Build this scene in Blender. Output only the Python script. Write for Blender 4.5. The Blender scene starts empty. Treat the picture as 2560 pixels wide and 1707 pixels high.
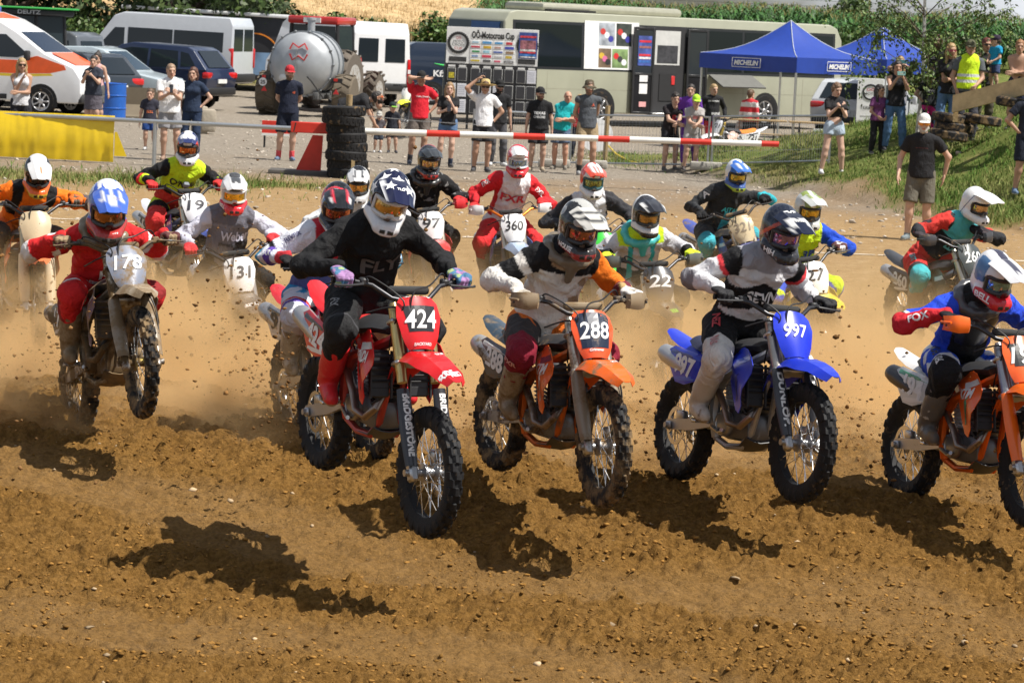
import bpy, bmesh, math, random
import numpy as np
from mathutils import Vector, Matrix
from mathutils.bvhtree import BVHTree
random.seed(7)
rng = np.random.default_rng(7)
SC = bpy.context.scene
COL = SC.collection
R = math.radians
V = Vector
# ---------------------------------------------------------------- camera, sky, sun, exposure
FPX = 7450.0                      # focal length in pixels of the 2560 px wide photograph
CAMH = 2.8
PITCH = math.atan((853.5 - 50) / FPX)
ROLL = R(2.6)
cam_d = bpy.data.cameras.new('camera')
cam = bpy.data.objects.new('camera', cam_d)
COL.objects.link(cam)
SC.camera = cam
cam_d.sensor_width = 36.0
cam_d.lens = FPX * 36.0 / 2560.0
cam_d.clip_start = 0.5
cam_d.clip_end = 3000
_f = V((0, math.cos(PITCH), -math.sin(PITCH)))
_r0 = V((1, 0, 0))
_u0 = V((0, math.sin(PITCH), math.cos(PITCH)))
_U = math.cos(ROLL) * _u0 - math.sin(ROLL) * _r0
_R = math.cos(ROLL) * _r0 + math.sin(ROLL) * _u0
CAM = V((0, 0, CAMH))
cam.matrix_world = Matrix(((_R.x, _U.x, -_f.x, 0), (_R.y, _U.y, -_f.y, 0), (_R.z, _U.z, -_f.z, CAMH), (0, 0, 0, 1)))
cam_d.dof.use_dof = True
cam_d.dof.focus_distance = 17.6
cam_d.dof.aperture_fstop = 13.0
SUN_AZ_DIR = V((1.0, -0.36, 0)).normalized()     # towards the sun, on the ground
SUN_EL = R(59)
world = bpy.data.worlds.new('World')
SC.world = world
world.use_nodes = True
wn, wl = world.node_tree.nodes, world.node_tree.links
wn.clear()
w_out = wn.new('ShaderNodeOutputWorld')
w_bg = wn.new('ShaderNodeBackground')
w_sky = wn.new('ShaderNodeTexSky')
w_sky.sky_type = 'NISHITA'
w_sky.sun_disc = False
w_sky.sun_elevation = SUN_EL
w_sky.sun_rotation = math.atan2(SUN_AZ_DIR.x, SUN_AZ_DIR.y)
w_sky.air_density = 1.0
w_sky.dust_density = 1.2
w_tc = wn.new('ShaderNodeTexCoord')
w_map = wn.new('ShaderNodeMapping')
w_map.inputs['Scale'].default_value = (1.6, 1.6, 7.0)
w_map.inputs['Location'].default_value = (0.35, 0.0, 0.1)
w_ns = wn.new('ShaderNodeTexNoise')
w_ns.inputs['Scale'].default_value = 3.0
w_ns.inputs['Detail'].default_value = 7.0
w_cr = wn.new('ShaderNodeValToRGB')
w_cr.color_ramp.elements[0].position = 0.47
w_cr.color_ramp.elements[1].position = 0.62
w_mix = wn.new('ShaderNodeMixRGB')
w_mix.inputs['Color2'].default_value = (13.0, 13.5, 14.4, 1)
wl.new(w_tc.outputs['Generated'], w_map.inputs['Vector'])
wl.new(w_map.outputs['Vector'], w_ns.inputs['Vector'])
wl.new(w_ns.outputs['Fac'], w_cr.inputs['Fac'])
wl.new(w_cr.outputs['Color'], w_mix.inputs['Fac'])
wl.new(w_sky.outputs['Color'], w_mix.inputs['Color1'])
wl.new(w_mix.outputs['Color'], w_bg.inputs['Color'])
w_bg.inputs['Strength'].default_value = 0.05
wl.new(w_bg.outputs['Background'], w_out.inputs['Surface'])
sun_d = bpy.data.lights.new('sun', 'SUN')
sun_d.energy = 5.0
sun_d.angle = R(0.5)
sun_d.color = (1.0, 0.95, 0.87)
sun = bpy.data.objects.new('sun', sun_d)
COL.objects.link(sun)
_sd = V((SUN_AZ_DIR.x * math.cos(SUN_EL), SUN_AZ_DIR.y * math.cos(SUN_EL), math.sin(SUN_EL)))
sun.rotation_euler = _sd.to_track_quat('Z', 'Y').to_euler()
SC.view_settings.view_transform = 'Standard'
SC.view_settings.look = 'None'
SC.view_settings.gamma = 1.0
SC.view_settings.exposure = 0.52
SC.cycles.max_bounces = 6
SC.cycles.diffuse_bounces = 2
SC.cycles.glossy_bounces = 2
SC.cycles.transmission_bounces = 4
SC.cycles.transparent_max_bounces = 12
SC.cycles.volume_bounces = 2
SC.cycles.use_denoising = True
def px(x, y, d):
 """point at depth d seen at pixel (x, y) of the 2560 px photograph"""
 x, y, d = float(x), float(y), float(d)
 return CAM + d * (_f + _R * ((x - 1280) / FPX) + _U * ((853.5 - y) / FPX))
def proj(p):
 q = p - CAM
 d = q.dot(_f)
 return 1280 + FPX * q.dot(_R) / d, 853.5 - FPX * q.dot(_U) / d, d
def sstep(a, b, x):
 t = np.clip((x - a) / (b - a), 0, 1)
 return t * t * (3 - 2 * t)
# ---------------------------------------------------------------- numpy value noise
_perm = np.random.default_rng(3).permutation(256)
_perm = np.concatenate([_perm, _perm, _perm])
_val = np.random.default_rng(4).random(256) * 2 - 1
def vnoise(x, y, z=0.0):
 x, y, z = np.broadcast_arrays(np.asarray(x, float), np.asarray(y, float), np.asarray(z, float))
 xi, yi, zi = np.floor(x).astype(int), np.floor(y).astype(int), np.floor(z).astype(int)
 fx, fy, fz = x - xi, y - yi, z - zi
 fx, fy, fz = fx * fx * (3 - 2 * fx), fy * fy * (3 - 2 * fy), fz * fz * (3 - 2 * fz)
 xi, yi, zi = xi & 255, yi & 255, zi & 255
 def h(a, b, c):
  return _val[_perm[_perm[_perm[a & 255] + (b & 255)] + (c & 255)]]
 def lp(a, b, t):
  return a + (b - a) * t
 x00 = lp(h(xi, yi, zi), h(xi + 1, yi, zi), fx)
 x10 = lp(h(xi, yi + 1, zi), h(xi + 1, yi + 1, zi), fx)
 x01 = lp(h(xi, yi, zi + 1), h(xi + 1, yi, zi + 1), fx)
 x11 = lp(h(xi, yi + 1, zi + 1), h(xi + 1, yi + 1, zi + 1), fx)
 return lp(lp(x00, x10, fy), lp(x01, x11, fy), fz)
def fbm(x, y, z=0.0, o=4):
 s, a = 0, 1.0
 for i in range(o):
  s = s + a * vnoise(x * 2 ** i + 17.3 * i, y * 2 ** i + 5.1 * i, np.asarray(z) * 2 ** i)
  a *= 0.5
 return s
# ---------------------------------------------------------------- mesh helpers
def mesh_np(name, v, f, smooth=True, angle=None):
 m = bpy.data.meshes.new(name)
 v = np.asarray(v, float)
 if isinstance(f, np.ndarray):
  n, k = f.shape
  m.vertices.add(len(v))
  m.vertices.foreach_set('co', v.ravel())
  m.loops.add(n * k)
  m.loops.foreach_set('vertex_index', f.ravel().astype(np.int32))
  m.polygons.add(n)
  m.polygons.foreach_set('loop_start', np.arange(0, n * k, k, dtype=np.int32))
  m.update(calc_edges=True)
 else:
  m.from_pydata(v.tolist(), [], f)
 if smooth:
  m.shade_smooth()
  if angle:
   m.set_sharp_from_angle(angle=R(angle))
 return m
def set_col(m, cols, name='col'):
 a = m.color_attributes.new(name, 'FLOAT_COLOR', 'POINT')
 c = np.ones((len(m.vertices), 4), np.float32)
 c[:, :3] = cols
 a.data.foreach_set('color', c.ravel())
class MB:
 """collects shapes that become ONE mesh"""
 def __init__(s):
  s.v, s.f = [], []
 def add(s, vs, fs, M=None):
  n = len(s.v)
  if M is not None:
   vs = [M @ V(p) for p in vs]
  s.v += [tuple(p) for p in vs]
  s.f += [tuple(i + n for i in q) for q in fs]
  return s
 def box(s, c, size, M=None, ch=0.0, rot=None):
  hx, hy, hz = size[0] / 2, size[1] / 2, size[2] / 2
  T = Matrix.Translation(c)
  if rot is not None:
   T = T @ rot.to_4x4()
  if M is not None:
   T = M @ T
  if ch <= 0:
   vs = [(x, y, z) for x in (-hx, hx) for y in (-hy, hy) for z in (-hz, hz)]
   fs = [(0, 1, 3, 2), (4, 6, 7, 5), (0, 4, 5, 1), (2, 3, 7, 6), (0, 2, 6, 4), (1, 5, 7, 3)]
   return s.add(vs, fs, T)
  ch = min(ch, hx * .95, hy * .95, hz * .95)
  bm = bmesh.new()
  bmesh.ops.create_cube(bm, size=1)
  for v in bm.verts:
   v.co = V((v.co.x * 2 * hx, v.co.y * 2 * hy, v.co.z * 2 * hz))
  bmesh.ops.bevel(bm, geom=bm.edges[:], offset=ch, segments=2 if ch > .012 else 1, affect='EDGES', profile=.5)
  bm.verts.index_update()
  s.add([v.co.copy() for v in bm.verts], [[v.index for v in f.verts] for f in bm.faces], T)
  bm.free()
  return s
 def tube(s, pts, r, n=8, cap=True, M=None, flat=None):
  pts = [V(p) for p in pts]
  m = len(pts)
  rs = [r] * m if not hasattr(r, '__len__') else r
  t = []
  for i in range(m):
   a = pts[max(i - 1, 0)]
   b = pts[min(i + 1, m - 1)]
   t.append((b - a).normalized())
  u = t[0].orthogonal().normalized() if flat is None else (V(flat[0]) - t[0] * V(flat[0]).dot(t[0])).normalized()
  vs, fs = [], []
  for i in range(m):
   u = (u - t[i] * u.dot(t[i])).normalized()
   w = t[i].cross(u)
   k = 1.0 if flat is None else flat[1]
   for j in range(n):
    a = 2 * math.pi * j / n
    vs.append(pts[i] + (u * math.cos(a) * k + w * math.sin(a)) * rs[i])
  for i in range(m - 1):
   for j in range(n):
    k2 = (j + 1) % n
    fs.append((i * n + j, i * n + k2, (i + 1) * n + k2, (i + 1) * n + j))
  if cap:
   fs.append(tuple(range(n - 1, -1, -1)))
   fs.append(tuple((m - 1) * n + j for j in range(n)))
  return s.add(vs, fs, M)
 def lathe(s, prof, n=16, M=None, close=True):
  """prof: (r, h) pairs round local z"""
  vs, fs = [], []
  for r, h in prof:
   for j in range(n):
    a = 2 * math.pi * j / n
    vs.append((r * math.cos(a), r * math.sin(a), h))
  m = len(prof)
  for i in range(m - 1):
   for j in range(n):
    k = (j + 1) % n
    fs.append((i * n + j, i * n + k, (i + 1) * n + k, (i + 1) * n + j))
  if close:
   fs.append(tuple(range(n - 1, -1, -1)))
   fs.append(tuple((m - 1) * n + j for j in range(n)))
  return s.add(vs, fs, M)
 def prism(s, poly, fn0, fn1, M=None):
  """polygon points p -> fn0(p), fn1(p) give the two ends"""
  n = len(poly)
  vs = [fn0(p) for p in poly] + [fn1(p) for p in poly]
  fs = [tuple(range(n - 1, -1, -1)), tuple(n + i for i in range(n))]
  fs += [(i, (i + 1) % n, n + (i + 1) % n, n + i) for i in range(n)]
  return s.add(vs, fs, M)
 def panel(s, pts, t, M=None):
  """flat polygon in space with thickness t along its normal"""
  p = [V(q) for q in pts]
  nrm = V((0, 0, 0))
  for i in range(len(p)):
   nrm += p[i].cross(p[(i + 1) % len(p)])
  nrm.normalize()
  n = len(p)
  vs = p + [q + nrm * t for q in p]
  fs = [tuple(range(n - 1, -1, -1)), tuple(n + i for i in range(n))]
  fs += [(i, (i + 1) % n, n + (i + 1) % n, n + i) for i in range(n)]
  return s.add(vs, fs, M)
 def shell(s, grid, t, M=None):
  """grid[i][j] of points -> sheet with thickness t below it"""
  g = np.array([[tuple(p) for p in row] for row in grid], float)
  a, b = g.shape[:2]
  du = np.gradient(g, axis=0)
  dv = np.gradient(g, axis=1)
  nn = np.cross(du, dv)
  nn /= np.linalg.norm(nn, axis=2, keepdims=True) + 1e-9
  lo = g - nn * t
  vs = [V(p) for p in g.reshape(-1, 3)] + [V(p) for p in lo.reshape(-1, 3)]
  o = a * b
  fs = []
  for i in range(a - 1):
   for j in range(b - 1):
    q = (i * b + j, (i + 1) * b + j, (i + 1) * b + j + 1, i * b + j + 1)
    fs.append(q)
    fs.append(tuple(o + k for k in reversed(q)))
  for i in range(a - 1):
   p, q = i * b, (i + 1) * b
   fs.append((p, p + o, q + o, q)[::-1])
   p, q = i * b + b - 1, (i + 1) * b + b - 1
   fs.append((p, p + o, q + o, q))
  for j in range(b - 1):
   p, q = j, j + 1
   fs.append((p, p + o, q + o, q))
   p, q = (a - 1) * b + j, (a - 1) * b + j + 1
   fs.append((p, p + o, q + o, q)[::-1])
  return s.add(vs, fs, M)
 def mesh(s, name, smooth=True, angle=38):
  m = bpy.data.meshes.new(name)
  m.from_pydata(s.v, [], s.f)
  if smooth:
   m.shade_smooth()
   m.set_sharp_from_angle(angle=R(angle))
  return m
 def build(s, name, mat, parent=None, **kw):
  return obj(name, s.mesh(name), mat, parent, **kw)
def obj(name, mesh, mat=None, parent=None, M=None, label=None, cat=None, group=None, kind=None):
 o = bpy.data.objects.new(name, mesh)
 COL.objects.link(o)
 if mat is not None:
  if len(mesh.materials) == 0:
   mesh.materials.append(None)
  o.material_slots[0].link = 'OBJECT'
  o.material_slots[0].material = mat
 if parent is not None:
  o.parent = parent
 if M is not None:
  o.matrix_local = M
 tag(o, label, cat, group, kind)
 return o
def tag(o, label=None, cat=None, group=None, kind=None):
 if label: o['label'] = label
 if cat: o['category'] = cat
 if group: o['group'] = group
 if kind: o['kind'] = kind
 return o
def thing(name, label, cat, M=None, group=None):
 o = bpy.data.objects.new(name, None)
 o.empty_display_size = 0.2
 COL.objects.link(o)
 if M is not None:
  o.matrix_world = M
 return tag(o, label, cat, group)
def rotz(a):
 return Matrix.Rotation(a, 4, 'Z')
def at(p, a=0.0):
 return Matrix.Translation(p) @ rotz(a)
# ---------------------------------------------------------------- materials
_mats = {}
def mat(col, rough=.5, metal=0., mud=0., bump=0., bscale=40., coat=0., var=.08, kind='', spec=.5, vscale=6., mudcol=(.20, .135, .07), fold=0.):
 key = (tuple(col) if not isinstance(col, str) else col, rough, metal, mud, bump, bscale, coat, var, kind, spec, vscale, fold)
 if key in _mats:
  return _mats[key]
 m = bpy.data.materials.new(kind or 'surface')
 m.use_nodes = True
 n, l = m.node_tree.nodes, m.node_tree.links
 b = n['Principled BSDF']
 b.inputs['Roughness'].default_value = rough
 b.inputs['Metallic'].default_value = metal
 b.inputs['Specular IOR Level'].default_value = spec
 if coat:
  b.inputs['Coat Weight'].default_value = coat
  b.inputs['Coat Roughness'].default_value = .05
 tc = n.new('ShaderNodeTexCoord')
 if isinstance(col, str):
  src = n.new('ShaderNodeVertexColor')
  src.layer_name = col
  base = src.outputs['Color']
 else:
  src = n.new('ShaderNodeRGB')
  src.outputs[0].default_value = (*col, 1)
  base = src.outputs[0]
 if var:
  ns = n.new('ShaderNodeTexNoise')
  ns.inputs['Scale'].default_value = vscale
  ns.inputs['Detail'].default_value = 5
  l.new(tc.outputs['Object'], ns.inputs['Vector'])
  mr = n.new('ShaderNodeMapRange')
  mr.inputs['From Min'].default_value = .3
  mr.inputs['From Max'].default_value = .7
  mr.inputs['To Min'].default_value = 1 - var
  mr.inputs['To Max'].default_value = 1 + var
  l.new(ns.outputs['Fac'], mr.inputs['Value'])
  mx = n.new('ShaderNodeVectorMath')
  mx.operation = 'SCALE'
  l.new(base, mx.inputs[0])
  l.new(mr.outputs[0], mx.inputs['Scale'])
  base = mx.outputs[0]
 if mud:
  n2 = n.new('ShaderNodeTexNoise')
  n2.inputs['Scale'].default_value = 9
  n2.inputs['Detail'].default_value = 9
  n2.inputs['Roughness'].default_value = .68
  l.new(tc.outputs['Object'], n2.inputs['Vector'])
  cr = n.new('ShaderNodeMapRange')
  cr.inputs['From Min'].default_value = .68 - .42 * mud
  cr.inputs['From Max'].default_value = .78 - .36 * mud
  l.new(n2.outputs['Fac'], cr.inputs['Value'])
  mm = n.new('ShaderNodeMixRGB')
  mm.inputs['Color2'].default_value = (*mudcol, 1)
  l.new(cr.outputs[0], mm.inputs['Fac'])
  l.new(base, mm.inputs['Color1'])
  base = mm.outputs[0]
  rr = n.new('ShaderNodeMapRange')
  rr.inputs['To Min'].default_value = rough
  rr.inputs['To Max'].default_value = .95
  l.new(cr.outputs[0], rr.inputs['Value'])
  l.new(rr.outputs[0], b.inputs['Roughness'])
 l.new(base, b.inputs['Base Color'])
 if fold:
  nf = n.new('ShaderNodeTexNoise')
  nf.inputs['Scale'].default_value = 9.
  nf.inputs['Detail'].default_value = 2.5
  nf.inputs['Distortion'].default_value = 1.6
  mp = n.new('ShaderNodeMapping')
  mp.inputs['Rotation'].default_value = (.4, .7, .3)
  mp.inputs['Scale'].default_value = (1.7, 1., .75)
  l.new(tc.outputs['Object'], mp.inputs['Vector'])
  l.new(mp.outputs[0], nf.inputs['Vector'])
  b0 = n.new('ShaderNodeBump')
  b0.inputs['Strength'].default_value = fold
  b0.inputs['Distance'].default_value = .05
  l.new(nf.outputs['Fac'], b0.inputs['Height'])
  l.new(b0.outputs[0], b.inputs['Normal'])
 if bump:
  nb = n.new('ShaderNodeTexNoise')
  nb.inputs['Scale'].default_value = bscale
  nb.inputs['Detail'].default_value = 4
  l.new(tc.outputs['Object'], nb.inputs['Vector'])
  bp = n.new('ShaderNodeBump')
  bp.inputs['Strength'].default_value = bump
  bp.inputs['Distance'].default_value = .02
  l.new(nb.outputs['Fac'], bp.inputs['Height'])
  if fold: l.new(b0.outputs[0], bp.inputs['Normal'])
  l.new(bp.outputs[0], b.inputs['Normal'])
 _mats[key] = m
 return m
WHITE, BLACK = (.78, .78, .76), (.010, .010, .011)
def plastic(c, mud=0.): return mat(c, .32, mud=mud, coat=.25, var=.05, kind='plastic')
def paint(c, rough=.3): return mat(c, rough, coat=.6, var=.03, kind='car_paint')
def cloth(c): return mat(c, .85, bump=.25, bscale=60, var=.12, kind='cloth', spec=.25, fold=.4)
def metal(c=(.55, .55, .56), rough=.35, mud=0.): return mat(c, rough, metal=1., mud=mud, kind='metal')
def rubber(mud=0.): return mat((.011, .011, .012), .7, mud=mud, bump=.2, kind='rubber', spec=.3)
def glass(c=(.009, .012, .014)): return mat(c, .06, var=0, kind='tinted_glass', spec=.28)
def lens(c): return mat(c, .12, metal=.85, var=.25, vscale=9, kind='mirror_lens')
def vcol(rough=.8, bump=.2, mud=0., coat=0.): return mat('col', rough, bump=bump, bscale=55, var=.08, mud=mud, coat=coat, kind='painted_cloth', spec=.3, fold=.5 if rough > .6 else 0.)
# ---------------------------------------------------------------- lettering
_txt = {}
def text_mesh(s, bold=.02, shear=0., sub=0., align='CENTER'):
 """unit height flat lettering as (verts, faces), centred"""
 key = (s, bold, shear, sub, align)
 if key in _txt:
  return _txt[key]
 c = bpy.data.curves.new('t', 'FONT')
 c.body = s
 c.size = 1.0
 c.offset = bold
 c.shear = shear
 c.resolution_u = 3
 c.align_x = align
 o = bpy.data.objects.new('t', c)
 COL.objects.link(o)
 dg = bpy.context.evaluated_depsgraph_get()
 me = bpy.data.meshes.new_from_object(o.evaluated_get(dg))
 bpy.data.objects.remove(o)
 bpy.data.curves.remove(c)
 bm = bmesh.new()
 bm.from_mesh(me)
 bpy.data.meshes.remove(me)
 bmesh.ops.remove_doubles(bm, verts=bm.verts[:], dist=.0005)
 bmesh.ops.triangulate(bm, faces=bm.faces[:])
 if sub:
  for _ in range(4):
   lg = [e for e in bm.edges if e.calc_length() > sub]
   if not lg:
    break
   bmesh.ops.subdivide_edges(bm, edges=lg, cuts=1)
   bmesh.ops.triangulate(bm, faces=[f for f in bm.faces if len(f.verts) > 3])
 bm.verts.index_update()
 vs = np.array([v.co[:] for v in bm.verts])
 fs = [[v.index for v in f.verts] for f in bm.faces]
 bm.free()
 h = 0.73
 vs[:, 1] = (vs[:, 1] - h / 2) / h
 vs[:, 0] = vs[:, 0] / h
 if align == 'CENTER':
  vs[:, 0] -= (vs[:, 0].max() + vs[:, 0].min()) / 2
 _txt[key] = (vs, fs)
 return _txt[key]
def decal_verts(vs, O, U, W, N, bvh=None, eps=.003, reach=.4):
 out = []
 for a, b in vs[:, :2]:
  p = O + U * a + W * b
  if bvh is not None:
   h, nn, i, d = bvh.ray_cast(p + N * reach * .5, -N, reach)
   if h is None or (h - p).length > reach * .5:
    h, nn, i, d = bvh.find_nearest(p)
    if h is not None:
     p = h + (nn if nn.dot(N) > 0 else -nn) * eps
   else:
    p = h + N * eps
  else:
   p = p + N * eps
  out.append(p)
 return out
def lettering(s, O, U, N, h, m, parent, w=None, bvh=None, bold=.02, shear=0., eps=.003, name='lettering', align='CENTER', sub=None):
 """text centred on O, running along U, facing N, h metres tall, w metres wide"""
 U, N = V(U).normalized(), V(N).normalized()
 W = N.cross(U).normalized()
 vs, fs = text_mesh(s, bold, shear, (sub or .25) if bvh is not None else 0., align)
 k = h
 ku = h
 if w:
  ku = w / (vs[:, 0].max() - vs[:, 0].min())
 p = decal_verts(vs, V(O), U * ku, W * k, N, bvh, eps)
 me = bpy.data.meshes.new(name)
 me.from_pydata(p, [], fs)
 return obj(name, me, m, parent)
def bvh_of(mesh):
 return BVHTree.FromPolygons([v.co[:] for v in mesh.vertices], [p.vertices[:] for p in mesh.polygons])
# ---------------------------------------------------------------- terrain
BA, BB = np.array([4.8, 52.5]), np.array([7.6, 43.5])      # foot of the grass bank
_bd = (BB - BA) / np.linalg.norm(BB - BA)
_bn = np.array([-_bd[1], _bd[0]])
if _bn[0] < 0: _bn = -_bn
def bank_s(x, y):
 return (x - BA[0]) * _bn[0] + (y - BA[1]) * _bn[1]
def Z(x, y):
 x, y = np.asarray(x, float), np.asarray(y, float)
 z = -.40 + .38 * sstep(15.6, 19.2, y + .25 * np.sin(x * .9)) - .2 * sstep(21.2, 24, y) + .2 * sstep(31, 40, y)
 z = z + .16 * np.exp(-((y - 20.6) / .7) ** 2) * (0.6 + .4 * np.sin(x * 1.7 + .6))
 s = bank_s(x, y)
 s2 = s + .25 * vnoise(x * .8, y * .8)
 b = .14 * sstep(0, .35, s2) + .30 * np.clip(s2 - .3, 0, 6.5)
 z = z + b * (1 - sstep(57, 66, y)) * sstep(36, 42, y + .6 * np.clip(s, 0, 5))
 z = z - .2 * np.exp(-(((x + 2.1) / 1.3) ** 2 + ((y - 23.4) / 1.2) ** 2))
 z = z + .62 * np.exp(-(((x - 9.2) / 1.35) ** 2 + ((y - 51.2) / 1.1) ** 2))
 fl_ = sstep(-3, 5, x)
 z = z + (1.7 - .02 * fl_) * sstep(98, 122, y) + .03 * (1 - fl_ * .97) * np.clip(y - 122, 0, 500) + np.clip(-x - 2, 0, 60) * .012 * sstep(115, 160, y)
 return z
def ground(x, y):
 """point of the ground under pixel (x, y)"""
 d0, d1 = 9.0, 300.0
 ds = np.linspace(9, 300, 3000)
 prev = None
 for d in np.concatenate([np.arange(10, 130, .25), np.arange(130, 400, 2)]):
  p = px(x, y, d)
  g = p.z - float(Z(p.x, p.y))
  if g < 0:
   a, b = d - (.25 if d < 130 else 2), d
   for _ in range(24):
    c = (a + b) / 2
    p = px(x, y, c)
    if p.z - float(Z(p.x, p.y)) < 0: b = c
    else: a = c
   return px(x, y, b), b
 p = px(x, y, 60.)
 return p, 60.
def zone_cols(x, y):
 """weights of (grass, gravel, dust) at a place"""
 n = fbm(x * .5, y * .35, 3.1, 4)
 n2 = fbm(x * 2.2, y * 1.3, 7.7, 3)
 s = bank_s(x, y)
 grass = sstep(.25, 1.1, s + .35 * n + .25 * n2) * sstep(37, 43, y + .6 * np.clip(s, 0, 5))
 fr = np.exp(-((y - 47.6) / 1.7) ** 2) * sstep(-1.6, -3.8, x) * .55                                    # strip below the yellow banner
 grass = np.maximum(grass, fr * sstep(-.5, .5, n + n2 * .6 + .55))
 mid = np.exp(-((y - 62.5) / 2.2) ** 2) * sstep(.8, 2.6, x)                                            # strip behind the wire fence
 grass = grass * (1 - sstep(59, 64, y - .8 * np.clip(x - 8, 0, 9)))
 grass = np.maximum(grass, mid * sstep(-.6, .3, n + n2 * .5 + .4))
 grass = np.maximum(grass, sstep(101, 107, y + n * 3))
 gravel = sstep(44, 56, y + 3 * n) * (1 - grass)
 dust = sstep(22, 34, y + 1.5 * n) * (1 - gravel) * (1 - grass)
 dust = np.maximum(dust, .20 * lanes(x, y) * (1 - grass))
 c = np.stack([grass, gravel, dust], -1)
 return np.clip(c, 0, 1)
def grid_mesh(name, xs, ys, zf, cf=None):
 X, Y = np.meshgrid(xs, ys)
 if callable(xs): pass
 v = np.stack([X, Y, zf(X, Y)], -1).reshape(-1, 3)
 n, m = len(ys), len(xs)
 i = (np.arange(n - 1)[:, None] * m + np.arange(m - 1)[None, :]).ravel()
 f = np.stack([i, i + 1, i + m + 1, i + m], -1)
 me = mesh_np(name, v, f)
 if cf is not None:
  set_col(me, cf(v[:, 0], v[:, 1]))
 return me
def lanes(X, Y):
 """packed wheel lanes running across the loose soil"""
 q = (X * .33 + Y) * 2.3 + 1.6 * vnoise(X * .35, Y * .6, 6.) + .5 * vnoise(X * 1.3, Y * 1.6, 2.)
 return sstep(.15, .8, np.sin(q)) * (1 - sstep(20.5, 22., Y))
def soil_relief(X, Y):
 """lumps, ruts and crumbs of the ploughed track"""
 near = 1 - sstep(21, 30, Y)
 wx = X + .12 * vnoise(X * 2, Y * 2, 5.)
 ruts = .05 * np.sin((wx * .38 + Y * 1.0) * 4.2 + 1.5 * vnoise(X * .5, Y * .5, 2.2)) * sstep(-.3, .5, vnoise(X * .4, Y * .7, 9.))
 lump = .024 * fbm(X * 1.6, Y * 1.6, 1.3, 3)
 wz = vnoise(X * 4, Y * 4, 1.) * .6
 clod = .034 * np.abs(fbm(X * 6, Y * 6, 4.4, 4)) + .027 * sstep(.05, .55, vnoise(X * 12 + wz, Y * 12, 8.)) + .026 * sstep(.05, .45, vnoise(X * 23 + wz, Y * 20, 3.)) + .016 * np.abs(vnoise(X * 41, Y * 37, 6.))
 ln = lanes(X, Y)
 return (ruts + lump - .018 * ln) * near + clod * (near * .95 + .05) * (1 - .45 * ln)
def build_ground():
 m = bpy.data.materials.new('ground_soil')
 m.use_nodes = True
 n, l = m.node_tree.nodes, m.node_tree.links
 b = n['Principled BSDF']
 b.inputs['Roughness'].default_value = .95
 b.inputs['Specular IOR Level'].default_value = .12
 geo = n.new('ShaderNodeNewGeometry')
 vc = n.new('ShaderNodeVertexColor'); vc.layer_name = 'col'
 sp = n.new('ShaderNodeSeparateColor')
 l.new(vc.outputs['Color'], sp.inputs['Color'])
 def noise(scale, det, rough=.6, vec=None):
  t = n.new('ShaderNodeTexNoise')
  t.inputs['Scale'].default_value = scale
  t.inputs['Detail'].default_value = det
  t.inputs['Roughness'].default_value = rough
  l.new(geo.outputs['Position'], t.inputs['Vector'])
  return t.outputs['Fac']
 def ramp(src, stops):
  r = n.new('ShaderNodeValToRGB')
  e = r.color_ramp.elements
  while len(e) < len(stops): e.new(.5)
  for q, (p, c) in zip(e, stops):
   q.position = p
   q.color = (*c, 1)
  l.new(src, r.inputs['Fac'])
  return r.outputs['Color']
 def mix(fac, a, c):
  x = n.new('ShaderNodeMixRGB')
  l.new(fac, x.inputs['Fac'])
  l.new(a, x.inputs['Color1'])
  l.new(c, x.inputs['Color2'])
  return x.outputs['Color']
 soil = ramp(noise(3.5, 10, .7), [(.25, (.165, .080, .017)), (.5, (.285, .146, .032)), (.75, (.40, .215, .058))])
 crumbs = ramp(noise(38, 6, .6), [(.38, (.07, .034, .010)), (.58, (.27, .145, .040)), (.80, (.36, .22, .09))])
 fac = n.new('ShaderNodeValue'); fac.outputs[0].default_value = .55
 soil = mix(fac.outputs[0], soil, crumbs)
 dust = ramp(noise(6, 9, .7), [(.3, (.29, .18, .08)), (.55, (.40, .265, .13)), (.75, (.50, .36, .21))])
 grav = ramp(noise(7, 10, .85), [(.32, (.17, .14, .11)), (.52, (.29, .25, .20)), (.70, (.47, .42, .35))])
 grass = ramp(noise(2.2, 9, .7), [(.3, (.08, .11, .025)), (.5, (.14, .17, .042)), (.7, (.27, .23, .09))])
 c = mix(sp.outputs['Blue'], soil, dust)
 c = mix(sp.outputs['Green'], c, grav)
 c = mix(sp.outputs['Red'], c, grass)
 l.new(c, b.inputs['Base Color'])
 bp = n.new('ShaderNodeBump')
 bp.inputs['Strength'].default_value = 1.
 bp.inputs['Distance'].default_value = .036
 l.new(noise(46, 6, .75), bp.inputs['Height'])
 l.new(bp.outputs[0], b.inputs['Normal'])
 def near_z(X, Y):
  return Z(X, Y) + soil_relief(X, Y)
 # one sheet: fine rows near the camera, coarser with distance, out to the horizon
 ys = [10.5]
 while ys[-1] < 13.2: ys.append(ys[-1] + .08)
 while ys[-1] < 21.5: ys.append(ys[-1] + .0165)
 while ys[-1] < 36: ys.append(ys[-1] + .07)
 while ys[-1] < 70: ys.append(ys[-1] + .22)
 while ys[-1] < 160: ys.append(ys[-1] + 1.2)
 while ys[-1] < 900: ys.append(ys[-1] * 1.06)
 ys = np.array(ys)
 us = np.concatenate([[-60, -25, -10, -4, -2.2, -1.6], np.linspace(-1.18, 1.18, 520), [1.6, 2.2, 4, 10, 25, 60]])
 U, Y = np.meshgrid(us, ys)
 X = U * (Y * .172 * .8 + .5)
 v = np.stack([X, Y, near_z(X, Y)], -1).reshape(-1, 3)
 nn, mm = len(ys), len(us)
 i = (np.arange(nn - 1)[:, None] * mm + np.arange(mm - 1)[None, :]).ravel()
 f = np.stack([i, i + 1, i + mm + 1, i + mm], -1)
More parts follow.
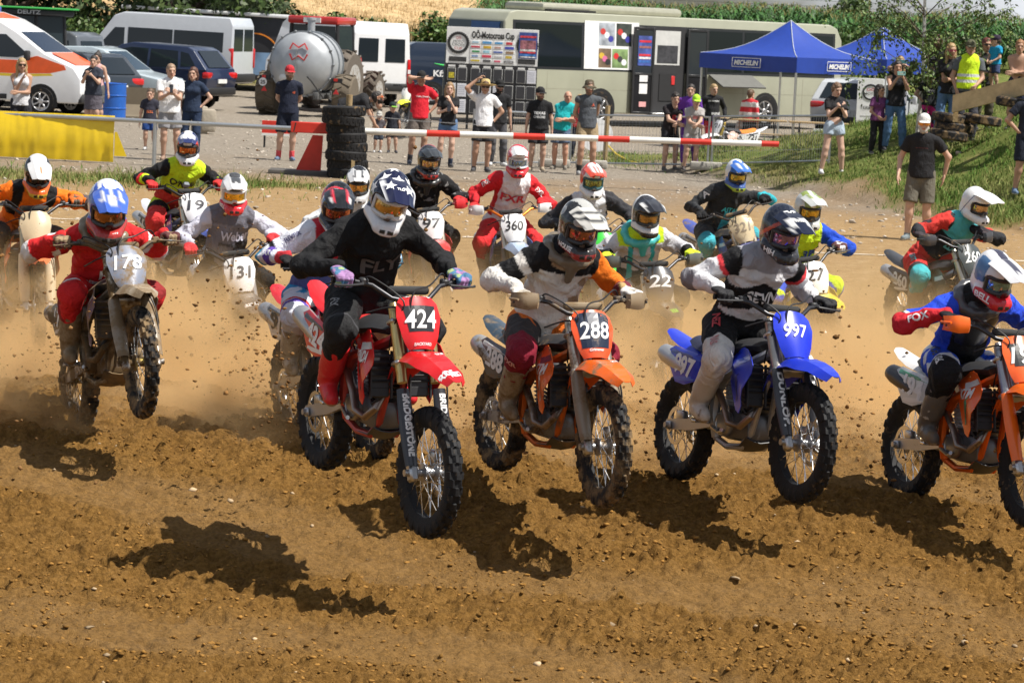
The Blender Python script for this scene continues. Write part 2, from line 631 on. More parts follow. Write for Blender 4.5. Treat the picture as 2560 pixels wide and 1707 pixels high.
 me = mesh_np('ground', v, f)
 set_col(me, zone_cols(v[:, 0], v[:, 1]))
 obj('ground', me, m, kind='structure')
def scatter_mesh(name, pts, sizes, mats, cols=None, kind='stuff', flat=.7):
 """many small lumps joined to one mesh"""
 ico = bmesh.new()
 bmesh.ops.create_icosphere(ico, subdivisions=1, radius=1)
 iv = np.array([x.co[:] for x in ico.verts])
 ico.verts.index_update()
 fi = np.array([[x.index for x in q.verts] for q in ico.faces])
 ico.free()
 k = len(iv)
 N = len(pts)
 a = rng.random(N) * 6.28
 sc = np.stack([sizes * rng.uniform(.7, 1.3, N), sizes * rng.uniform(.7, 1.3, N), sizes * rng.uniform(.5, 1., N) * flat], -1)
 vv = iv[None] * (1 + rng.uniform(-.42, .42, (N, k))[..., None]) * sc[:, None]
 ca, sa = np.cos(a)[:, None], np.sin(a)[:, None]
 x = vv[..., 0] * ca - vv[..., 1] * sa
 y = vv[..., 0] * sa + vv[..., 1] * ca
 vv = np.stack([x, y, vv[..., 2]], -1) + pts[:, None]
 ff = (fi[None] + (np.arange(N) * k)[:, None, None]).reshape(-1, 3)
 me = mesh_np(name, vv.reshape(-1, 3), ff, smooth=False)
 if cols is not None:
  set_col(me, np.repeat(cols, k, 0))
 return obj(name, me, mats, kind=kind)
def frame_pts(N, y0, y1, wide=1.15, power=1.):
 y = y0 + (y1 - y0) * rng.random(N) ** power
 x = rng.uniform(-1, 1, N) * y * .172 * wide
 return x, y
def build_soil_bits():
 # clods lying on the loose soil
 x, y = frame_pts(42000, 13.6, 22.5, power=1.1)
 keep = fbm(x * .9, y * .9, 2., 3) + rng.normal(0, .5, len(x)) - .8 * lanes(x, y) > -.2
 x, y = x[keep], y[keep]
 s = .003 + .015 * rng.random(len(x)) ** 4.6
 z = Z(x, y) + soil_relief(x, y) + s * .3
 c = np.array([.25, .130, .033]) * rng.uniform(.6, 1.3, (len(x), 1))
 scatter_mesh('soil_crumbs', np.stack([x, y, z], -1), s, mat('col', .95, var=.1, kind='soil_crumb', spec=.1), c)
 x, y = frame_pts(420, 13.2, 22)
 s = .004 + .024 * rng.random(len(x)) ** 4.5
 z = Z(x, y) + soil_relief(x, y) + s * .35
 c = np.array([.38, .28, .17]) * rng.uniform(.6, 1.45, (len(x), 1))
 scatter_mesh('pebbles', np.stack([x, y, z], -1), s, mat('col', .8, var=.15, kind='pebble', spec=.2), c)
 # stones of the gravel yard
 x, y = frame_pts(5000, 38, 76)
 k = (zone_cols(x, y)[:, 0] < .3) & (bank_s(x, y) < .2)
 x, y = x[k], y[k]
 s = .012 + .03 * rng.random(len(x)) ** 3
 c = np.array([.42, .37, .31]) * rng.uniform(.6, 1.35, (len(x), 1))
 scatter_mesh('gravel', np.stack([x, y, Z(x, y) + s * .2], -1), s, mat('col', .9, var=.1, kind='gravel', spec=.15), c)
def blades(name, x, y, h, w, cols, zf=Z, mats=None, lean=.5):
 N = len(x)
 a = rng.random(N) * 6.28
 b = rng.normal(0, lean, (N, 2)) * h[:, None]
 z = zf(x, y)
 dx, dy = np.cos(a) * w, np.sin(a) * w
 p0 = np.stack([x - dx, y - dy, z - .01], -1)
 p1 = np.stack([x + dx, y + dy, z - .01], -1)
 m0 = np.stack([x - dx * .7 + b[:, 0] * .35, y - dy * .7 + b[:, 1] * .35, z + h * .6], -1)
 m1 = np.stack([x + dx * .7 + b[:, 0] * .35, y + dy * .7 + b[:, 1] * .35, z + h * .6], -1)
 t = np.stack([x + b[:, 0], y + b[:, 1], z + h], -1)
 v = np.stack([p0, p1, m1, m0, t], 1).reshape(-1, 3)
 o = (np.arange(N) * 5)[:, None]
 f = np.concatenate([o + np.array([[0, 1, 2]]), o + np.array([[0, 2, 3]]), o + np.array([[3, 2, 4]])])
 me = mesh_np(name, v, f, smooth=False)
 set_col(me, np.repeat(cols, 5, 0))
 return obj(name, me, mats or mat('col', .75, var=.1, kind='grass_blade', spec=.2), kind='stuff')
def build_grass():
 N = 300000
 y = rng.uniform(38, 70, N)
 x = rng.uniform(-.98, .98, N) * y * .2
 g = zone_cols(x, y)[:, 0]
 pat = fbm(x * 1.1, y * .8, 6., 4)
 keep = rng.random(N) < g * sstep(-.75, .55, pat + .25)
 x, y, pat = x[keep], y[keep], pat[keep]
 n = len(x)
 h = rng.uniform(.025, .08, n) * (1 + .9 * np.clip(pat, -.5, 1))
 tall = rng.random(n) < .03
 h[tall] *= 2.2
 dry = np.clip(.32 + .5 * vnoise(x * .9, y * .7, 11.) + rng.normal(0, .25, n), 0, 1)[:, None]
 c = np.array([.085, .17, .026]) * (1 - dry) + np.array([.26, .24, .09]) * dry
 c *= rng.uniform(.7, 1.25, (n, 1))
 blades('grass', x, y, h, np.full(n, .008), c)
def leaf_cards(n_, center, spread, size, cols):
 pass
def build_fields():
 # wheat: a sheet with a rough top, standing 0.7 m over the slope
 xs = np.arange(-60, 12, .3)
 ys = np.concatenate([[122.0], np.arange(122, 175, .32), np.arange(175, 420, 4)])
 def zf(X, Y):
  z = Z(X, Y) + .75 + .10 * fbm(X * 2.5, Y * 1.2, 0, 3) + .05 * np.sin(X * 2.1 + Y * .35)
  z[0] = Z(X[0], Y[0]) - .1
  return z
 me = grid_mesh('wheat_field', xs, ys, zf)
 m = mat((.48, .34, .18), .9, bump=.9, bscale=9, var=.35, vscale=3.5, kind='ripe_wheat', spec=.1)
 obj('wheat_field', me, m, kind='structure')
 # ears of the nearest wheat
 N = 26000
 x, y = rng.uniform(-26, 3, N), 121.5 + 40 * rng.random(N) ** 1.6
 z = Z
 c = np.array([.50, .36, .19]) * rng.uniform(.65, 1.2, (N, 1))
 blades('wheat_ears', x, y, np.full(N, .95) * rng.uniform(.85, 1.1, N), np.full(N, .03), c, lean=.16,
   mats=mat('col', .85, var=.1, kind='wheat_ear', spec=.1))
 # maize: rows of tall plants with hanging leaves
 V_, F_, Cc = [], [], []
 rows = np.concatenate([np.arange(118, 126, .75), np.arange(127, 150, 1.8)])
 P = []
 for r in rows:
  xr = np.arange(1.0 if r < 124 else -2., 34, .19 if r < 122 else .26)
  P.append(np.stack([xr + rng.normal(0, .05, len(xr)), np.full(len(xr), r) + rng.normal(0, .08, len(xr))], -1))
 P = np.concatenate(P)
 P = P[rng.random(len(P)) < .95]
 N = len(P)
 H = rng.uniform(1.9, 2.25, N) + .12 * np.sin(P[:, 0] * .8)
 zb = Z(P[:, 0], P[:, 1])
 L = 11
 t = np.linspace(0, 1, 5)
 allv, allc = [], []
 for k in range(L):
  hh = H * (.22 + .78 * (k + rng.random(N)) / L)
  a = rng.random(N) * 6.28
  ln = rng.uniform(.45, .8, N) * (1.15 - .45 * k / L)
  up = rng.uniform(.25, .55, N)
  w = rng.uniform(.045, .07, N)
  for_t = []
  for tt in t:
   rr = ln * tt
   zz = hh - .02 + ln * (up * tt * 1.5 - 1.1 * tt * tt)
   ww = w * (1 - tt) ** .6 * min(1, .4 + tt * 3)
   cx, cy = P[:, 0] + np.cos(a) * rr, P[:, 1] + np.sin(a) * rr
   for_t.append(np.stack([cx - np.sin(a) * ww, cy + np.cos(a) * ww, zb + zz], -1))
   for_t.append(np.stack([cx + np.sin(a) * ww, cy - np.cos(a) * ww, zb + zz], -1))
  allv.append(np.stack(for_t, 1))
  allc.append(np.array([.042, .115, .022]) * rng.uniform(.6, 1.5, (N, 1)))
 vv = np.stack(allv, 1).reshape(-1, 10, 3)
 cc = np.stack(allc, 1).reshape(-1, 3)
 M_ = len(vv)
 q = np.array([[0, 1, 3, 2], [2, 3, 5, 4], [4, 5, 7, 6], [6, 7, 9, 8]])
 ff = ((np.arange(M_) * 10)[:, None, None] + q[None]).reshape(-1, 4)
 me = mesh_np('maize_leaves', vv.reshape(-1, 3), ff, smooth=False)
 set_col(me, np.repeat(cc, 10, 0))
 obj('maize_field', me, mat('col', .5, var=.15, kind='maize_leaf', spec=.4), kind='stuff')
 # tassels
 k = P[:, 1] < 126
 x, y = P[k, 0], P[k, 1]
 n = len(x)
 zb2, HH = zb[k], H[k]
 f2 = lambda X, Y: np.tile(zb2 + HH - .15, 3)
 x3, y3 = np.tile(x, 3), np.tile(y, 3)
 blades('maize_tassels', x3, y3, np.tile(rng.uniform(.16, .30, n), 3), np.full(3 * n, .012), np.array([.30, .26, .10]) * rng.uniform(.7, 1.2, (3 * n, 1)), zf=f2, lean=.45)
def foliage(centers, radii, n, size, cols, flat=1.0, droop=.0):
 """leaf quads spread in lumpy blobs: (verts, faces, colours)"""
 centers, radii = np.asarray(centers, float), np.asarray(radii, float)
 if radii.ndim == 1: radii = np.repeat(radii[:, None], 3, 1)
 w = radii.prod(1) ** .8
 idx = rng.choice(len(centers), n, p=w / w.sum())
 d = rng.normal(0, 1, (n, 3))
 d /= np.linalg.norm(d, axis=1, keepdims=True)
 rr = rng.random(n) ** .38
 p = centers[idx] + d * radii[idx] * rr[:, None]
 nrm = d * .7 + rng.normal(0, .6, (n, 3)) + np.array([0, 0, .35])
 nrm /= np.linalg.norm(nrm, axis=1, keepdims=True)
 t = rng.normal(0, 1, (n, 3)) - np.array([0, 0, droop * 2])
 t -= nrm * (t * nrm).sum(1, keepdims=True)
 t /= np.linalg.norm(t, axis=1, keepdims=True)
 b = np.cross(nrm, t)
 s = size * rng.uniform(.6, 1.3, n)[:, None]
 v = np.stack([p - t * s, p + b * s * .55, p + t * s, p - b * s * .55], 1)
 tone = rng.uniform(.6, 1.4, (n, 1)) * (rng.uniform(.75, 1.25, (len(centers), 1))[idx])
 c = np.asarray(cols)[rng.integers(0, len(cols), n)] * tone
 f = np.arange(n * 4).reshape(-1, 4)
 return v.reshape(-1, 3), f, np.repeat(c, 4, 0)
def leaf_obj(name, fol, parent=None, **kw):
 v, f, c = fol
 me = mesh_np(name, v, f, smooth=False)
 set_col(me, c)
 return obj(name, me, mat('col', .55, var=.08, kind='leaf', spec=.35), parent, **kw)
def build_trees():
 greens = [(.035, .062, .015), (.026, .046, .011), (.055, .085, .02)]
 for (X, Yd, h, sp, lab, n) in [
  (-18.0, 104, 9.5, 4.2, 'dark broadleaf tree leftmost behind the tall green-roofed tractor', 15000),
  (-12.4, 103, 9.0, 4.0, 'dark broadleaf tree behind the silver minibus with low hanging boughs', 15000),
  (-11.9, 108, 9.5, 3.1, 'dark tree at the edge of the wheat with drooping right-hand branches', 13000)]:
  z0 = float(Z(X, Yd))
  T = thing('broadleaf_tree', lab, 'tree', at((X, Yd, z0)), 'trees on the left behind the parked vans')
  mb = MB()
  mb.tube([(0, 0, -.2), (.1, 0, 1.5), (.0, .1, 3.2), (.15, 0, h * .7)], [.32, .26, .22, .06], 10)
  for k in range(7):
   a = k * 2.4
   mb.tube([(0, 0, 2 + k * .5), (math.cos(a) * sp * .4, math.sin(a) * sp * .4, 2.9 + k * .55), (math.cos(a) * sp * .8, math.sin(a) * sp * .8, 3.0 + k * .65)], [.12, .08, .03], 6)
  mb.build('trunk', mat((.07, .05, .035), .9, bump=.6, kind='bark'), T)
  cs, rs = [], []
  for k in range(44):
   a = random.random() * 6.28
   r = sp * random.random() ** .6
   zz = random.uniform(1.3, h - .6)
   cs.append((math.cos(a) * r, math.sin(a) * r, zz))
   rs.append(random.uniform(.6, 1.35))
  leaf_obj('crown', foliage(cs, rs, n, .14, greens), T)
 # birch standing on the bank
 p, d = ground(2292, 345)
 T = thing('birch_tree', 'slender young birch with white stem among the spectators on the bank', 'tree', at(p))
 mb = MB()
 top = 4.6
 mb.tube([(0, 0, -.1), (.05, 0, 1.2), (.0, .05, 2.6), (.12, 0, 3.6), (.1, 0, top)], [.042, .036, .026, .016, .006], 8)
 mb.build('trunk', mat((.62, .60, .55), .7, var=.35, vscale=14, kind='birch_bark'), T)
 mb = MB()
 cs, rs = [], []
 for k in range(60):
  a = random.random() * 6.28
  z0 = random.uniform(.7, top - .2)
  ln = random.uniform(.7, 1.75) * (1.15 - .55 * abs(z0 - 2.2) / 2.4)
  if z0 > 3.2: ln *= 1.1
  e = V((math.cos(a) * ln, math.sin(a) * ln, z0 + ln * .5))
  q = V((math.cos(a) * ln * 1.15, math.sin(a) * ln * 1.15, z0 + ln * .05))
  mb.tube([(0, 0, z0), e * .5 + V((0, 0, z0 * .5 + .08)), e, q], [.012, .009, .006, .003], 4)
  for t_ in (.35, .6, .8, 1.0):
   c = V((0, 0, z0)).lerp(e, t_)
   cs.append(c + V((random.gauss(0, .05), random.gauss(0, .05), -.05))); rs.append((.13, .13, .13))
  cs.append((e + q) / 2); rs.append((.12, .12, .2))
  cs.append(q); rs.append((.10, .10, .26))
  cs.append(q - V((0, 0, .35))); rs.append((.06, .06, .2))
 mb.build('branches', mat((.10, .075, .05), .8, kind='twig'), T)
 leaf_obj('crown', foliage(cs, rs, 11500, .036, [(.09, .14, .03), (.06, .10, .022), (.13, .17, .045)], droop=.8), T)
 # bushes at the foot of the fields and behind the bank
 bl = [(-16.5, 99.5, 2.0, 'dark hedge under the trees behind the green-roofed tractor'), (-12.3, 104.5, 2.3, 'dark hedge under the trees behind the silver minibus'), (-11.4, 110.5, 2.0, 'dark hedge under the tree next to the wheat'),
   (-1.6, 117.5, .9, 'low green weeds between the wheat and the dark blue van'), (2.2, 116.5, 1.3, 'tall weeds above the rear of the parked coach'),
   (-8, 117, .8, 'weedy scrub at the lower edge of the wheat behind the tractor'), (8.5, 114.5, 1.0, 'bramble scrub below the maize above the long coach'), (14, 113, 1.5, 'leafy shrub below the maize by the coach front'),
   (17.5, 92, 1.8, 'dense green shrub behind the second blue tent'), (13.4, 84, 1.5, 'shrub behind the coach front and the birch'), (20.5, 100, 2.0, 'broad shrub to the right of the birch in front of the maize')]
 for X, Yd, h, lab in bl:
  z0 = float(Z(X, Yd))
  T = thing('shrub', lab, 'shrub', at((X, Yd, z0)), 'shrubs and scrub below the fields')
  cs = [(random.uniform(-2.4, 2.4), random.uniform(-1, 1), random.uniform(.2, h)) for _ in range(18)]
  leaf_obj('crown', foliage(cs, [random.uniform(.4, .75) for _ in cs], 4200, .10, [(.07, .13, .028), (.05, .10, .02), (.11, .16, .035)]), T)
  mb = MB()
  for c in cs[:8]:
   mb.tube([(c[0] * .5, c[1] * .5, -.1), (c[0], c[1], c[2])], [.03, .012], 5)
  mb.build('stems', mat((.09, .07, .045), .9, kind='twig'), T, kind='stuff')
 # a small far tree and the wires behind the maize
 z0 = float(Z(26.0, 190))
 T = thing('roundish_tree', 'small round tree behind the maize beside the utility pole', 'tree', at((20.2, 190, z0)))
 MB().tube([(0, 0, -.2), (0, 0, 2.6)], [.15, .1], 6).build('trunk', mat((.09, .07, .045), .9, kind='twig'), T)
 leaf_obj('crown', foliage([(random.uniform(-1, 1), random.uniform(-.6, .6), random.uniform(1.2, 3.4)) for _ in range(12)], [.8] * 12, 2200, .14, [(.055, .10, .03), (.08, .12, .035)]), T)
# ---------------------------------------------------------------- motocross bike (x forward, y left, z up; metres)
FA, RA = V((.745, 0, .348)), V((-.735, 0, .335))
RAKE = R(26.5)
FD = V((-math.sin(RAKE), 0, math.cos(RAKE)))          # up along the fork
FN = V((math.cos(RAKE), 0, math.sin(RAKE)))           # forward, square to the fork
_bm = {}
def fpt(s, y=0., n=0.):
 """point s metres up the fork from the front axle, y to the left, n forward of it"""
 return FA + FD * s + V((0, y, 0)) + FN * n
def tyre_mesh(name, Ro, w, nseg=72, seed=0):
 """knobbly tyre round the y axis: grid torus whose tread blocks are pulled out of the same skin"""
 r = random.Random(seed)
 prof = [(-.62, .70), (-.95, .80), (-1.0, .885), (-.86, .945), (-.62, .968), (-.52, .972), (-.20, .985), (-.12, .987), (.12, .987), (.20, .985),
   (.52, .972), (.62, .968), (.86, .945), (1.0, .885), (.95, .80), (.62, .70)]
 n = nseg * 2
 np_ = len(prof)
 vs = []
 for i in range(n):
  a = 2 * math.pi * i / n
  ca, sa = math.cos(a), math.sin(a)
  k4 = (i // 2) % 2
  on = i % 4 in (0, 1)
  for j, (yy, rr) in enumerate(prof):
   up = 0.
   if on and j in (6, 7, 8, 9): up = .040 if k4 == 0 else 0.
   if i % 4 in (2, 3) and j in (4, 5): up = .038
   if i % 4 in (2, 3) and j in (10, 11): up = .038
   side = 0.
   if i % 4 in (0, 1) and j in (2, 3, 12, 13): up = .030; side = .12
   if j in (7, 8) and i % 4 in (0, 1): up = .040
   y = yy * w * .5 * (1 + side)
   rad = Ro * (rr - .012 + up)
   vs.append((rad * ca, y, rad * sa))
 # doubled rings give the blocks steep walls
 V2 = []
 F2 = []
 eps = .16 / n * 2 * math.pi
 rings = []
 for i in range(n):
  a = 2 * math.pi * i / n
  for dd in (-1, 1):
   aa = a + dd * (math.pi / n - eps * .5)
   ring = []
   for j in range(np_):
    x, y, z = vs[i * np_ + j]
    rad = math.hypot(x, z)
    ring.append(len(V2))
    V2.append((rad * math.cos(aa), y, rad * math.sin(aa)))
   rings.append(ring)
 m = len(rings)
 for i in range(m):
  a, b = rings[i], rings[(i + 1) % m]
  for j in range(np_ - 1):
   F2.append((a[j], a[j + 1], b[j + 1], b[j]))
  F2.append((a[-1], a[0], b[0], b[-1]))
 mb = MB()
 mb.add(V2, F2)
 return mb.mesh(name, angle=30)
def ry():
 return Matrix.Rotation(R(-90), 4, 'X')
def wheel_meshes(front):
 Ro, w = (.348, .084) if front else (.335, .110)
 rr = .283 if front else .262
 out = {}
 out['tyre'] = tyre_mesh('tyre', Ro, w, 50 if front else 46, seed=front)
 mb = MB()
 hw = .026 if front else .034
 mb.lathe([(rr - .012, -hw * .6), (rr - .002, -hw), (rr + .012, -hw), (rr + .012, -hw + .004), (rr - .006, -hw * .4), (rr - .006, hw * .4), (rr + .012, hw - .004), (rr + .012, hw),
    (rr - .002, hw), (rr - .012, hw * .6), (rr - .016, 0), (rr - .012, -hw * .6)], 48, ry(), close=False)
 out['rim'] = mb.mesh('rim')
 mb = MB()
 mb.lathe([(.012, -.075), (.02, -.075), (.02, -.045), (.052, -.04), (.052, -.03), (.026, -.022), (.026, .022), (.052, .03), (.052, .04), (.02, .045), (.02, .075), (.012, .075)], 18, ry(), close=True)
 out['hub'] = mb.mesh('hub')
 mb = MB()
 for k in range(32):
  a = 2 * math.pi * k / 32
  sd = 1 if k % 2 else -1
  off = .32 * (1 if (k // 2) % 2 else -1)
  mb.tube([(.05 * math.cos(a + off * 2.4), sd * .034, .05 * math.sin(a + off * 2.4)), ((rr - .01) * math.cos(a), sd * .006, (rr - .01) * math.sin(a))], .0026, 4, cap=False)
 out['spokes'] = mb.mesh('spokes')
 mb = MB()
 rd = .13 if front else .12
 sgn = 1 if front else -1
 pts = []
 M_ = Matrix.Translation((0, sgn * .062, 0)) @ ry()
 mb.lathe([(rd - .028, -.0015), (rd, -.0015), (rd, .0015), (rd - .028, .0015), (rd - .028, -.0015)], 40, M_, close=False)
 for k in range(6):
  a = k * math.pi / 3
  mb.tube([(.03 * math.cos(a), sgn * .062, .03 * math.sin(a)), ((rd - .02) * math.cos(a + .3), sgn * .062, (rd - .02) * math.sin(a + .3))], .006, 4)
 out['brake_disc'] = mb.mesh('brake_disc')
 return out
def smooth_pts(P, n=5):
 P = [V(p) for p in P]
 o = []
 for i in range(len(P) - 1):
  a, b, c, d = P[max(i - 1, 0)], P[i], P[i + 1], P[min(i + 2, len(P) - 1)]
  for t in np.linspace(0, 1, n, endpoint=False):
   t = float(t)
   o.append(.5 * ((2 * b) + (c - a) * t + (2 * a - 5 * b + 4 * c - d) * t * t + (3 * b - a - 3 * c + d) * t ** 3))
 return o + [P[-1]]
def mir(mb_fn):
 return [mb_fn(1), mb_fn(-1)]
def bike_meshes():
 if _bm: return _bm
 B = _bm
 B['fw'] = wheel_meshes(True)
 B['rw'] = wheel_meshes(False)
 # forks
 for s, k in ((1, 'L'), (-1, 'R')):
  mb = MB()
  mb.tube([fpt(.34, s * .098), fpt(.40, s * .098), fpt(.41, s * .098), fpt(.755, s * .098)], [.0285, .0285, .031, .031], 14)
  mb.tube([fpt(.76, s * .098), fpt(.78, s * .098)], [.024, .020], 12)
  B['fork_leg' + k] = mb.mesh('fork_leg')
  mb = MB()
  mb.tube([fpt(.04, s * .098), fpt(.42, s * .098)], .0225, 12)
  B['stanchion' + k] = mb.mesh('stanchion')
  mb = MB()
  mb.box(fpt(.0, s * .098, .0), (.06, .05, .10), rot=Matrix.Rotation(-RAKE, 3, 'Y'), ch=.012)
  mb.tube([(FA.x, s * .12, FA.z), (FA.x, s * .146, FA.z)], .019, 12)
  B['axle_lug' + k] = mb.mesh('axle_lug')
  mb = MB()                                           # long plastic guard in front of the lower leg
  g = []
  for t in np.linspace(0, 1, 8):
   sU = .03 + .42 * t
   row = []
   wd = .038 + .010 * math.sin(t * 3.1)
   for a in np.linspace(-1, 1, 7):
    th = a * 1.5
    row.append(fpt(sU, s * .098 + s * .008 + wd * math.sin(th) * .95, .012 + .032 * math.cos(th)))
   g.append(row)
  mb.shell(g, -.003 * 1)
  B['fork_guard' + k] = mb.mesh('fork_guard')
 mb = MB()
 for s_ in (.45, .68):
  c = fpt(s_, 0, -.01)
  mb.box(c, (.075, .27, .035), rot=Matrix.Rotation(-RAKE, 3, 'Y'), ch=.012)
 mb.tube([fpt(.44, 0, -.05), fpt(.72, 0, -.05)], .026, 10)
 B['fork_clamp'] = mb.mesh('fork_clamp')
 # handlebar
 mb = MB()
 bar = []
 base = fpt(.765, 0, .0)
 for y, dx, dz in [(-.405, -.135, .115), (-.29, -.115, .112), (-.20, -.075, .098), (-.11, -.01, .04), (-.05, 0, .03), (.05, 0, .03), (.11, -.01, .04), (.20, -.075, .098), (.29, -.115, .112), (.405, -.135, .115)]:
  bar.append((base.x + dx, y, base.z + dz))
 B['barpts'] = bar
 mb.tube(bar, .0135, 10)
 for y in (-.055, .055):
  mb.box((base.x, y, base.z + .01), (.045, .03, .06), ch=.006)
 B['handlebar'] = mb.mesh('handlebar')
 mb = MB()
 mb.box((base.x - .045, 0, base.z + .078), (.05, .24, .045), ch=.018)
 B['bar_pad'] = mb.mesh('bar_pad')
 for s, k in ((1, 'L'), (-1, 'R')):
  e0, e1 = V(bar[-2]) if s > 0 else V(bar[1]), V(bar[-1]) if s > 0 else V(bar[0])
  B['grip' + k] = MB().tube([e0.lerp(e1, -.02), e0, e0.lerp(e1, .03), e0.lerp(e1, .97), e1.lerp(e0, -.04)], [.022, .024, .0165, .0165, .02], 10).mesh('grip')
  mb = MB()
  mb.tube([e0 + V((.0, -s * .045, 0)), e0 + V((.055, -s * .03, -.006)), e0 + V((.065, s * .05, -.012)), e0.lerp(e1, .95) + V((.06, 0, -.018)), e1 + V((.052, s * .01, -.016))], [.010, .008, .0065, .006, .008], 6)
  mb.box(e0 + V((.012, -s * .05, .004)), (.05, .045, .035), ch=.008)
  B['lever' + k] = mb.mesh('lever')
  # hand guard
  g = []
  for t in np.linspace(-.15, 1.12, 9):
   row = []
   for v in np.linspace(-1, 1, 6):
    p = e0.lerp(e1, t)
    hgt = .052 - .018 * abs(t - .5)
    row.append(p + V((.095 - .05 * max(0, t - .7) ** 1.5 * 4 - .012 * v * v - max(0, -t) * .2, 0, -.005 + v * hgt)))
   g.append(row)
  mb = MB().shell(g, .004)
  mb.tube([e0 + V((.0, -s * .03, 0)), e0 + V((.09, 0, 0))], .008, 6)
  mb.tube([e1 + V((-.0, s * .012, 0)), e1 + V((.05, s * .012, 0)), e0.lerp(e1, .95) + V((.09, 0, 0))], .008, 6)
  B['hand_guard' + k] = mb.mesh('hand_guard')
  # cable
  cp = [e0 + V((.02, -s * .05, .02)), e0 + V((.07, -s * .10, .06)), base + V((.07, s * .07, .125)), base + V((.09, -s * .02, .10)), base + V((.11, -s * .05, .02)), fpt(.60, -s * .05, .085)] if s > 0 else \
    [e0 + V((.02, -s * .05, .01)), e0 + V((.06, -s * .08, .03)), base + V((.10, s * .09, .045)), base + V((.08, s * .115, -.06)), base + V((.0, s * .10, -.18)), base + V((-.05, s * .08, -.25))]
  B['cable' + k] = MB().tube(smooth_pts(cp), .0048, 6).mesh('cable')
 # number plate
 g = []
 for t in np.linspace(0, 1, 9):
  row = []
  hw = np.interp(t, [0, .18, .62, .9, 1], [.072, .102, .130, .118, .092])
  for a in np.linspace(-1, 1, 9):
   row.append(fpt(.50 + .29 * t, a * hw, .105 - .035 * a * a + .012 * math.sin(t * 3.1)))
  g.append(row)
 B['number_plate'] = MB().shell(g, -.004).mesh('number_plate')
 B['plate_bvh'] = bvh_of(B['number_plate'])
 # front fender
 g = []
 L_ = [(-.30, .055, .66, .0), (-.16, .10, .775, .005), (-.02, .125, .835, .0), (.10, .128, .85, .0), (.22, .118, .838, .0), (.33, .10, .812, .0), (.42, .075, .782, .0), (.46, .045, .765, .0)]
 for dx, hw, z, _ in L_:
  row = []
  for a in np.linspace(-1, 1, 9):
   drop = .055 * abs(a) ** 3 * (1 if dx < .3 else .6)
   ridge = .010 * max(0, 1 - abs(abs(a) - .45) * 6)
   row.append((.60 + dx - .03 * abs(a) ** 2 * (1 if dx > .2 else 0), a * hw, z + .012 - drop + ridge))
  g.append(row)
 g = [[(x, y, z - .025) for x, y, z in r] for r in g]
 B['fender'] = MB().shell(g, .004).mesh('fender')
 B['fender_bvh'] = bvh_of(B['fender'])
 # frame
 mb = MB()
 for s in (1, -1):
  mb.tube([(.335, s * .035, .93), (.20, s * .10, .84), (-.02, s * .125, .74), (-.12, s * .125, .62), (-.135, s * .12, .46), (-.11, s * .105, .31)], [.036, .036, .034, .034, .036, .03], 8)
  mb.tube([(.36, s * .02, .86), (.29, s * .045, .60), (.235, s * .06, .36), (.16, s * .075, .275), (.0, s * .085, .265), (-.12, s * .105, .31)], .021, 8)
  mb.tube([(-.08, s * .09, .72), (-.30, s * .07, .83), (-.56, s * .055, .90)], .014, 6)
  mb.tube([(-.13, s * .10, .58), (-.32, s * .075, .70), (-.50, s * .055, .88)], .012, 6)
 mb.tube([(.405, 0, .83), (.335, 0, .97)], .038, 10)
 B['frame'] = mb.mesh('frame')
 # engine
 mb = MB()
 mb.box((.07, 0, .405), (.36, .20, .20), ch=.05)
 mb.box((-.05, 0, .45), (.2, .19, .16), ch=.045)
 mb.box((.14, 0, .60), (.15, .15, .20), ch=.02, rot=Matrix.Rotation(R(8), 3, 'Y'))
 for k in range(4):
  mb.box((.142 + .004 * k, 0, .545 + k * .028), (.175, .175, .008), rot=Matrix.Rotation(R(8), 3, 'Y'), ch=.003)
 mb.box((.165, 0, .725), (.16, .16, .07), ch=.025, rot=Matrix.Rotation(R(8), 3, 'Y'))
 B['engine'] = mb.mesh('engine')
 for s, k, r in ((-1, 'R', .088), (1, 'L', .07)):
  mb = MB()
  mb.lathe([(r, 0), (r, .03), (r * .93, .042), (r * .72, .046), (r * .68, .040), (0.01, .043)], 24, Matrix.Translation((-.005 if s < 0 else .10, s * .098, .41)) @ Matrix.Rotation(R(-90 * s), 4, 'X'))
  for j in range(6):
   a = j * 1.047
   mb.tube([((-.005 if s < 0 else .10) + r * .84 * math.cos(a), s * .13, .41 + r * .84 * math.sin(a)), ((-.005 if s < 0 else .10) + r * .84 * math.cos(a), s * .149, .41 + r * .84 * math.sin(a))], .007, 6)
  B['engine_cover' + k] = mb.mesh('engine_cover')
 # header pipe and silencer
 B['exhaust_pipe'] = MB().tube([(.21, -.03, .62), (.30, -.075, .565), (.325, -.125, .48), (.26, -.155, .405), (.14, -.165, .42), (.05, -.15, .52), (-.05, -.145, .62), (-.18, -.15, .68), (-.34, -.155, .725)],
         [.021, .022, .023, .024, .024, .023, .024, .026, .028], 10).mesh('exhaust_pipe')
 d = V((-.47, -.02, .155)).normalized()
 p0 = V((-.33, -.155, .722))
 mb = MB()
 mb.tube([p0, p0 + d * .04, p0 + d * .08, p0 + d * .40, p0 + d * .45, p0 + d * .475, p0 + d * .478], [.03, .05, .058, .060, .052, .034, .02], 14, flat=((0, 0, 1), 1.15))
 B['silencer'] = mb.mesh('silencer')
 # swingarm
 for s in (1,):
  pass
 mb = MB()
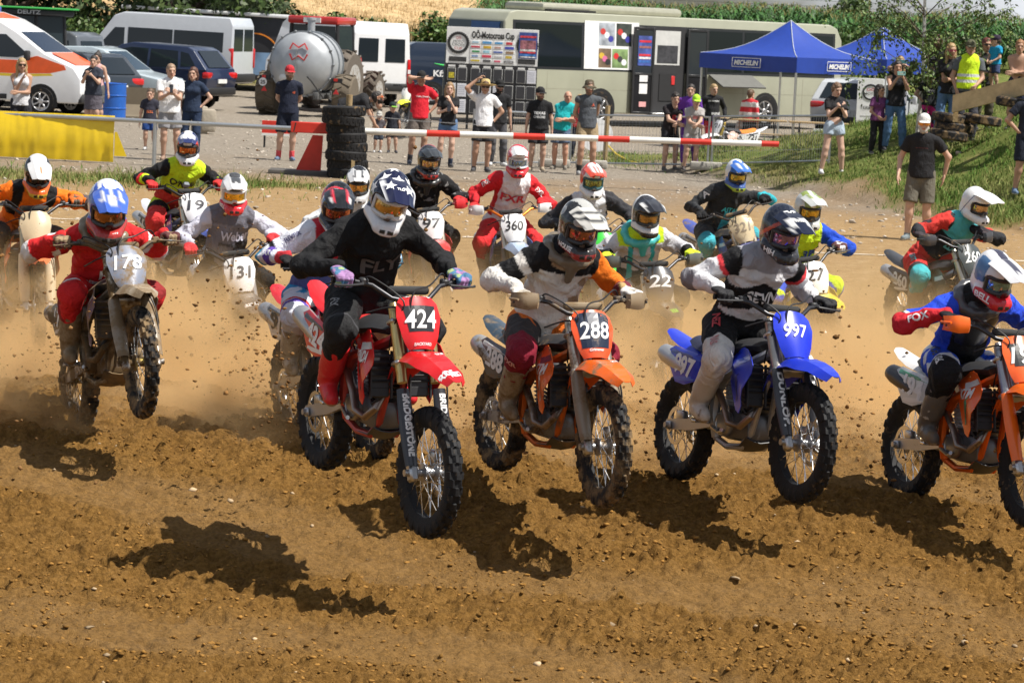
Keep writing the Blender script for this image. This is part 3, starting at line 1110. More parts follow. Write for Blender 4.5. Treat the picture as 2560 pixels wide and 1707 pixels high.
 for s in (1, -1):
  mb.prism([(-.12, .445), (-.12, .375), (-.45, .325), (-.78, .305), (-.81, .335), (-.78, .37), (-.45, .395)], lambda p, s=s: (p[0], s * (.118 if p[0] > -.2 else .105), p[1]), lambda p, s=s: (p[0], s * (.085 if p[0] > -.2 else .078), p[1]))
  mb.box((RA.x, s * .115, RA.z), (.06, .02, .05), ch=.008)
  mb.tube([(RA.x, s * .105, RA.z), (RA.x, s * .142, RA.z)], .018, 10)
 mb.box((-.26, 0, .385), (.09, .19, .08), ch=.02)
 B['swingarm'] = mb.mesh('swingarm')
 mb = MB()
 for k in range(9):
  mb.lathe([(.034, -.006), (.042, 0), (.034, .006)], 12, Matrix.Translation((-.15 - .006 * k, 0, .48 + .027 * k)), close=False)
 mb.tube([(-.15, 0, .42), (-.21, 0, .76)], .026, 8)
 B['shock'] = mb.mesh('shock')
 mb = MB()                                            # chain and sprocket
 M_ = Matrix.Translation((RA.x, .065, RA.z)) @ ry()
 mb.lathe([(.085, -.003), (.105, -.003), (.105, .003), (.085, .003), (.085, -.003)], 30, M_, close=False)
 for k in range(6):
  a = k * 1.047
  mb.tube([(RA.x + .04 * math.cos(a), .06, RA.z + .04 * math.sin(a)), (RA.x + .09 * math.cos(a), .065, RA.z + .09 * math.sin(a))], .008, 4)
 mb.tube([(RA.x, .065, RA.z + .105), (-.10, .075, .45)], .007, 4)
 mb.tube([(RA.x, .065, RA.z - .105), (-.10, .075, .37)], .007, 4)
 B['chain'] = mb.mesh('chain')
 # tank, seat, tail
 g = []
 for x, zc, hw, dr in [(.26, .955, .05, .02), (.18, .985, .085, .05), (.06, .975, .10, .07), (-.06, .955, .105, .08)]:
  g.append([(x, a * hw, zc - dr * abs(a) ** 2.2) for a in np.linspace(-1, 1, 9)])
 B['fuel_tank'] = MB().shell(g, .05).mesh('fuel_tank')
 g = []
 for x, zc, hw, dr in [(.20, .985, .055, .035), (.05, .975, .07, .06), (-.10, .948, .082, .075), (-.25, .938, .088, .075), (-.40, .945, .088, .07), (-.52, .962, .082, .06), (-.60, .972, .065, .035)]:
  g.append([(x, a * hw, zc - dr * abs(a) ** 2.6) for a in np.linspace(-1, 1, 11)])
 B['seat'] = MB().shell(g, .035).mesh('seat')
 g = []
 for x, zc, hw, dr in [(-.42, .90, .085, .06), (-.58, .935, .092, .055), (-.72, .955, .095, .045), (-.86, .985, .082, .03), (-.98, 1.02, .055, .015), (-1.01, 1.03, .03, .005)]:
  g.append([(x, a * hw, zc - dr * abs(a) ** 2.5) for a in np.linspace(-1, 1, 9)])
 B['tail_fender'] = MB().shell(g, .004).mesh('tail_fender')
 for s, k in ((1, 'L'), (-1, 'R')):
  poly = [(-.08, .86), (-.25, .875), (-.45, .895), (-.60, .915), (-.66, .88), (-.60, .76), (-.52, .66), (-.40, .645), (-.25, .68), (-.12, .74)]
  off = .205 if s < 0 else .135
  mb = MB()
  cx, cz = -.38, .78
  grid = []
  for t in np.linspace(0.02, 1, 5):
   row = []
   for q in poly + [poly[0]]:
    x, z = cx + (q[0] - cx) * t, cz + (q[1] - cz) * t
    yo = s * (.10 + (off - .10) * sstep(-.08, -.26, x) - .03 * sstep(.86, .93, z) + .006 * (1 - t))
    row.append((x, float(yo), z))
   grid.append(row)
  mb.shell(grid, .004 * s)
  B['side_panel' + k] = mb.mesh('side_panel')
  B['side_bvh' + k] = bvh_of(B['side_panel' + k])
  # radiator shroud
  grid = []
  top = [(.05, .93, .10), (.18, .955, .125), (.30, .945, .165), (.40, .90, .195), (.45, .84, .205)]
  bot = [(.02, .78, .125), (.10, .70, .155), (.20, .60, .185), (.27, .52, .20), (.31, .50, .20)]
  for (a, b) in zip(top, bot):
   row = []
   for t in np.linspace(0, 1, 7):
    row.append((a[0] + (b[0] - a[0]) * t, s * (a[2] + (b[2] - a[2]) * t + .014 * math.sin(t * 3.1) - .012 * math.sin(t * 9)), a[1] + (b[1] - a[1]) * t))
   grid.append(row)
  B['shroud' + k] = MB().shell(grid, .004 * -s).mesh('shroud')
  B['shroud_bvh' + k] = bvh_of(B['shroud' + k])
  mb = MB()
  mb.box((.315, s * .115, .70), (.035, .115, .30), ch=.01, rot=Matrix.Rotation(R(-8), 3, 'Y'))
  B['radiator' + k] = mb.mesh('radiator')
  mb = MB()
  for j in range(7):
   mb.box((.342 + .006 * j - .012, s * .115, .575 + j * .042), (.022, .125, .006), rot=Matrix.Rotation(R(35), 3, 'Y'))
  for yy in (.055, .175):
   mb.box((.345, s * yy, .70), (.02, .008, .30), rot=Matrix.Rotation(R(-8), 3, 'Y'))
  B['radiator_louvre' + k] = mb.mesh('radiator_louvre')
  mb = MB()
  mb.box((-.14, s * .21, .395), (.05, .10, .018), ch=.004)
  for j in range(4):
   mb.box((-.16 + .0133 * j, s * .21, .408), (.004, .09, .014))
  mb.box((-.14, s * .15, .40), (.04, .04, .03), ch=.006)
  B['foot_peg' + k] = mb.mesh('foot_peg')
 mb = MB()
 mb.tube(smooth_pts([(.33, -.10, .56), (.30, -.13, .50), (.20, -.10, .52), (.12, -.06, .50)]), .013, 6)
 B['coolant_hose'] = mb.mesh('coolant_hose')
 for v in B['coolant_hose'].vertices: v.co.z = squat(v.co.z)
 B['brake_hose'] = MB().tube(smooth_pts([fpt(.52, .06, .07), fpt(.42, .12, .06), fpt(.30, .14, .045), fpt(.10, .13, .0), (FA.x - .09, .10, FA.z + .08)]), .0055, 6).mesh('brake_hose')
 B['throttle_cable'] = MB().tube(smooth_pts([fpt(.74, -.24, -.05), fpt(.74, -.12, .06), fpt(.66, -.02, .10), fpt(.60, .04, .02), (.30, .05, .93)]), .005, 6).mesh('throttle_cable')
 B['brake_pedal'] = MB().tube([(-.12, -.14, .37), (.02, -.165, .345), (.10, -.175, .36), (.12, -.20, .365)], [.011, .010, .010, .013], 6).mesh('brake_pedal')
 B['gear_lever'] = MB().tube([(-.02, .13, .38), (.08, .165, .39), (.10, .20, .395)], [.009, .008, .011], 6).mesh('gear_lever')
 B['skid_plate'] = MB().shell([[(x, a * .10, z + .03 * a * a) for a in np.linspace(-1, 1, 5)] for x, z in [(-.12, .258), (.05, .245), (.17, .255), (.25, .31)]], .006).mesh('skid_plate')
 mb = MB()
 mb.box((FA.x - .11, .075, FA.z + .06), (.10, .045, .07), ch=.015)
 B['brake_caliper'] = mb.mesh('brake_caliper')
 lower_chassis(B)
 B['caliperR'] = MB().box((RA.x + .10, -.075, RA.z + .07), (.09, .045, .06), ch=.015).mesh('brake_caliper')
 return B
LOW = .85
PIV = V((-.13, 0, .41))
def swing_m(ext):
 return Matrix.Translation(PIV) @ Matrix.Rotation(-math.asin(min(.6, ext * .8 / .61)), 4, 'Y') @ Matrix.Translation(-PIV)
def swing(p, ext):
 return swing_m(ext) @ p
def squat(z):
 return z if z < .35 else .35 + (z - .35) * LOW
def lower_chassis(B):
 for k in list(B):
  if k.rstrip('LR') in ('frame', 'engine', 'engine_cover', 'exhaust_pipe', 'silencer', 'shock', 'fuel_tank', 'seat', 'tail_fender', 'side_panel', 'shroud', 'radiator', 'radiator_louvre'):
   for v in B[k].vertices:
    v.co.z = squat(v.co.z)
 for k in 'LR':
  B['side_bvh' + k] = bvh_of(B['side_panel' + k])
  B['shroud_bvh' + k] = bvh_of(B['shroud' + k])
def bike_matrix(d):
 """pose from the two axles seen in the photograph and the lean that carries the plate to its place"""
 k = 2560 / 2352
 if d.get('auto'):
  X, Y = d['plate'][0] * k, d['plate'][1] * k
  lo, hi = 18.0, 60.0
  for _ in range(40):
   m = (lo + hi) / 2
   p = px(X, Y, m)
   if p.z - float(Z(p.x, p.y)) > .97 + d.get('lift', 0): lo = m
   else: hi = m
  d['d'] = lo - .2
  def onground(x, dd, r):
   a, b = -200., 2500.
   for _ in range(40):
    m = (a + b) / 2
    p = px(x * k, m, dd)
    if p.z - float(Z(p.x, p.y)) - r - d.get('lift', 0) > 0: a = m
    else: b = m
   return (x, a / k)
  d['F'] = onground(d['Fx'], d['d'], .348)
  dx = (d['Fx'] - d['Rx']) * k * d['d'] / FPX
  d['Rr'] = onground(d['Rx'], d['d'] + math.sqrt(max(1.48 ** 2 - dx * dx, .2)), .335)
 fpx, rpx = [c * k for c in d['F']], [c * k for c in d['Rr']]
 Fp = px(*fpx, d['d'])
 ext = d.get('ext', 0.)
 fa, ra = FA - FD * ext, swing(RA, ext)
 L = (fa - ra).length
 best = None
 dd = d['d'] - .3
 while dd < d['d'] + 1.6:
  q = px(*rpx, dd)
  e = abs((q - Fp).length - L)
  if best is None or e < best[0]: best = (e, q)
  dd += .01
 Rp = best[1]
 Rp = Fp + (Rp - Fp).normalized() * L
 ex0 = (fa - ra).normalized()
 ex = (Fp - Rp).normalized()
 def frame(lean):
  up = V((0, 0, 1))
  ey = up.cross(ex).normalized()
  ez = ex.cross(ey).normalized()
  c, s = math.cos(lean), math.sin(lean)
  y2 = ey * c + ez * s
  z2 = ez * c - ey * s
  W = Matrix((ex, y2, z2)).transposed()
  b = Matrix((ex0, V((0, 1, 0)), ex0.cross(V((0, 1, 0))))).transposed()
  Rm = W @ b.transposed()
  T = Fp - Rm @ fa
  return Matrix.Translation(T) @ Rm.to_4x4()
 if d.get('lean') is not None:
  return frame(R(d['lean']))
 pp = [c * k for c in d['plate']]
 pl = fpt(.65, 0, .1)
 bl = min(np.linspace(-28, 28, 113), key=lambda a: (V(proj(frame(R(a)) @ pl)[:2]) - V(pp)).length)
 d['_lean'] = bl
 return frame(R(float(bl)))
def make_bike(d):
 B = bike_meshes()
 M_ = bike_matrix(d)
 mud = d.get('mud', .25)
 T = thing('motocross_bike', d['bike_label'], 'motocross bike', M_, 'motocross bikes racing from the start gate')
 st = R(d.get('steer', 0))
 ax0, ax1 = fpt(0, 0, -.06), fpt(1, 0, -.06)
 S = Matrix.Translation(ax0) @ Matrix.Rotation(st, 4, (ax1 - ax0).normalized()) @ Matrix.Translation(-ax0)
 d['_S'], d['_M'] = S, M_
 E = Matrix.Translation(-FD * d.get('ext', 0.))
 SW = swing_m(d.get('ext', 0.))
 main = plastic(d['main'], mud)
 fend = plastic(d.get('fender', d['main']), mud)
 platem = plastic(d.get('platecol', WHITE), mud * .8)
 sidem = plastic(d.get('sidecol', d.get('platecol', WHITE)), mud)
 tailm = plastic(d.get('tail', d['main']), mud)
 shroudm = plastic(d.get('shroud', d['main']), mud)
 alu = metal((.50, .50, .50), .38, mud)
 dark = mat((.03, .03, .032), .5, mud=mud, kind='dark_plastic')
 steel = metal((.62, .62, .62), .25, mud * .6)
 rubb = rubber(min(.52, mud * 1.1 + .16))
 rimm = mat(d.get('rim', (.02, .02, .022)), .25, metal=.7, mud=mud * .8, kind='rim')
 blk = mat(BLACK, .6, mud=mud * .5, kind='black_trim')
 G = lambda n, k, m_, p, X=None, **kw: obj(n, B[k] if isinstance(k, str) else k, m_, p, X, **kw)
 W2_, K2_ = (.7, .7, .7), (.02, .02, .022)
 # wheels
 for fr in (True, False):
  key = 'fw' if fr else 'rw'
  c = (FA - FD * d.get('ext', 0.)) if fr else swing(RA, d.get('ext', 0.))
  X = (S if fr else Matrix()) @ Matrix.Translation(c) @ Matrix.Rotation(random.random() * 6, 4, 'Y')
  w = G('wheel', B[key]['tyre'], rubb, T, X)
  G('rim', B[key]['rim'], rimm, w)
  G('spokes', B[key]['spokes'], steel, w)
  G('hub', B[key]['hub'], mat(d.get('hub', (.35, .35, .36)), .35, metal=.8, mud=mud, kind='hub'), w)
  G('brake_disc', B[key]['brake_disc'], steel, w)
 for k in 'LR':
  f = G('fork_leg', 'fork_leg' + k, mat(d.get('fork', (.55, .50, .40)), .3, metal=.85, mud=mud, kind='fork_tube'), T, S)
  G('stanchion', 'stanchion' + k, metal((.45, .38, .22), .2, mud), f, E)
  G('axle_lug', 'axle_lug' + k, alu, f, E)
  fg = G('fork_guard', 'fork_guard' + k, plastic(d.get('guard', (.03, .03, .035)), mud), f, E)
 G('fork_clamp', 'fork_clamp', alu, T, S)
 hb = G('handlebar', 'handlebar', mat(d.get('bar', (.05, .05, .055)), .35, metal=.6, mud=mud, kind='bar'), T, S)
 G('bar_pad', 'bar_pad', mat(d.get('pad', (.03, .03, .03)), .8, mud=mud, kind='foam_pad'), hb)
 for k in 'LR':
  G('grip', 'grip' + k, rubber(mud), hb)
  G('lever', 'lever' + k, dark, hb)
  G('cable', 'cable' + k, mat(d.get('cablec', BLACK), .5, kind='cable'), hb)
  if d.get('hand'):
   G('hand_guard', 'hand_guard' + k, plastic(d['hand'], mud), hb)
 G('brake_caliper', 'brake_caliper', alu, T, S @ E)
 G('brake_caliper', 'caliperR', alu, T, SW)
 pl = G('number_plate', 'number_plate', platem, T, S)
 if d.get('num'):
  c = fpt(.665, 0, .12)
  if d.get('numbg'):
   pts, fs = [], []
   g = [(-.095, .07), (.095, .07), (.075, -.07), (-.075, -.07)]
   bmv = np.array([(a, b) for b in np.linspace(-1, 1, 7) for a in np.linspace(-1, 1, 7)])
   vv = np.stack([bmv[:, 0] * (.083 + .012 * bmv[:, 1]) * d.get('bgs', 1.), bmv[:, 1] * .072 * d.get('bgh', 1.), bmv[:, 0] * 0], -1)
   ff = [(i * 7 + j, i * 7 + j + 1, i * 7 + j + 8, i * 7 + j + 7) for i in range(6) for j in range(6)]
   me = bpy.data.meshes.new('plate_background')
   me.from_pydata(decal_verts(vv, c, V((0, 1, 0)), FD, FN, B['plate_bvh'], .0025, .2), [], ff)
   obj('plate_background', me, plastic(d['numbg'], mud * .7), pl)
  lettering(d['num'], c, (0, 1, 0), FN, d.get('numh', .105), mat(d['numcol'], .5, mud=mud * .6, kind='number'), pl, w=d.get('numw', .185), bvh=B['plate_bvh'], bold=.014, shear=d.get('shear', .15), eps=.005, name='plate_number')
 for tx, s_, h_, w_, col in d.get('plate_txt', []):
  lettering(tx, fpt(s_, 0, .12), (0, 1, 0), FN, h_, mat(col, .5, kind='number'), pl, w=w_, bvh=B['plate_bvh'], bold=.03, shear=.1, eps=.005, name='plate_lettering')
 fe = G('fender', 'fender', fend, T, S)
 for tx, x, y, h_, w_, col in d.get('fender_txt', []):
  lettering(tx, (x, y, .9), (-.25, .97, 0), (0, 0, 1), h_, mat(col, .5, kind='number'), fe, w=w_, bvh=B['fender_bvh'], bold=.04, shear=.1, eps=.003, name='fender_lettering')
 G('frame', 'frame', mat(d.get('frame', (.45, .45, .46)), .4, metal=.6, mud=mud, kind='frame_paint'), T)
 en = G('engine', 'engine', mat((.16, .16, .165), .45, metal=.7, mud=mud * 1.2, kind='engine_case'), T)
 for k in 'LR':
  G('engine_cover', 'engine_cover' + k, mat(d.get('cover', (.33, .33, .34)), .4, metal=.8, mud=mud, kind='engine_cover'), en)
 G('exhaust_pipe', 'exhaust_pipe', mat((.30, .24, .20), .35, metal=.9, mud=mud * 1.3, kind='header_steel'), T)
 G('silencer', 'silencer', mat(d.get('silencer', (.5, .5, .5)), .35, metal=.7, mud=mud, kind='silencer'), T)
 G('swingarm', 'swingarm', mat((.42, .42, .43), .38, metal=.8, mud=mud, kind='swingarm'), T, SW)
 G('shock', 'shock', mat(d.get('spring', (.5, .5, .5)), .4, mud=mud, kind='spring'), T)
 G('chain', 'chain', mat(d.get('chain', (.25, .2, .12)), .4, metal=.8, mud=mud, kind='chain'), T, SW)
 G('fuel_tank', 'fuel_tank', dark, T)
 G('seat', 'seat', mat(d.get('seat', (.03, .03, .03)), .8, mud=mud * .6, bump=.2, kind='seat_cover'), T)
 G('tail_fender', 'tail_fender', tailm, T)
 for k, s in (('L', 1), ('R', -1)):
  sp = G('side_panel', 'side_panel' + k, sidem, T)
  if d.get('num'):
   lettering(d['num'], (-.40, s * .3, squat(.785)), (-.97 * s, 0, -.24 * s * (1 if s < 0 else 1)) if s > 0 else (.97, 0, -.16), (0, s, 0), .115, mat(d.get('sidenum', d['numcol']), .5, mud=mud * .6, kind='number'), sp,
      w=.26, bvh=B['side_bvh' + k], bold=.04, shear=.1, eps=.004, name='side_number')
  sh = G('shroud', 'shroud' + k, shroudm, T)
  gc, g2 = d.get('graphic', (W2_, K2_))
  def sticker(poly, O, U, n_, tgt, col, par, eps):
   tr = MB()
   c0 = (sum(p[0] for p in poly) / len(poly), sum(p[1] for p in poly) / len(poly))
   pts, fs = [c0], []
   ring = []
   m = len(poly)
   for i in range(m):
    a_, b_ = poly[i], poly[(i + 1) % m]
    for t in (0, .34, .67): ring.append((a_[0] + (b_[0] - a_[0]) * t, a_[1] + (b_[1] - a_[1]) * t))
   rr = len(ring)
   for f_ in (.5, 1.): pts += [(c0[0] + (x - c0[0]) * f_, c0[1] + (z - c0[1]) * f_) for x, z in ring]
   for i in range(rr):
    j = (i + 1) % rr
    fs += [(0, 1 + i, 1 + j), (1 + i, 1 + rr + i, 1 + rr + j, 1 + j)]
   N_ = V(n_).normalized(); U_ = V(U).normalized()
   me = bpy.data.meshes.new('sticker')
   me.from_pydata(decal_verts(np.array(pts), V(O), U_, N_.cross(U_), N_, tgt, eps, .9), [], fs)
   obj('sticker', me, plastic(col, mud * .8), par)
  ux = (1, 0, 0) if s < 0 else (-1, 0, 0)
  fx_ = 1 if s < 0 else -1
  sticker([(fx_ * -.10, .03), (fx_ * .10, .07), (fx_ * .16, .045), (fx_ * -.06, -.005)], (.25, s * .35, squat(.83)), ux, (0, s, 0), B['shroud_bvh' + k], gc, sh, .003)
  sticker([(fx_ * -.02, -.05), (fx_ * .04, -.02), (fx_ * .04, -.16), (fx_ * .015, -.19)], (.25, s * .35, squat(.80)), ux, (0, s, 0), B['shroud_bvh' + k], g2, sh, .0035)
  sticker([(fx_ * -.16, -.10), (fx_ * .10, -.085), (fx_ * .14, -.06), (fx_ * -.13, -.07)], (-.38, s * .35, squat(.78)), ux, (0, s, 0), B['side_bvh' + k], gc, sp, .0028)
  sticker([(fx_ * -.20, .10), (fx_ * .18, .055), (fx_ * .18, .035), (fx_ * -.20, .075)], (-.40, s * .35, squat(.78)), ux, (0, s, 0), B['side_bvh' + k], g2, sp, .0028)
  if d.get('shroud_txt') and s < 0:
   tx, col = d['shroud_txt']
   lettering(tx, (.23, s * .3, squat(.80)), (.85, 0, .1), (0, s, 0), .06, mat(col, .5, kind='number'), sh, w=.22, bvh=B['shroud_bvh' + k], bold=.04, shear=.2, eps=.004, name='shroud_lettering')
  r_ = G('radiator', 'radiator' + k, mat((.05, .05, .055), .5, metal=.5, mud=mud, kind='radiator'), T)
  G('radiator_louvre', 'radiator_louvre' + k, dark, r_)
  G('foot_peg', 'foot_peg' + k, steel, T)
 G('brake_pedal', 'brake_pedal', alu, T)
 G('gear_lever', 'gear_lever', alu, T)
 G('skid_plate', 'skid_plate', dark, T)
 G('coolant_hose', 'coolant_hose', blk, en)
 G('brake_hose', 'brake_hose', blk, T, S)
 G('throttle_cable', 'throttle_cable', blk, T, S)
 if d.get('guard_txt'):
  tx, col = d['guard_txt']
  for k, s in (('R', -1), ('L', 1)):
   c = fpt(.25, s * .108, .05)
   n_ = (FN * .7 + V((0, -.75 if s < 0 else -.2, 0))).normalized()
   # lettering runs down the guard; it belongs to the fork leg like the guard it is printed on
   lettering(tx, c, -FD, n_, .034, mat(col, .5, kind='number'), [o for o in T.children if o.name.startswith('fork_leg')][0 if k == 'L' else 1], w=.34, bvh=bvh_of(B['fork_guard' + k]), bold=.04, eps=.003, name='guard_lettering', sub=.4).matrix_local = E
 return T
# ---------------------------------------------------------------- bodies: blended limb volumes turned into one skin
def prim(a, b, ra, rb=None, flat=None, cap=False, id=0, sub=False, k=None):
 return dict(a=np.array(a, float), b=np.array(b, float), ra=ra, rb=ra if rb is None else rb, flat=flat, cap=cap, id=id, sub=sub, k=k)
def pdist(P, p):
 """distance of points P (.., 3) to one limb; also the place along it"""
 ba = p['b'] - p['a']
 L2 = max(ba @ ba, 1e-9)
 q = P - p['a']
 tu = (q @ ba) / L2
 t = np.clip(tu, 0, 1)
 v = q - t[..., None] * ba
 if p['flat'] is not None:
  n, s = np.array(p['flat'][0], float), p['flat'][1]
  n = n / np.linalg.norm(n)
  v = v + (v @ n)[..., None] * n * (1 / s - 1)
  f = s ** .5 if s < 1 else 1
 else:
  f = 1
 d = (np.sqrt((v * v).sum(-1)) - (p['ra'] + (p['rb'] - p['ra']) * t)) * f
 if p['cap']:
  L = L2 ** .5
  if p['cap'] in (True, 'b', 'ab'): d = np.maximum(d, (tu - 1) * L)
  if p['cap'] in ('a', 'ab'): d = np.maximum(d, -tu * L)
 return d, t
def skin(prims, h=.016, k=.03, noise=None):
 lo = np.min([np.minimum(p['a'], p['b']) - max(p['ra'], p['rb']) * 1.3 for p in prims if not p['sub']], 0) - 3 * h
 hi = np.max([np.maximum(p['a'], p['b']) + max(p['ra'], p['rb']) * 1.3 for p in prims if not p['sub']], 0) + 3 * h
 n = np.ceil((hi - lo) / h).astype(int) + 1
 D = np.full(n, 1.0, np.float64)
 for p in prims:
  r = max(p['ra'], p['rb']) * 1.3 + 2.5 * h + k
  i0 = np.maximum(np.floor((np.minimum(p['a'], p['b']) - r - lo) / h).astype(int), 0)
  i1 = np.minimum(np.ceil((np.maximum(p['a'], p['b']) + r - lo) / h).astype(int) + 1, n)
  if (i1 <= i0).any(): continue
  ax = [lo[i] + h * np.arange(i0[i], i1[i]) for i in range(3)]
  P = np.stack(np.meshgrid(*ax, indexing='ij'), -1)
  d, _ = pdist(P, p)
  sl = tuple(slice(i0[i], i1[i]) for i in range(3))
  E = D[sl]
  if p['sub']:
   D[sl] = np.maximum(E, -d)
  else:
   kk = p['k'] or k
   hh = np.clip(.5 + .5 * (E - d) / kk, 0, 1)
   D[sl] = E * (1 - hh) + d * hh - kk * hh * (1 - hh)
 v, f = snet(D, lo, h)
 return v, f
_E = [((0, 0, 0), a) for a in range(3)]
_CE = []
for ax_ in range(3):
 o_ = [i for i in range(3) if i != ax_]
 for u_ in (0, 1):
  for w_ in (0, 1):
   c_ = [0, 0, 0]
   c_[o_[0]], c_[o_[1]] = u_, w_
   _CE.append((tuple(c_), ax_))
def snet(D, lo, h):
 S = D < 0
 nx, ny, nz = D.shape
 cs = np.zeros((nx - 1, ny - 1, nz - 1), np.int8)
 for i in (0, 1):
  for j in (0, 1):
   for k in (0, 1):
    cs += S[i:nx - 1 + i, j:ny - 1 + j, k:nz - 1 + k]
 act = (cs > 0) & (cs < 8)
 idx = np.full(act.shape, -1, np.int64)
 ijk = np.argwhere(act)
 idx[act] = np.arange(len(ijk))
 acc = np.zeros((len(ijk), 3))
 cnt = np.zeros(len(ijk))
 for c, ax in _CE:
  a = ijk + np.array(c)
  b = a.copy()
  b[:, ax] += 1
  d0, d1 = D[a[:, 0], a[:, 1], a[:, 2]], D[b[:, 0], b[:, 1], b[:, 2]]
  m = (d0 < 0) != (d1 < 0)
  t = d0[m] / (d0[m] - d1[m])
  pt = np.array(c, float)[None].repeat(m.sum(), 0)
  pt[:, ax] += t
  acc[m] += pt
  cnt[m] += 1
 v = (ijk + acc / np.maximum(cnt, 1)[:, None]) * h + lo
 F = []
 for ax in range(3):
  sl0 = [slice(None)] * 3
  sl1 = [slice(None)] * 3
  sl0[ax], sl1[ax] = slice(0, -1), slice(1, None)
  A, Bb = S[tuple(sl0)], S[tuple(sl1)]
  e = np.argwhere(A != Bb)
  o = [i for i in range(3) if i != ax]
  ok = (e[:, o[0]] > 0) & (e[:, o[1]] > 0)
  e = e[ok]
  fl = A[e[:, 0], e[:, 1], e[:, 2]]
  q = []
  for du, dw in ((1, 1), (0, 1), (0, 0), (1, 0)):
   c = e.copy()
   c[:, o[0]] -= du
   c[:, o[1]] -= dw
   q.append(idx[np.clip(c[:, 0], 0, nx - 2), np.clip(c[:, 1], 0, ny - 2), np.clip(c[:, 2], 0, nz - 2)])
  q = np.stack(q, -1)
  if ax == 1: fl = ~fl
  q[~fl] = q[~fl][:, ::-1]
  F.append(q)
 F = np.concatenate(F)
 return v, F[(F >= 0).all(1)]
def vnormals(v, f):
 n = np.cross(v[f[:, 2]] - v[f[:, 0]], v[f[:, 3]] - v[f[:, 1]])
 N = np.zeros_like(v)
 for i in range(4):
  np.add.at(N, f[:, i], n)
 return N / (np.linalg.norm(N, axis=1, keepdims=True) + 1e-12)
def wrinkle(v, f, amp, scale=9., seed=0.):
 N = vnormals(v, f)
 w = vnoise(v[:, 0] * scale + 1.5 * vnoise(v[:, 2] * 6, v[:, 1] * 6, seed), v[:, 1] * scale, v[:, 2] * scale * .9 + seed)
 w = 1 - np.abs(w) * 2.2
 w2 = vnoise(v[:, 0] * scale * 2.3, v[:, 1] * scale * 2.3, v[:, 2] * scale * 2.3 + seed * 2)
 return v + N * ((w * .7 + w2 * .5) * amp)[:, None]
def nearest(v, prims):
 best = np.full(len(v), 9.)
 bi = np.zeros(len(v), int)
 bt = np.zeros(len(v))
 for p in prims:
  if p['sub']: continue
  d, t = pdist(v, p)
  m = d < best
  best[m], bi[m], bt[m] = d[m], p['id'], t[m]
 return bi, bt
def ik(a, c, l1, l2, pole):
 a, c, pole = V(a), V(c), V(pole)
 d = c - a
 L = d.length
 mx = (l1 + l2) * .998
 if L > mx:
  c = a + d * (mx / L)
  d = c - a
  L = mx
 x = (l1 * l1 - l2 * l2 + L * L) / (2 * L)
 hgt = math.sqrt(max(l1 * l1 - x * x, 0))
 dn = d.normalized()
 pl = pole - dn * pole.dot(dn)
 if pl.length < 1e-4: pl = dn.orthogonal()
 return a + dn * x + pl.normalized() * hgt, c
# ---------------------------------------------------------------- templates: hands, heads, helmets, boots
_tp = {}
def hand_template(kind):
 """right hand; grip: bar along x, fingers over the front; else fingers along -z, palm facing +x"""
 if kind in _tp: return _tp[kind]
 P = []
 if kind == 'grip':
  P.append(prim((0.03, -.085, .012), (.03, -.0, .034), .026, .027, flat=((0, 0, 1), .62)))
  P.append(prim((-.018, -.075, .008), (-.028, -.0, .034), .026, .025, flat=((0, 0, 1), .62)))
  P.append(prim((.006, -.13, .004), (.005, -.06, .014), .029, .033, flat=((0, 0, 1), .72)))
  for x, l in ((-.036, .95), (-.013, 1.05), (.011, 1.0), (.034, .85)):
   P.append(prim((x, -.004, .033), (x, .028 * l, .026), .0125, .0115, k=.006))
   P.append(prim((x, .028 * l, .026), (x, .034 * l, -.010), .0115, .0105, k=.006))
   P.append(prim((x, .034 * l, -.010), (x, .010, -.028), .0105, .009, k=.006))
  P.append(prim((-.035, -.055, .006), (-.052, -.022, -.008), .016, .0125, k=.008))
  P.append(prim((-.052, -.022, -.008), (-.045, .006, -.024), .0125, .0105, k=.008))
  v, f = skin(P, .0052, .010)
 else:
  cr = .35 if kind == 'relaxed' else 1.15
  P.append(prim((0, .018, -.02), (0, .022, -.085), .027, .026, flat=((1, 0, 0), .55)))
  P.append(prim((0, -.014, -.02), (0, -.02, -.085), .027, .026, flat=((1, 0, 0), .55)))
  P.append(prim((0, 0, .03), (0, 0, -.03), .026, .029, flat=((1, 0, 0), .72)))
  for y, l in ((.033, .066), (.011, .078), (-.012, .073), (-.033, .056)):
   p = V((.0, y, -.092))
   for j, fr in enumerate((.45, .33, .25)):
    a = cr * (.4 + j * .55)
    q = p + V((math.sin(a), y * .12, -math.cos(a))) * l * fr * 1.1
    P.append(prim(p, q, .0105 - .0012 * j, .0095 - .0012 * j, k=.005))
    p = q
  P.append(prim((.006, .028, -.025), (.022, .047, -.058), .014, .0115, k=.008))
  P.append(prim((.022, .047, -.058), (.034, .046, -.085), .0112, .009, k=.006))
  v, f = skin(P, .0065, .010)
 _tp[kind] = (v, f)
 return v, f
def mirror(vf, axis=0):
 v, f = vf
 v = v.copy()
 v[:, axis] *= -1
 return v, f[:, ::-1]
def place(v, M_):
 A = np.array(M_.to_3x3())
 return v @ A.T + np.array(M_.translation)
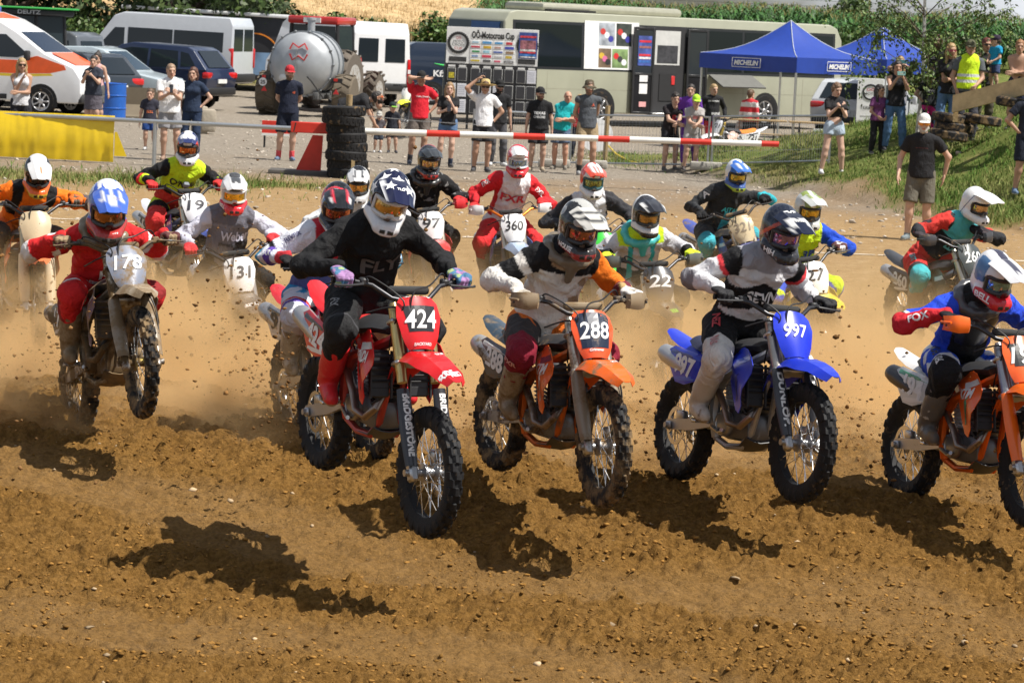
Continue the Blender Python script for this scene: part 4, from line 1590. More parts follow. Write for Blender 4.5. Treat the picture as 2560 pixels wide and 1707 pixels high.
def head_template():
 """head facing -y, origin at the head's centre, 0.235 m from chin to crown; colour weights painted by place"""
 if 'head' in _tp: return _tp['head']
 P = [prim((0, .018, .028), (0, -.012, .030), .088, .082, flat=((1, 0, 0), .86)),
   prim((0, -.028, -.02), (0, -.035, -.075), .064, .046, flat=((1, 0, 0), .92)),
   prim((0, -.060, -.088), (0, -.056, -.094), .024, .022),
   prim((-.05, -.01, -.052), (0, -.052, -.092), .028, .024), prim((.05, -.01, -.052), (0, -.052, -.092), .028, .024),
   prim((0, -.086, .012), (0, -.108, -.028), .010, .0155, k=.012),
   prim((-.012, -.096, -.032), (.012, -.096, -.032), .009, .009, k=.01),
   prim((-.035, -.082, .03), (.035, -.082, .03), .0125, .0125, k=.02),
   prim((-.02, -.090, -.058), (.02, -.090, -.058), .0075, .0075, k=.008), prim((-.016, -.088, -.068), (.016, -.088, -.068), .008, .008, k=.008),
   prim((.078, .008, .022), (.082, .014, -.022), .013, .010, flat=((1, 0, 0), .55), k=.006), prim((-.078, .008, .022), (-.082, .014, -.022), .013, .010, flat=((1, 0, 0), .55), k=.006),
   prim((0, .035, -.04), (0, .02, -.16), .056, .058)]
 v, f = skin(P, .0078, .02)
 _tp['head'] = (v, f)
 return v, f
def head_cols(v, skinc, brow, beard=None):
 x, y, z = v[:, 0], v[:, 1], v[:, 2]
 c = np.tile(np.array(skinc, float), (len(v), 1))
 front = y < -.055
 lip = front & (np.abs(x) < .026) & (z > -.074) & (z < -.052)
 c[lip] = np.array(skinc) * np.array([.85, .55, .55])
 ey = front & (np.abs(np.abs(x) - .034) < .017) & (np.abs(z - .008) < .0075)
 c[ey] = (.06, .045, .04)
 br = front & (np.abs(np.abs(x) - .036) < .024) & (np.abs(z - .031) < .0045)
 c[br] = c[br] * .4 + np.array(brow) * .6
 ck = front & (np.abs(np.abs(x) - .045) < .022) & (np.abs(z + .028) < .02)
 c[ck] = c[ck] * np.array([1.02, .9, .88])
 if beard is not None:
  b = (z < -.030) & (y < .025) & (z > -.13) & ~lip & ~((z > -.05) & (np.abs(x) < .055) & (y < -.07) & (z > -.040))
  c[b] = beard
 return c
SKIN = [(.50, .31, .225), (.44, .265, .185), (.56, .36, .27)]
def frame_from(z, x):
 """matrix with local z along z, local x as near as can be to x"""
 z = V(z).normalized()
 x = V(x) - z * V(x).dot(z)
 if x.length < 1e-5: x = z.orthogonal()
 x.normalize()
 y = z.cross(x)
 return Matrix((x, y, z)).transposed().to_4x4()
def spectator(s):
 """a bystander; local frame faces -y, x is the person's left"""
 H = s['h']
 k = H / 1.75
 wm = s.get('woman', False)
 fat = s.get('fat', 1.0)
 child = H < 1.45
 T = thing('person', s['label'], 'person', at(s['pos'], s.get('rot', 0)), 'spectators and helpers round the start')
 lean = s.get('lean', 0.)
 hipz = .92 * k if not child else .50 * H
 if s.get('sit'): hipz = .50
 Hh = V((s.get('sway', 0) * k, 0, hipz))
 tl = (.50 if not child else .48) * k
 tw = s.get('twist', 0)
 up = V((s.get('side', 0), -math.sin(lean), math.cos(lean))).normalized()
 N_ = Hh + up * tl
 rt = V((math.cos(tw), math.sin(tw), 0))
 fw = V((math.sin(tw), -math.cos(tw), 0))
 sw = (.155 if wm else .178) * k * (1 + (fat - 1) * .3)
 sh = {1: N_ + rt * sw - up * .055 * k, -1: N_ - rt * sw - up * .055 * k}
 hw = .088 * k
 hp = {1: Hh + V((hw, 0, 0)), -1: Hh - V((hw, 0, 0))}
 stance = s.get('stance', .12) * k
 ft = {1: V((stance * 1.0, s.get('fl', 0) * k, .075 * k)), -1: V((-stance, s.get('fr', .02) * k, .075 * k))}
 if s.get('sit'):
  ft = {1: V((.13, -.42, .08)), -1: V((-.13, -.38, .08))}
 AL1, AL2 = .285 * k, .255 * k
 pose = s.get('pose', 'stand')
 # hand targets relative to the chest: (x outward, y forward = -y, z from the neck)
 def tgt(sd):
  P_ = {'stand': (.27, .02, -.60), 'cross': (-.06 if sd > 0 else -.10, -.24, -.33), 'phone': (.045, -.33, -.06), 'chest': (.05, -.27, -.22), 'hip': (.17, -.03, -.46), 'back': (.05, .16, -.50),
    'leanrail': (-.05 if sd > 0 else .02, -.34, -.36), 'low': (.10, -.25, -.45), 'walk': (.30, -.10 if sd < 0 else .12, -.52), 'bend': (.12, -.35, -.52), 'hold': (.02, -.24, -.28)}
  q = P_.get(pose, P_['stand'])
  if s.get('pl') and sd > 0: q = s['pl']
  if s.get('pr') and sd < 0: q = s['pr']
  cu = -1 if (s.get('pl') and sd > 0) or (s.get('pr') and sd < 0) else 1
  return N_ + rt * (q[0] * sd * k) - fw * (q[1] * cu * k) + V((0, 0, q[2] * k))
 poles = {'hip': lambda sd: rt * sd + V((0, 0, -.1)) - fw * .3, 'back': lambda sd: rt * sd * .8 - fw * .6}
 elb, wr = {}, {}
 for sd in (1, -1):
  pf = s.get('pole' + ('l' if sd > 0 else 'r'))
  pole = V(pf) if pf else poles.get(pose, lambda sd: rt * sd * .55 - fw * .35 + V((0, 0, -1)))(sd)
  elb[sd], wr[sd] = ik(sh[sd], tgt(sd), AL1, AL2, pole)
 kn = {}
 for sd in (1, -1):
  kn[sd], a_ = ik(hp[sd], ft[sd], (hipz - .075 * k) * (.51 if not s.get('sit') else .9) + .002, (hipz - .075 * k) * (.50 if not s.get('sit') else .9) + .002, V((sd * .12, -1, 0)))
  ft[sd] = a_
 wf = .9 if wm else 1.0
 B = []
 fl = (V((0, 1, 0)) if abs(tw) < .3 else fw, .66)
 chest = N_ - up * .13 * k
 waist = Hh + up * .20 * k
 TR = dict(ch=.150 * k * wf * (1 + (fat - 1) * .6), wa=(.118 if wm else .135) * k * fat, hi=.150 * k * (1 + (fat - 1) * .5))
 tors = [(chest + up * .02 * k, waist, TR['ch'], TR['wa']), (waist, Hh, TR['wa'], TR['hi'])]
 def torso(e, i0=0, cap=False, low=0.):
  o = [prim(tors[0][0], tors[0][1], tors[0][2] + e, tors[0][3] + e, flat=fl, id=0), prim(tors[1][0], tors[1][1] - up * low, tors[1][2] + e, tors[1][3] + e + (.022 if cap else 0), flat=(fl[0], .78 if cap else .72), id=1, cap=cap)]
  o += [prim(N_ - up * .045 * k - rt * sw * .62, N_ - up * .045 * k + rt * sw * .62, .062 * k + e * .7, id=0)]
  if wm:
   o += [prim(chest - up * .03 * k + fw * .07 * k + rt * .062 * k * sd, chest - up * .035 * k + fw * .075 * k + rt * .062 * k * sd, .058 * k + e, id=0, k=.04) for sd in (1, -1)]
  if fat > 1.1:
   o += [prim(waist + fw * .05, waist + fw * .05 - up * .05, .11 * k * fat + e, flat=fl, id=0, k=.06)]
  return o
 def arm(sd, e, t1=1., t2=1., cap=False, wide=0.):
  o = []
  a, b, c = sh[sd], elb[sd], wr[sd]
  r0, r1, r2 = .052 * k * wf + e, .040 * k * wf + e, .027 * k * wf + e
  if t1 < 1 or t2 <= 0:
   b2 = a.lerp(b, t1)
   o.append(prim(a, b2, r0, r0 + (r1 - r0) * t1 + wide, id=2, cap=cap))
  else:
   o.append(prim(a, b, r0, r1, id=2))
   c2 = b.lerp(c, t2)
   o.append(prim(b, c2, r1 * 1.02, r1 + (r2 - r1) * t2, id=3, cap=cap))
  return o
 def leg(sd, e, t1=1., t2=1., cap=False, wide=0., e2=None):
  o = []
  e2 = e if e2 is None else e2
  a, b, c = hp[sd], kn[sd], ft[sd]
  r0, r1, r2, r3 = .086 * k * (1 + (fat - 1) * .5) + e, .056 * k + e2, .058 * k + e2, .038 * k + e2
  if t1 < 1 or t2 <= 0:
   o.append(prim(a, a.lerp(b, t1), r0, r0 + (r1 - r0) * t1 + wide, id=4, cap=cap))
  else:
   o.append(prim(a, b, r0, r1 + wide * .5, id=4))
   m = b.lerp(c, .3)
   o.append(prim(b, m, r1 + wide * .5, r2 + wide * .6, id=5))
   o.append(prim(m, b.lerp(c, t2), r2 + wide * .6, r3 + wide, id=5, cap=cap))
  return o
 hd = N_ + up * .16 * k + fw * .035 * k
 if s.get('headoff'): hd = hd + V(s['headoff']) * k
 B += torso(0.) + [prim(N_ - up * .03 * k, hd - up * .05 * k, .056 * k * wf, .05 * k * wf, id=6)]
 for sd in (1, -1):
  B += arm(sd, 0.) + leg(sd, 0.)
 v, f = skin(B, .0185 if H > 1.3 else .015, .03)
 sk = np.array(s.get('skin', SKIN[0]))
 cols = np.tile(sk, (len(v), 1))
 # head and hands grow out of the same skin
 hs = (1.0 if not child else 1.10) * k ** .6 * (1 if not child else .98)
 hy, hpit = s.get('hyaw', 0.), s.get('hpitch', 0.)
 HM = Matrix.Translation(hd) @ rotz(tw + hy) @ Matrix.Rotation(hpit + lean * .35, 4, 'X') @ Matrix.Scale(hs, 4)
 hv, hf = head_template()
 hc = head_cols(hv, sk, s.get('brow', s.get('hair', (.06, .04, .025))), s.get('beard'))
 allv, allf, allc = [v, place(hv, HM)], [f, hf + len(v)], [cols, hc]
 n0 = len(v) + len(hv)
 for sd in (1, -1):
  d_ = (wr[sd] - elb[sd]).normalized()
  hk = s.get('hand', 'relaxed' if pose in ('stand', 'back', 'walk', 'hip', 'cross') else 'curled')
  if s.get('handl') and sd > 0: hk = s['handl']
  if s.get('handr') and sd < 0: hk = s['handr']
  ht = hand_template(hk)
  if sd > 0: ht = mirror(ht)
  palm = rt * (-sd)
  if pose in ('phone', 'chest', 'low'): palm = rt * (-sd) - fw * .5
  X = palm * (1 if sd < 0 else -1)
  F_ = frame_from(-d_, X)
  G_ = Matrix.Translation(wr[sd]) @ F_ @ Matrix.Scale(k * (1.0 if not wm else .92), 4)
  allv.append(place(ht[0], G_)); allf.append(ht[1] + n0); allc.append(np.tile(sk, (len(ht[0]), 1)))
  n0 += len(ht[0])
 me = mesh_np('body', np.concatenate(allv), np.concatenate(allf))
 set_col(me, np.concatenate(allc))
 obj('body', me, mat('col', .55, var=.06, kind='skin', spec=.35), T)
 # clothes
 def garment(name, prims, col, amp=.006, h=.017, sc=9., paintf=None, m_=None):
  vv, ff = skin(prims, h, .025)
  vv = wrinkle(vv, ff, amp, sc, seed=float(len(s['label'])))
  if paintf is not None:
   bi, bt = nearest(vv, prims)
   me_ = mesh_np(name, vv, ff)
   set_col(me_, paintf(vv, bi, bt, col))
   return obj(name, me_, vcol(), T), me_
  me_ = mesh_np(name, vv, ff)
  return obj(name, me_, m_ or cloth(col), T), me_
 low = s.get('top_low', .07) * k
 top = s.get('top', 'tee')
 if top != 'none':
  e = .017 * k
  tp = torso(e + .004, cap=True, low=low)
  if top == 'tank' or top == 'vest':
   tp = tp[:2] + tp[3:]
   tp += [prim(N_ - up * .05 * k + rt * .075 * k * sd, N_ - up * .15 * k + rt * .085 * k * sd, .055 * k, flat=fl, id=0) for sd in (1, -1)]
  if top == 'tee':
   for sd in (1, -1): tp += arm(sd, .012 * k, .60, 0, cap=True, wide=.016 * k)
  if top == 'long':
   for sd in (1, -1): tp += arm(sd, .016 * k, 1, .98, cap=True)
  if top == 'sleeveless':
   for sd in (1, -1): tp += arm(sd, .022 * k, .14, 0, cap=True)
  if s.get('crop'):
   tp[1] = prim(tp[1]['a'], V(tp[1]['a']) - up * .04 * k, tp[1]['ra'], tp[1]['ra'], flat=fl, cap=True, id=1)
  tp.append(prim(N_ - up * .04 * k, N_ + up * .025 * k, .066 * k, .062 * k, cap=True, id=6)) if top not in ('tank',) else None
  o_, me_ = garment(s.get('topname', 'shirt'), tp, s['topc'], paintf=s.get('toppaint'))
  for tx, dx, dz, hgt, w, col in s.get('toptxt', []):
   bv = bvh_of(me_)
   lettering(tx, N_ + rt * dx * k + up * dz * k + fw * .05, rt, fw, hgt, mat(col, .7, kind='shirt_print'), o_, w=w, bvh=bv, bold=.03, eps=.006, name='shirt_print')
 if s.get('vest'):
  vp = torso(.040 * k, cap=True, low=.02)[:2] + [prim(N_ - up * .05 * k + rt * .10 * k * sd, N_ - up * .16 * k + rt * .10 * k * sd, .075 * k, flat=fl, id=0) for sd in (1, -1)]
  def vpaint(v_, bi, bt2, c):
   w = (v_ - np.array(Hh)) @ np.array(up) / (tl)
   o = np.tile(np.array(c), (len(v_), 1))
   o[(np.abs(w - .22) < .05) | (np.abs(w - .42) < .05)] = (.55, .56, .57)
   return o
  garment('safety_vest', vp, s['vest'], paintf=vpaint)
 bt_ = s.get('bottom', 'shorts')
 bc = s.get('botc', (.05, .05, .06))
 pel = [prim(Hh + up * .07 * k, Hh - up * .02 * k, TR['wa'] + .010, TR['hi'] + .010, flat=(fl[0], .72), id=1)]
 if bt_ == 'shorts':
  L_ = s.get('short_len', .82)
  for sd in (1, -1): pel += leg(sd, .016 * k, L_, 0, cap=True, wide=.026 * k * (1 if not wm else .5))
  garment('shorts', pel, bc)
 elif bt_ == 'trousers':
  for sd in (1, -1): pel += leg(sd, .012 * k, 1, .97, cap=True, wide=s.get('wide', .010) * k)
  garment('trousers', pel, bc, paintf=s.get('botpaint'))
 elif bt_ == 'skirt':
  pel.append(prim(Hh, (ft[1] + ft[-1]) / 2 * .45 + Hh * .55 + V((0, 0, .0)), TR['hi'] + .02, TR['hi'] + .045, flat=(fl[0], .8), cap=True, id=4))
  garment('skirt', pel, bc)
 # shoes and socks
 for sd in (1, -1):
  a = ft[sd]
  tip = V((sd * .035, -.17, 0)) * k
  sp = [prim(a + V((0, .03 * k, -.035 * k)), a + tip + V((0, 0, -.04 * k)), .040 * k, .036 * k, id=0), prim(a + V((0, 0, -.03 * k)), a + V((0, 0, .035 * k)), .045 * k, .043 * k, cap=True, id=0)]
  sv, sf = skin(sp, .012, .02)
  sv[:, 2] = np.maximum(sv[:, 2], a.z - .072 * k)
  me_ = mesh_np('shoe', sv, sf)
  sc_ = np.tile(np.array(s.get('shoe', (.05, .05, .055))), (len(sv), 1))
  sc_[sv[:, 2] < a.z - .052 * k] = s.get('sole', (.55, .55, .53))
  set_col(me_, sc_)
  obj('shoe', me_, vcol(.7), T)
  if s.get('sock'):
   sv, sf = skin([prim(a + V((0, 0, -.02)), a.lerp(kn[sd], s.get('sock_len', .28)), .047 * k, .05 * k, cap=True)], .012, .02)
   obj('sock', mesh_np('sock', sv, sf), cloth(s['sock']), T)
 # hair, hat, glasses
 hairc = s.get('hair', (.06, .04, .025))
 hst = s.get('hairstyle', 'short')
 HX = lambda prims, nm, m_, h=.0105, amp=.0, par=None, sc=26.: _head_piece(T, HM, prims, nm, m_, h, amp, par, sc)
 if hst != 'bald':
  hp_ = [prim((0, .026, .046), (0, -.004, .052), .092, .084, flat=((1, 0, 0), .88)), prim((0, .05, .0), (0, .045, -.045), .074, .055)]
  if hst in ('long', 'bob', 'pony', 'bun'):
   hp_ += [prim((.066, .005, .04), (.074, .012, -.03), .030, .024), prim((-.066, .005, .04), (-.074, .012, -.03), .030, .024)]
  if hst == 'long':
   hp_ += [prim((.070, .02, -.02), (.085, -.025, -.22), .034, .024), prim((-.070, .02, -.02), (-.085, -.02, -.22), .034, .024), prim((0, .06, -.02), (0, .075, -.24), .072, .055)]
  if hst == 'bob':
   hp_ += [prim((.070, .02, -.02), (.074, .01, -.11), .034, .022), prim((-.070, .02, -.02), (-.074, .01, -.11), .034, .022), prim((0, .06, -.02), (0, .055, -.11), .07, .05)]
  if hst == 'pony':
   hp_ += [prim((0, .10, .06), (0, .14, .0), .030, .034), prim((0, .14, .0), (.02, .13, -.14), .034, .014)]
  if hst == 'bun':
   hp_ += [prim((0, .05, .125), (0, .055, .14), .040, .036)]
  cut = [prim((0, -.16, -.06), (0, -.135, .010), .085, .078, flat=((1, 0, 0), .78), sub=True)] if hst != 'curly' else [prim((0, -.16, -.06), (0, -.13, .02), .085, .06, flat=((1, 0, 0), .8), sub=True)]
  HX(hp_ + cut, 'hair', mat(hairc, .5, bump=.5, bscale=70, var=.25, vscale=30, kind='hair'), amp=.006 if hst != 'curly' else .012)
 hat = s.get('hat')
 if hat in ('cap', 'capback'):
  sg = -1 if hat == 'cap' else 1
  hm = cloth(s['hatc'])
  o_ = HX([prim((0, .02, .058), (0, -.006, .062), .099, .093, flat=((1, 0, 0), .9)), prim((0, 0, -.06), (0, 0, .025), .2, .2, cap='b', sub=True)], 'cap', hm, amp=.001)
  HX([prim((-.035, sg * .10, .040), (-.03, sg * .155, .026), .05, .042, flat=((0, 0, 1), .16)), prim((.035, sg * .10, .040), (.03, sg * .155, .026), .05, .042, flat=((0, 0, 1), .16))], 'cap_brim', cloth(s.get('brimc', s['hatc'])), h=.008, par=o_)
 elif hat in ('straw', 'bucket'):
  hm = mat((.55, .40, .17), .8, bump=.6, bscale=90, kind='straw') if hat == 'straw' else cloth(s['hatc'])
  br = .20 if hat == 'straw' else .135
  mb = MB().lathe([(.0, .155), (.05, .152), (.078, .135), (.092, .06), (.094, .045), (br * .8, .036), (br, .05 if hat == 'straw' else .005), (br, .044 if hat == 'straw' else .0), (br * .8, .03), (.09, .036), (.088, .045)], 26, close=False)
  obj('hat', mb.mesh('hat', angle=60), hm, T, HM @ Matrix.Translation((0, .01, 0)) @ Matrix.Rotation(R(-6), 4, 'X'))
 if s.get('shades'):
  mb = MB()
  for sd in (1, -1):
   mb.shell([[(sd * (.006 + .062 * t), -.112 + .035 * t * t + .006, .018 - zz * (.036 - .008 * t)) for zz in np.linspace(0, 1, 4)] for t in np.linspace(0, 1, 6)], .003 * -sd)
   mb.tube([(sd * .067, -.075, .014), (sd * .086, .01, .012)], .003, 4)
  mb.box((0, -.104, .012), (.02, .006, .006))
  obj('sunglasses', mb.mesh('sunglasses'), mat(s['shades'], .1, metal=.3, var=0, kind='sunglass_lens'), T, HM)
 s['_wr'], s['_rt'], s['_fw'], s['_M'], s['_k'], s['_N'], s['_up'], s['_H'] = wr, rt, fw, T.matrix_world.copy(), k, N_, up, Hh
 if s.get('phone'):
  m1 = (wr[1] + wr[-1]) / 2 if s['phone'] == 'both' else wr[1 if s['phone'] == 'l' else -1]
  c = m1 + fw * .05 * k + V((0, 0, .075 * k))
  if s['phone'] in ('l', 'r'):
   sd = 1 if s['phone'] == 'l' else -1
   c = wr[sd] + (wr[sd] - elb[sd]).normalized() * .10 * k + fw * .015 + V((0, 0, .02))
  sz = (.15, .012, .075) if s.get('phone_land') else (.075, .012, .15)
  ph = MB().box((0, 0, 0), sz, ch=.005)
  W_ = at(s['pos'], s.get('rot', 0)) @ Matrix.Translation(c) @ rotz(tw) @ Matrix.Rotation(R(-12), 4, 'X')
  pt = obj('smartphone', ph.mesh('smartphone'), mat(s.get('phonec', (.03, .03, .035)), .25, var=0, kind='phone_case'), None, W_, label=s['phonelab'], cat='phone', group='phones held by spectators')
  MB().box((-.02 if not s.get('phone_land') else .05, -.0075, .05 if not s.get('phone_land') else .015), (.022, .006, .026), ch=.003).build('camera_lens', mat((.01, .01, .012), .15, var=0, kind='phone_lens'), pt)
 return T
def _head_piece(T, HM, prims, nm, m_, h, amp, par, sc):
 v, f = skin(prims, h, .02)
 if amp: v = wrinkle(v, f, amp, sc, 3.3)
 me = mesh_np(nm, place(v, HM), f)
 return obj(nm, me, m_, par or T)
# ---------------------------------------------------------------- riders (built in the frame of their motorbike: x forward, y left)
def helmet_shell():
 if 'helmet' in _tp: return _tp['helmet']
 P = [prim((0, .025, .035), (0, -.012, .035), .138, .132, flat=((1, 0, 0), .90)),
   prim((0, .055, -.045), (0, .03, -.02), .118, .12, flat=((1, 0, 0), .93)),
   prim((-.086, .0, -.078), (-.046, -.132, -.104), .046, .037), prim((.086, .0, -.078), (.046, -.132, -.104), .046, .037),
   prim((-.046, -.132, -.104), (.046, -.132, -.104), .036, .036), prim((-.022, -.160, -.116), (.022, -.160, -.116), .027, .027),
   prim((-.018, -.156, -.086), (.018, -.156, -.086), .018, .018, k=.015),
   prim((0, .10, .02), (0, .115, -.02), .055, .05),
   prim((-.10, -.09, .008), (.10, -.09, .008), .054, .054, sub=True), prim((-.075, -.13, .006), (.075, -.13, .006), .054, .054, sub=True),
   prim((0, .01, -.26), (0, -.01, -.06), .098, .085, sub=True),
   prim((0, .01, .01), (0, -.01, .01), .108, .105, flat=((1, 0, 0), .9), sub=True)]
 for x in (-.028, .028):
  P.append(prim((x - .012, -.195, -.110), (x + .012, -.195, -.110), .010, .010, sub=True))
 for sx in (-1, 1):
  P.append(prim((sx * .055, -.08, .172), (sx * .05, -.05, .180), .012, .010, sub=True))
  P.append(prim((sx * .135, -.06, -.085), (sx * .125, -.10, -.086), .014, .010, sub=True))
 v, f = skin(P, .0068, .018)
 g = []
 for t in np.linspace(0, 1, 9):
  row = []
  for a in np.linspace(-1, 1, 13):
   hw = .106 - .020 * t + .012 * math.sin(t * 3.14)
   y = -.030 - .270 * t - (.0 if t < .8 else (t - .8) * .15) + .05 * a * a * t
   z = .158 - .015 * t - .040 * abs(a) ** 2.4 * (1 - .25 * t) + .012 * math.sin(t * 3.1) + .006 * max(0, 1 - abs(abs(a) - .5) * 6)
   row.append((a * hw, y, z))
  g.append(row)
 pk = MB().shell(g, .005).mesh('peak')
 # screws and the side arms of the peak
 gg = []
 for t in np.linspace(0, 1, 7):
  row = []
  for a in np.linspace(-1, 1, 17):
   th = a * 1.18
   zz = .040 - .078 * t
   wob = .012 * (abs(a) < .18) * (t > .8)
   row.append((.100 * math.sin(th), -.012 - .118 * math.cos(th) - .006 * math.sin(t * 3.1), zz + wob))
  gg.append(row)
 fr = MB()
 outer = []
 for a in np.linspace(-1, 1, 21):
  th = a * 1.22
  outer.append((.104 * math.sin(th), -.012 - .122 * math.cos(th), .046))
 lower = [(x, y, -.040 + (.014 if abs(x) < .018 else 0)) for x, y, z in reversed(outer)]
 loop = outer + lower
 fr.tube(loop + [loop[0]], .0125, 6, cap=False)
 _tp['frame'] = fr.mesh('goggle_frame')
 _tp['lens'] = MB().shell(gg, .003).mesh('lens')
 _tp['peak'] = pk
 st = MB()
 ring = []
 for a in np.linspace(-2.45, 2.45, 31):
  r = 1.015
  ring.append(a)
 g2 = []
 for sd in (-1, 1):
  pass
 _tp['helmet'] = (v, f)
 return v, f
class Q:
 pass
def helmet_paint(v, spec):
 x, y, z = v[:, 0], v[:, 1], v[:, 2]
 c = np.tile(np.array(spec['base'], float), (len(v), 1))
 for col, sc, th in spec.get('camo', []):
  n = fbm(v[:, 0] * sc + 3.1, v[:, 1] * sc + 7, v[:, 2] * sc + 1.7, 2)
  c[n > th] = col
 for col, ny, nz, off, w in spec.get('flash', []):
  d = np.abs(y * ny + z * nz - off + .015 * np.sin(x * 30))
  c[d < w] = col
 if 'top' in spec:
  w = spec.get('topw', .05)
  c[(np.abs(x) < w) & (z > .02)] = spec['top']
 if 'band' in spec:
  c[(np.abs(np.abs(x) - spec['band'][1]) < spec['band'][2]) & (z > .0)] = spec['band'][0]
 if 'chin' in spec:
  c[(z < -.040 - .25 * (y + .05)) & (y < .01)] = spec['chin']
 if 'chin2' in spec:
  c[(z < -.095) & (y < .02)] = spec['chin2']
 vent = (y < -.158) & (np.abs(z + .110) < .012) & (np.abs(np.abs(x) - .026) < .019)
 c[vent] = (.015, .015, .015)
 edge = (np.abs(y + .0) < .0)
 return c
def make_helmet(T, HM, r):
 hv, hf = helmet_shell()
 sp = r['helmet']
 me = mesh_np('helmet', hv, hf)
 set_col(me, helmet_paint(hv, sp))
 hm = obj('helmet', me, vcol(.25, 0., mud=r.get('hmud', 0.), coat=.6), T, HM)
 bv = None
 pk = obj('peak', _tp['peak'].copy(), vcol(.3, 0., mud=r.get('hmud', 0.), coat=.4), hm)
 pv = np.array([q.co[:] for q in _tp['peak'].vertices])
 pc = np.tile(np.array(sp.get('peak', sp['base']), float), (len(pv), 1))
 for col, x0, x1, t0, t1 in sp.get('peakmarks', []):
  t = -(pv[:, 1] + .03) / .225
  pc[(np.abs(pv[:, 0]) >= x0) & (np.abs(pv[:, 0]) <= x1) & (t >= t0) & (t <= t1)] = col
 set_col(pk.data, pc)
 for tx, where, hgt, w, col in sp.get('txt', []):
  if where == 'peak':
   lettering(tx, (0, -.19, .2), (1, 0, 0), (0, -.25, 1), hgt, mat(col, .5, kind='helmet_print'), pk, w=w, bvh=bvh_of(_tp['peak']), bold=.04, eps=.003, name='helmet_lettering')
  elif where == 'front':
   lettering(tx, (0, -.06, .15), (1, 0, 0), (0, -.5, .8), hgt, mat(col, .5, kind='helmet_print'), hm, w=w, bvh=bvh_of(me), bold=.04, eps=.003, name='helmet_lettering')
  elif where in ('chinr', 'chinl'):
   sd = -1 if where == 'chinr' else 1
   lettering(tx, (sd * .115, -.075, -.085), (.45 if sd > 0 else .45, .9 if sd > 0 else -.9, .0), (sd * .9, -.42, 0), hgt, mat(col, .5, kind='helmet_print'), hm, w=w, bvh=bvh_of(me), bold=.04, eps=.003, name='helmet_lettering')
 for (cx, cy, cz, rad, col) in sp.get('stars', []):
  d = V((cx, cy, cz)).normalized()
  U_ = d.orthogonal().normalized()
  U_ = (V((1, 0, 0)) - d * d.x).normalized()
  W_ = d.cross(U_)
  pts = [V((0, 0, 0))]
  rows = [(0, 0)]
  for k in range(10):
   a = math.pi / 2 + k * math.pi / 5
   q = rad if k % 2 == 0 else rad * .42
   rows.append((q * math.cos(a), q * math.sin(a)))
  vv = np.array([(a * 1., b, 0) for a, b in rows])
  mid = np.array([(a * .5, b * .5, 0) for a, b in rows[1:]])
  vv = np.concatenate([vv, mid])
  fs = []
  for k in range(10):
   k2 = (k + 1) % 10
   fs += [(0, 11 + k, 11 + k2), (11 + k, 1 + k, 1 + k2, 11 + k2)]
  tgt = bvh_of(_tp['peak']) if cy < -.5 and cz > .55 and cz < .8 else bvh_of(me)
  p = decal_verts(vv, d * .16, U_, W_, d, tgt, .003, .3)
  m2 = bpy.data.meshes.new('star')
  m2.from_pydata(p, [], fs)
  obj('star', m2, mat(col, .4, kind='helmet_print'), hm)
 g = obj('goggles', _tp['frame'], mat(r.get('gogframe', (.03, .03, .03)), .4, kind='goggle_frame'), T, HM)
 obj('lens', _tp['lens'], lens(r.get('lens', (.6, .35, .12))), g)
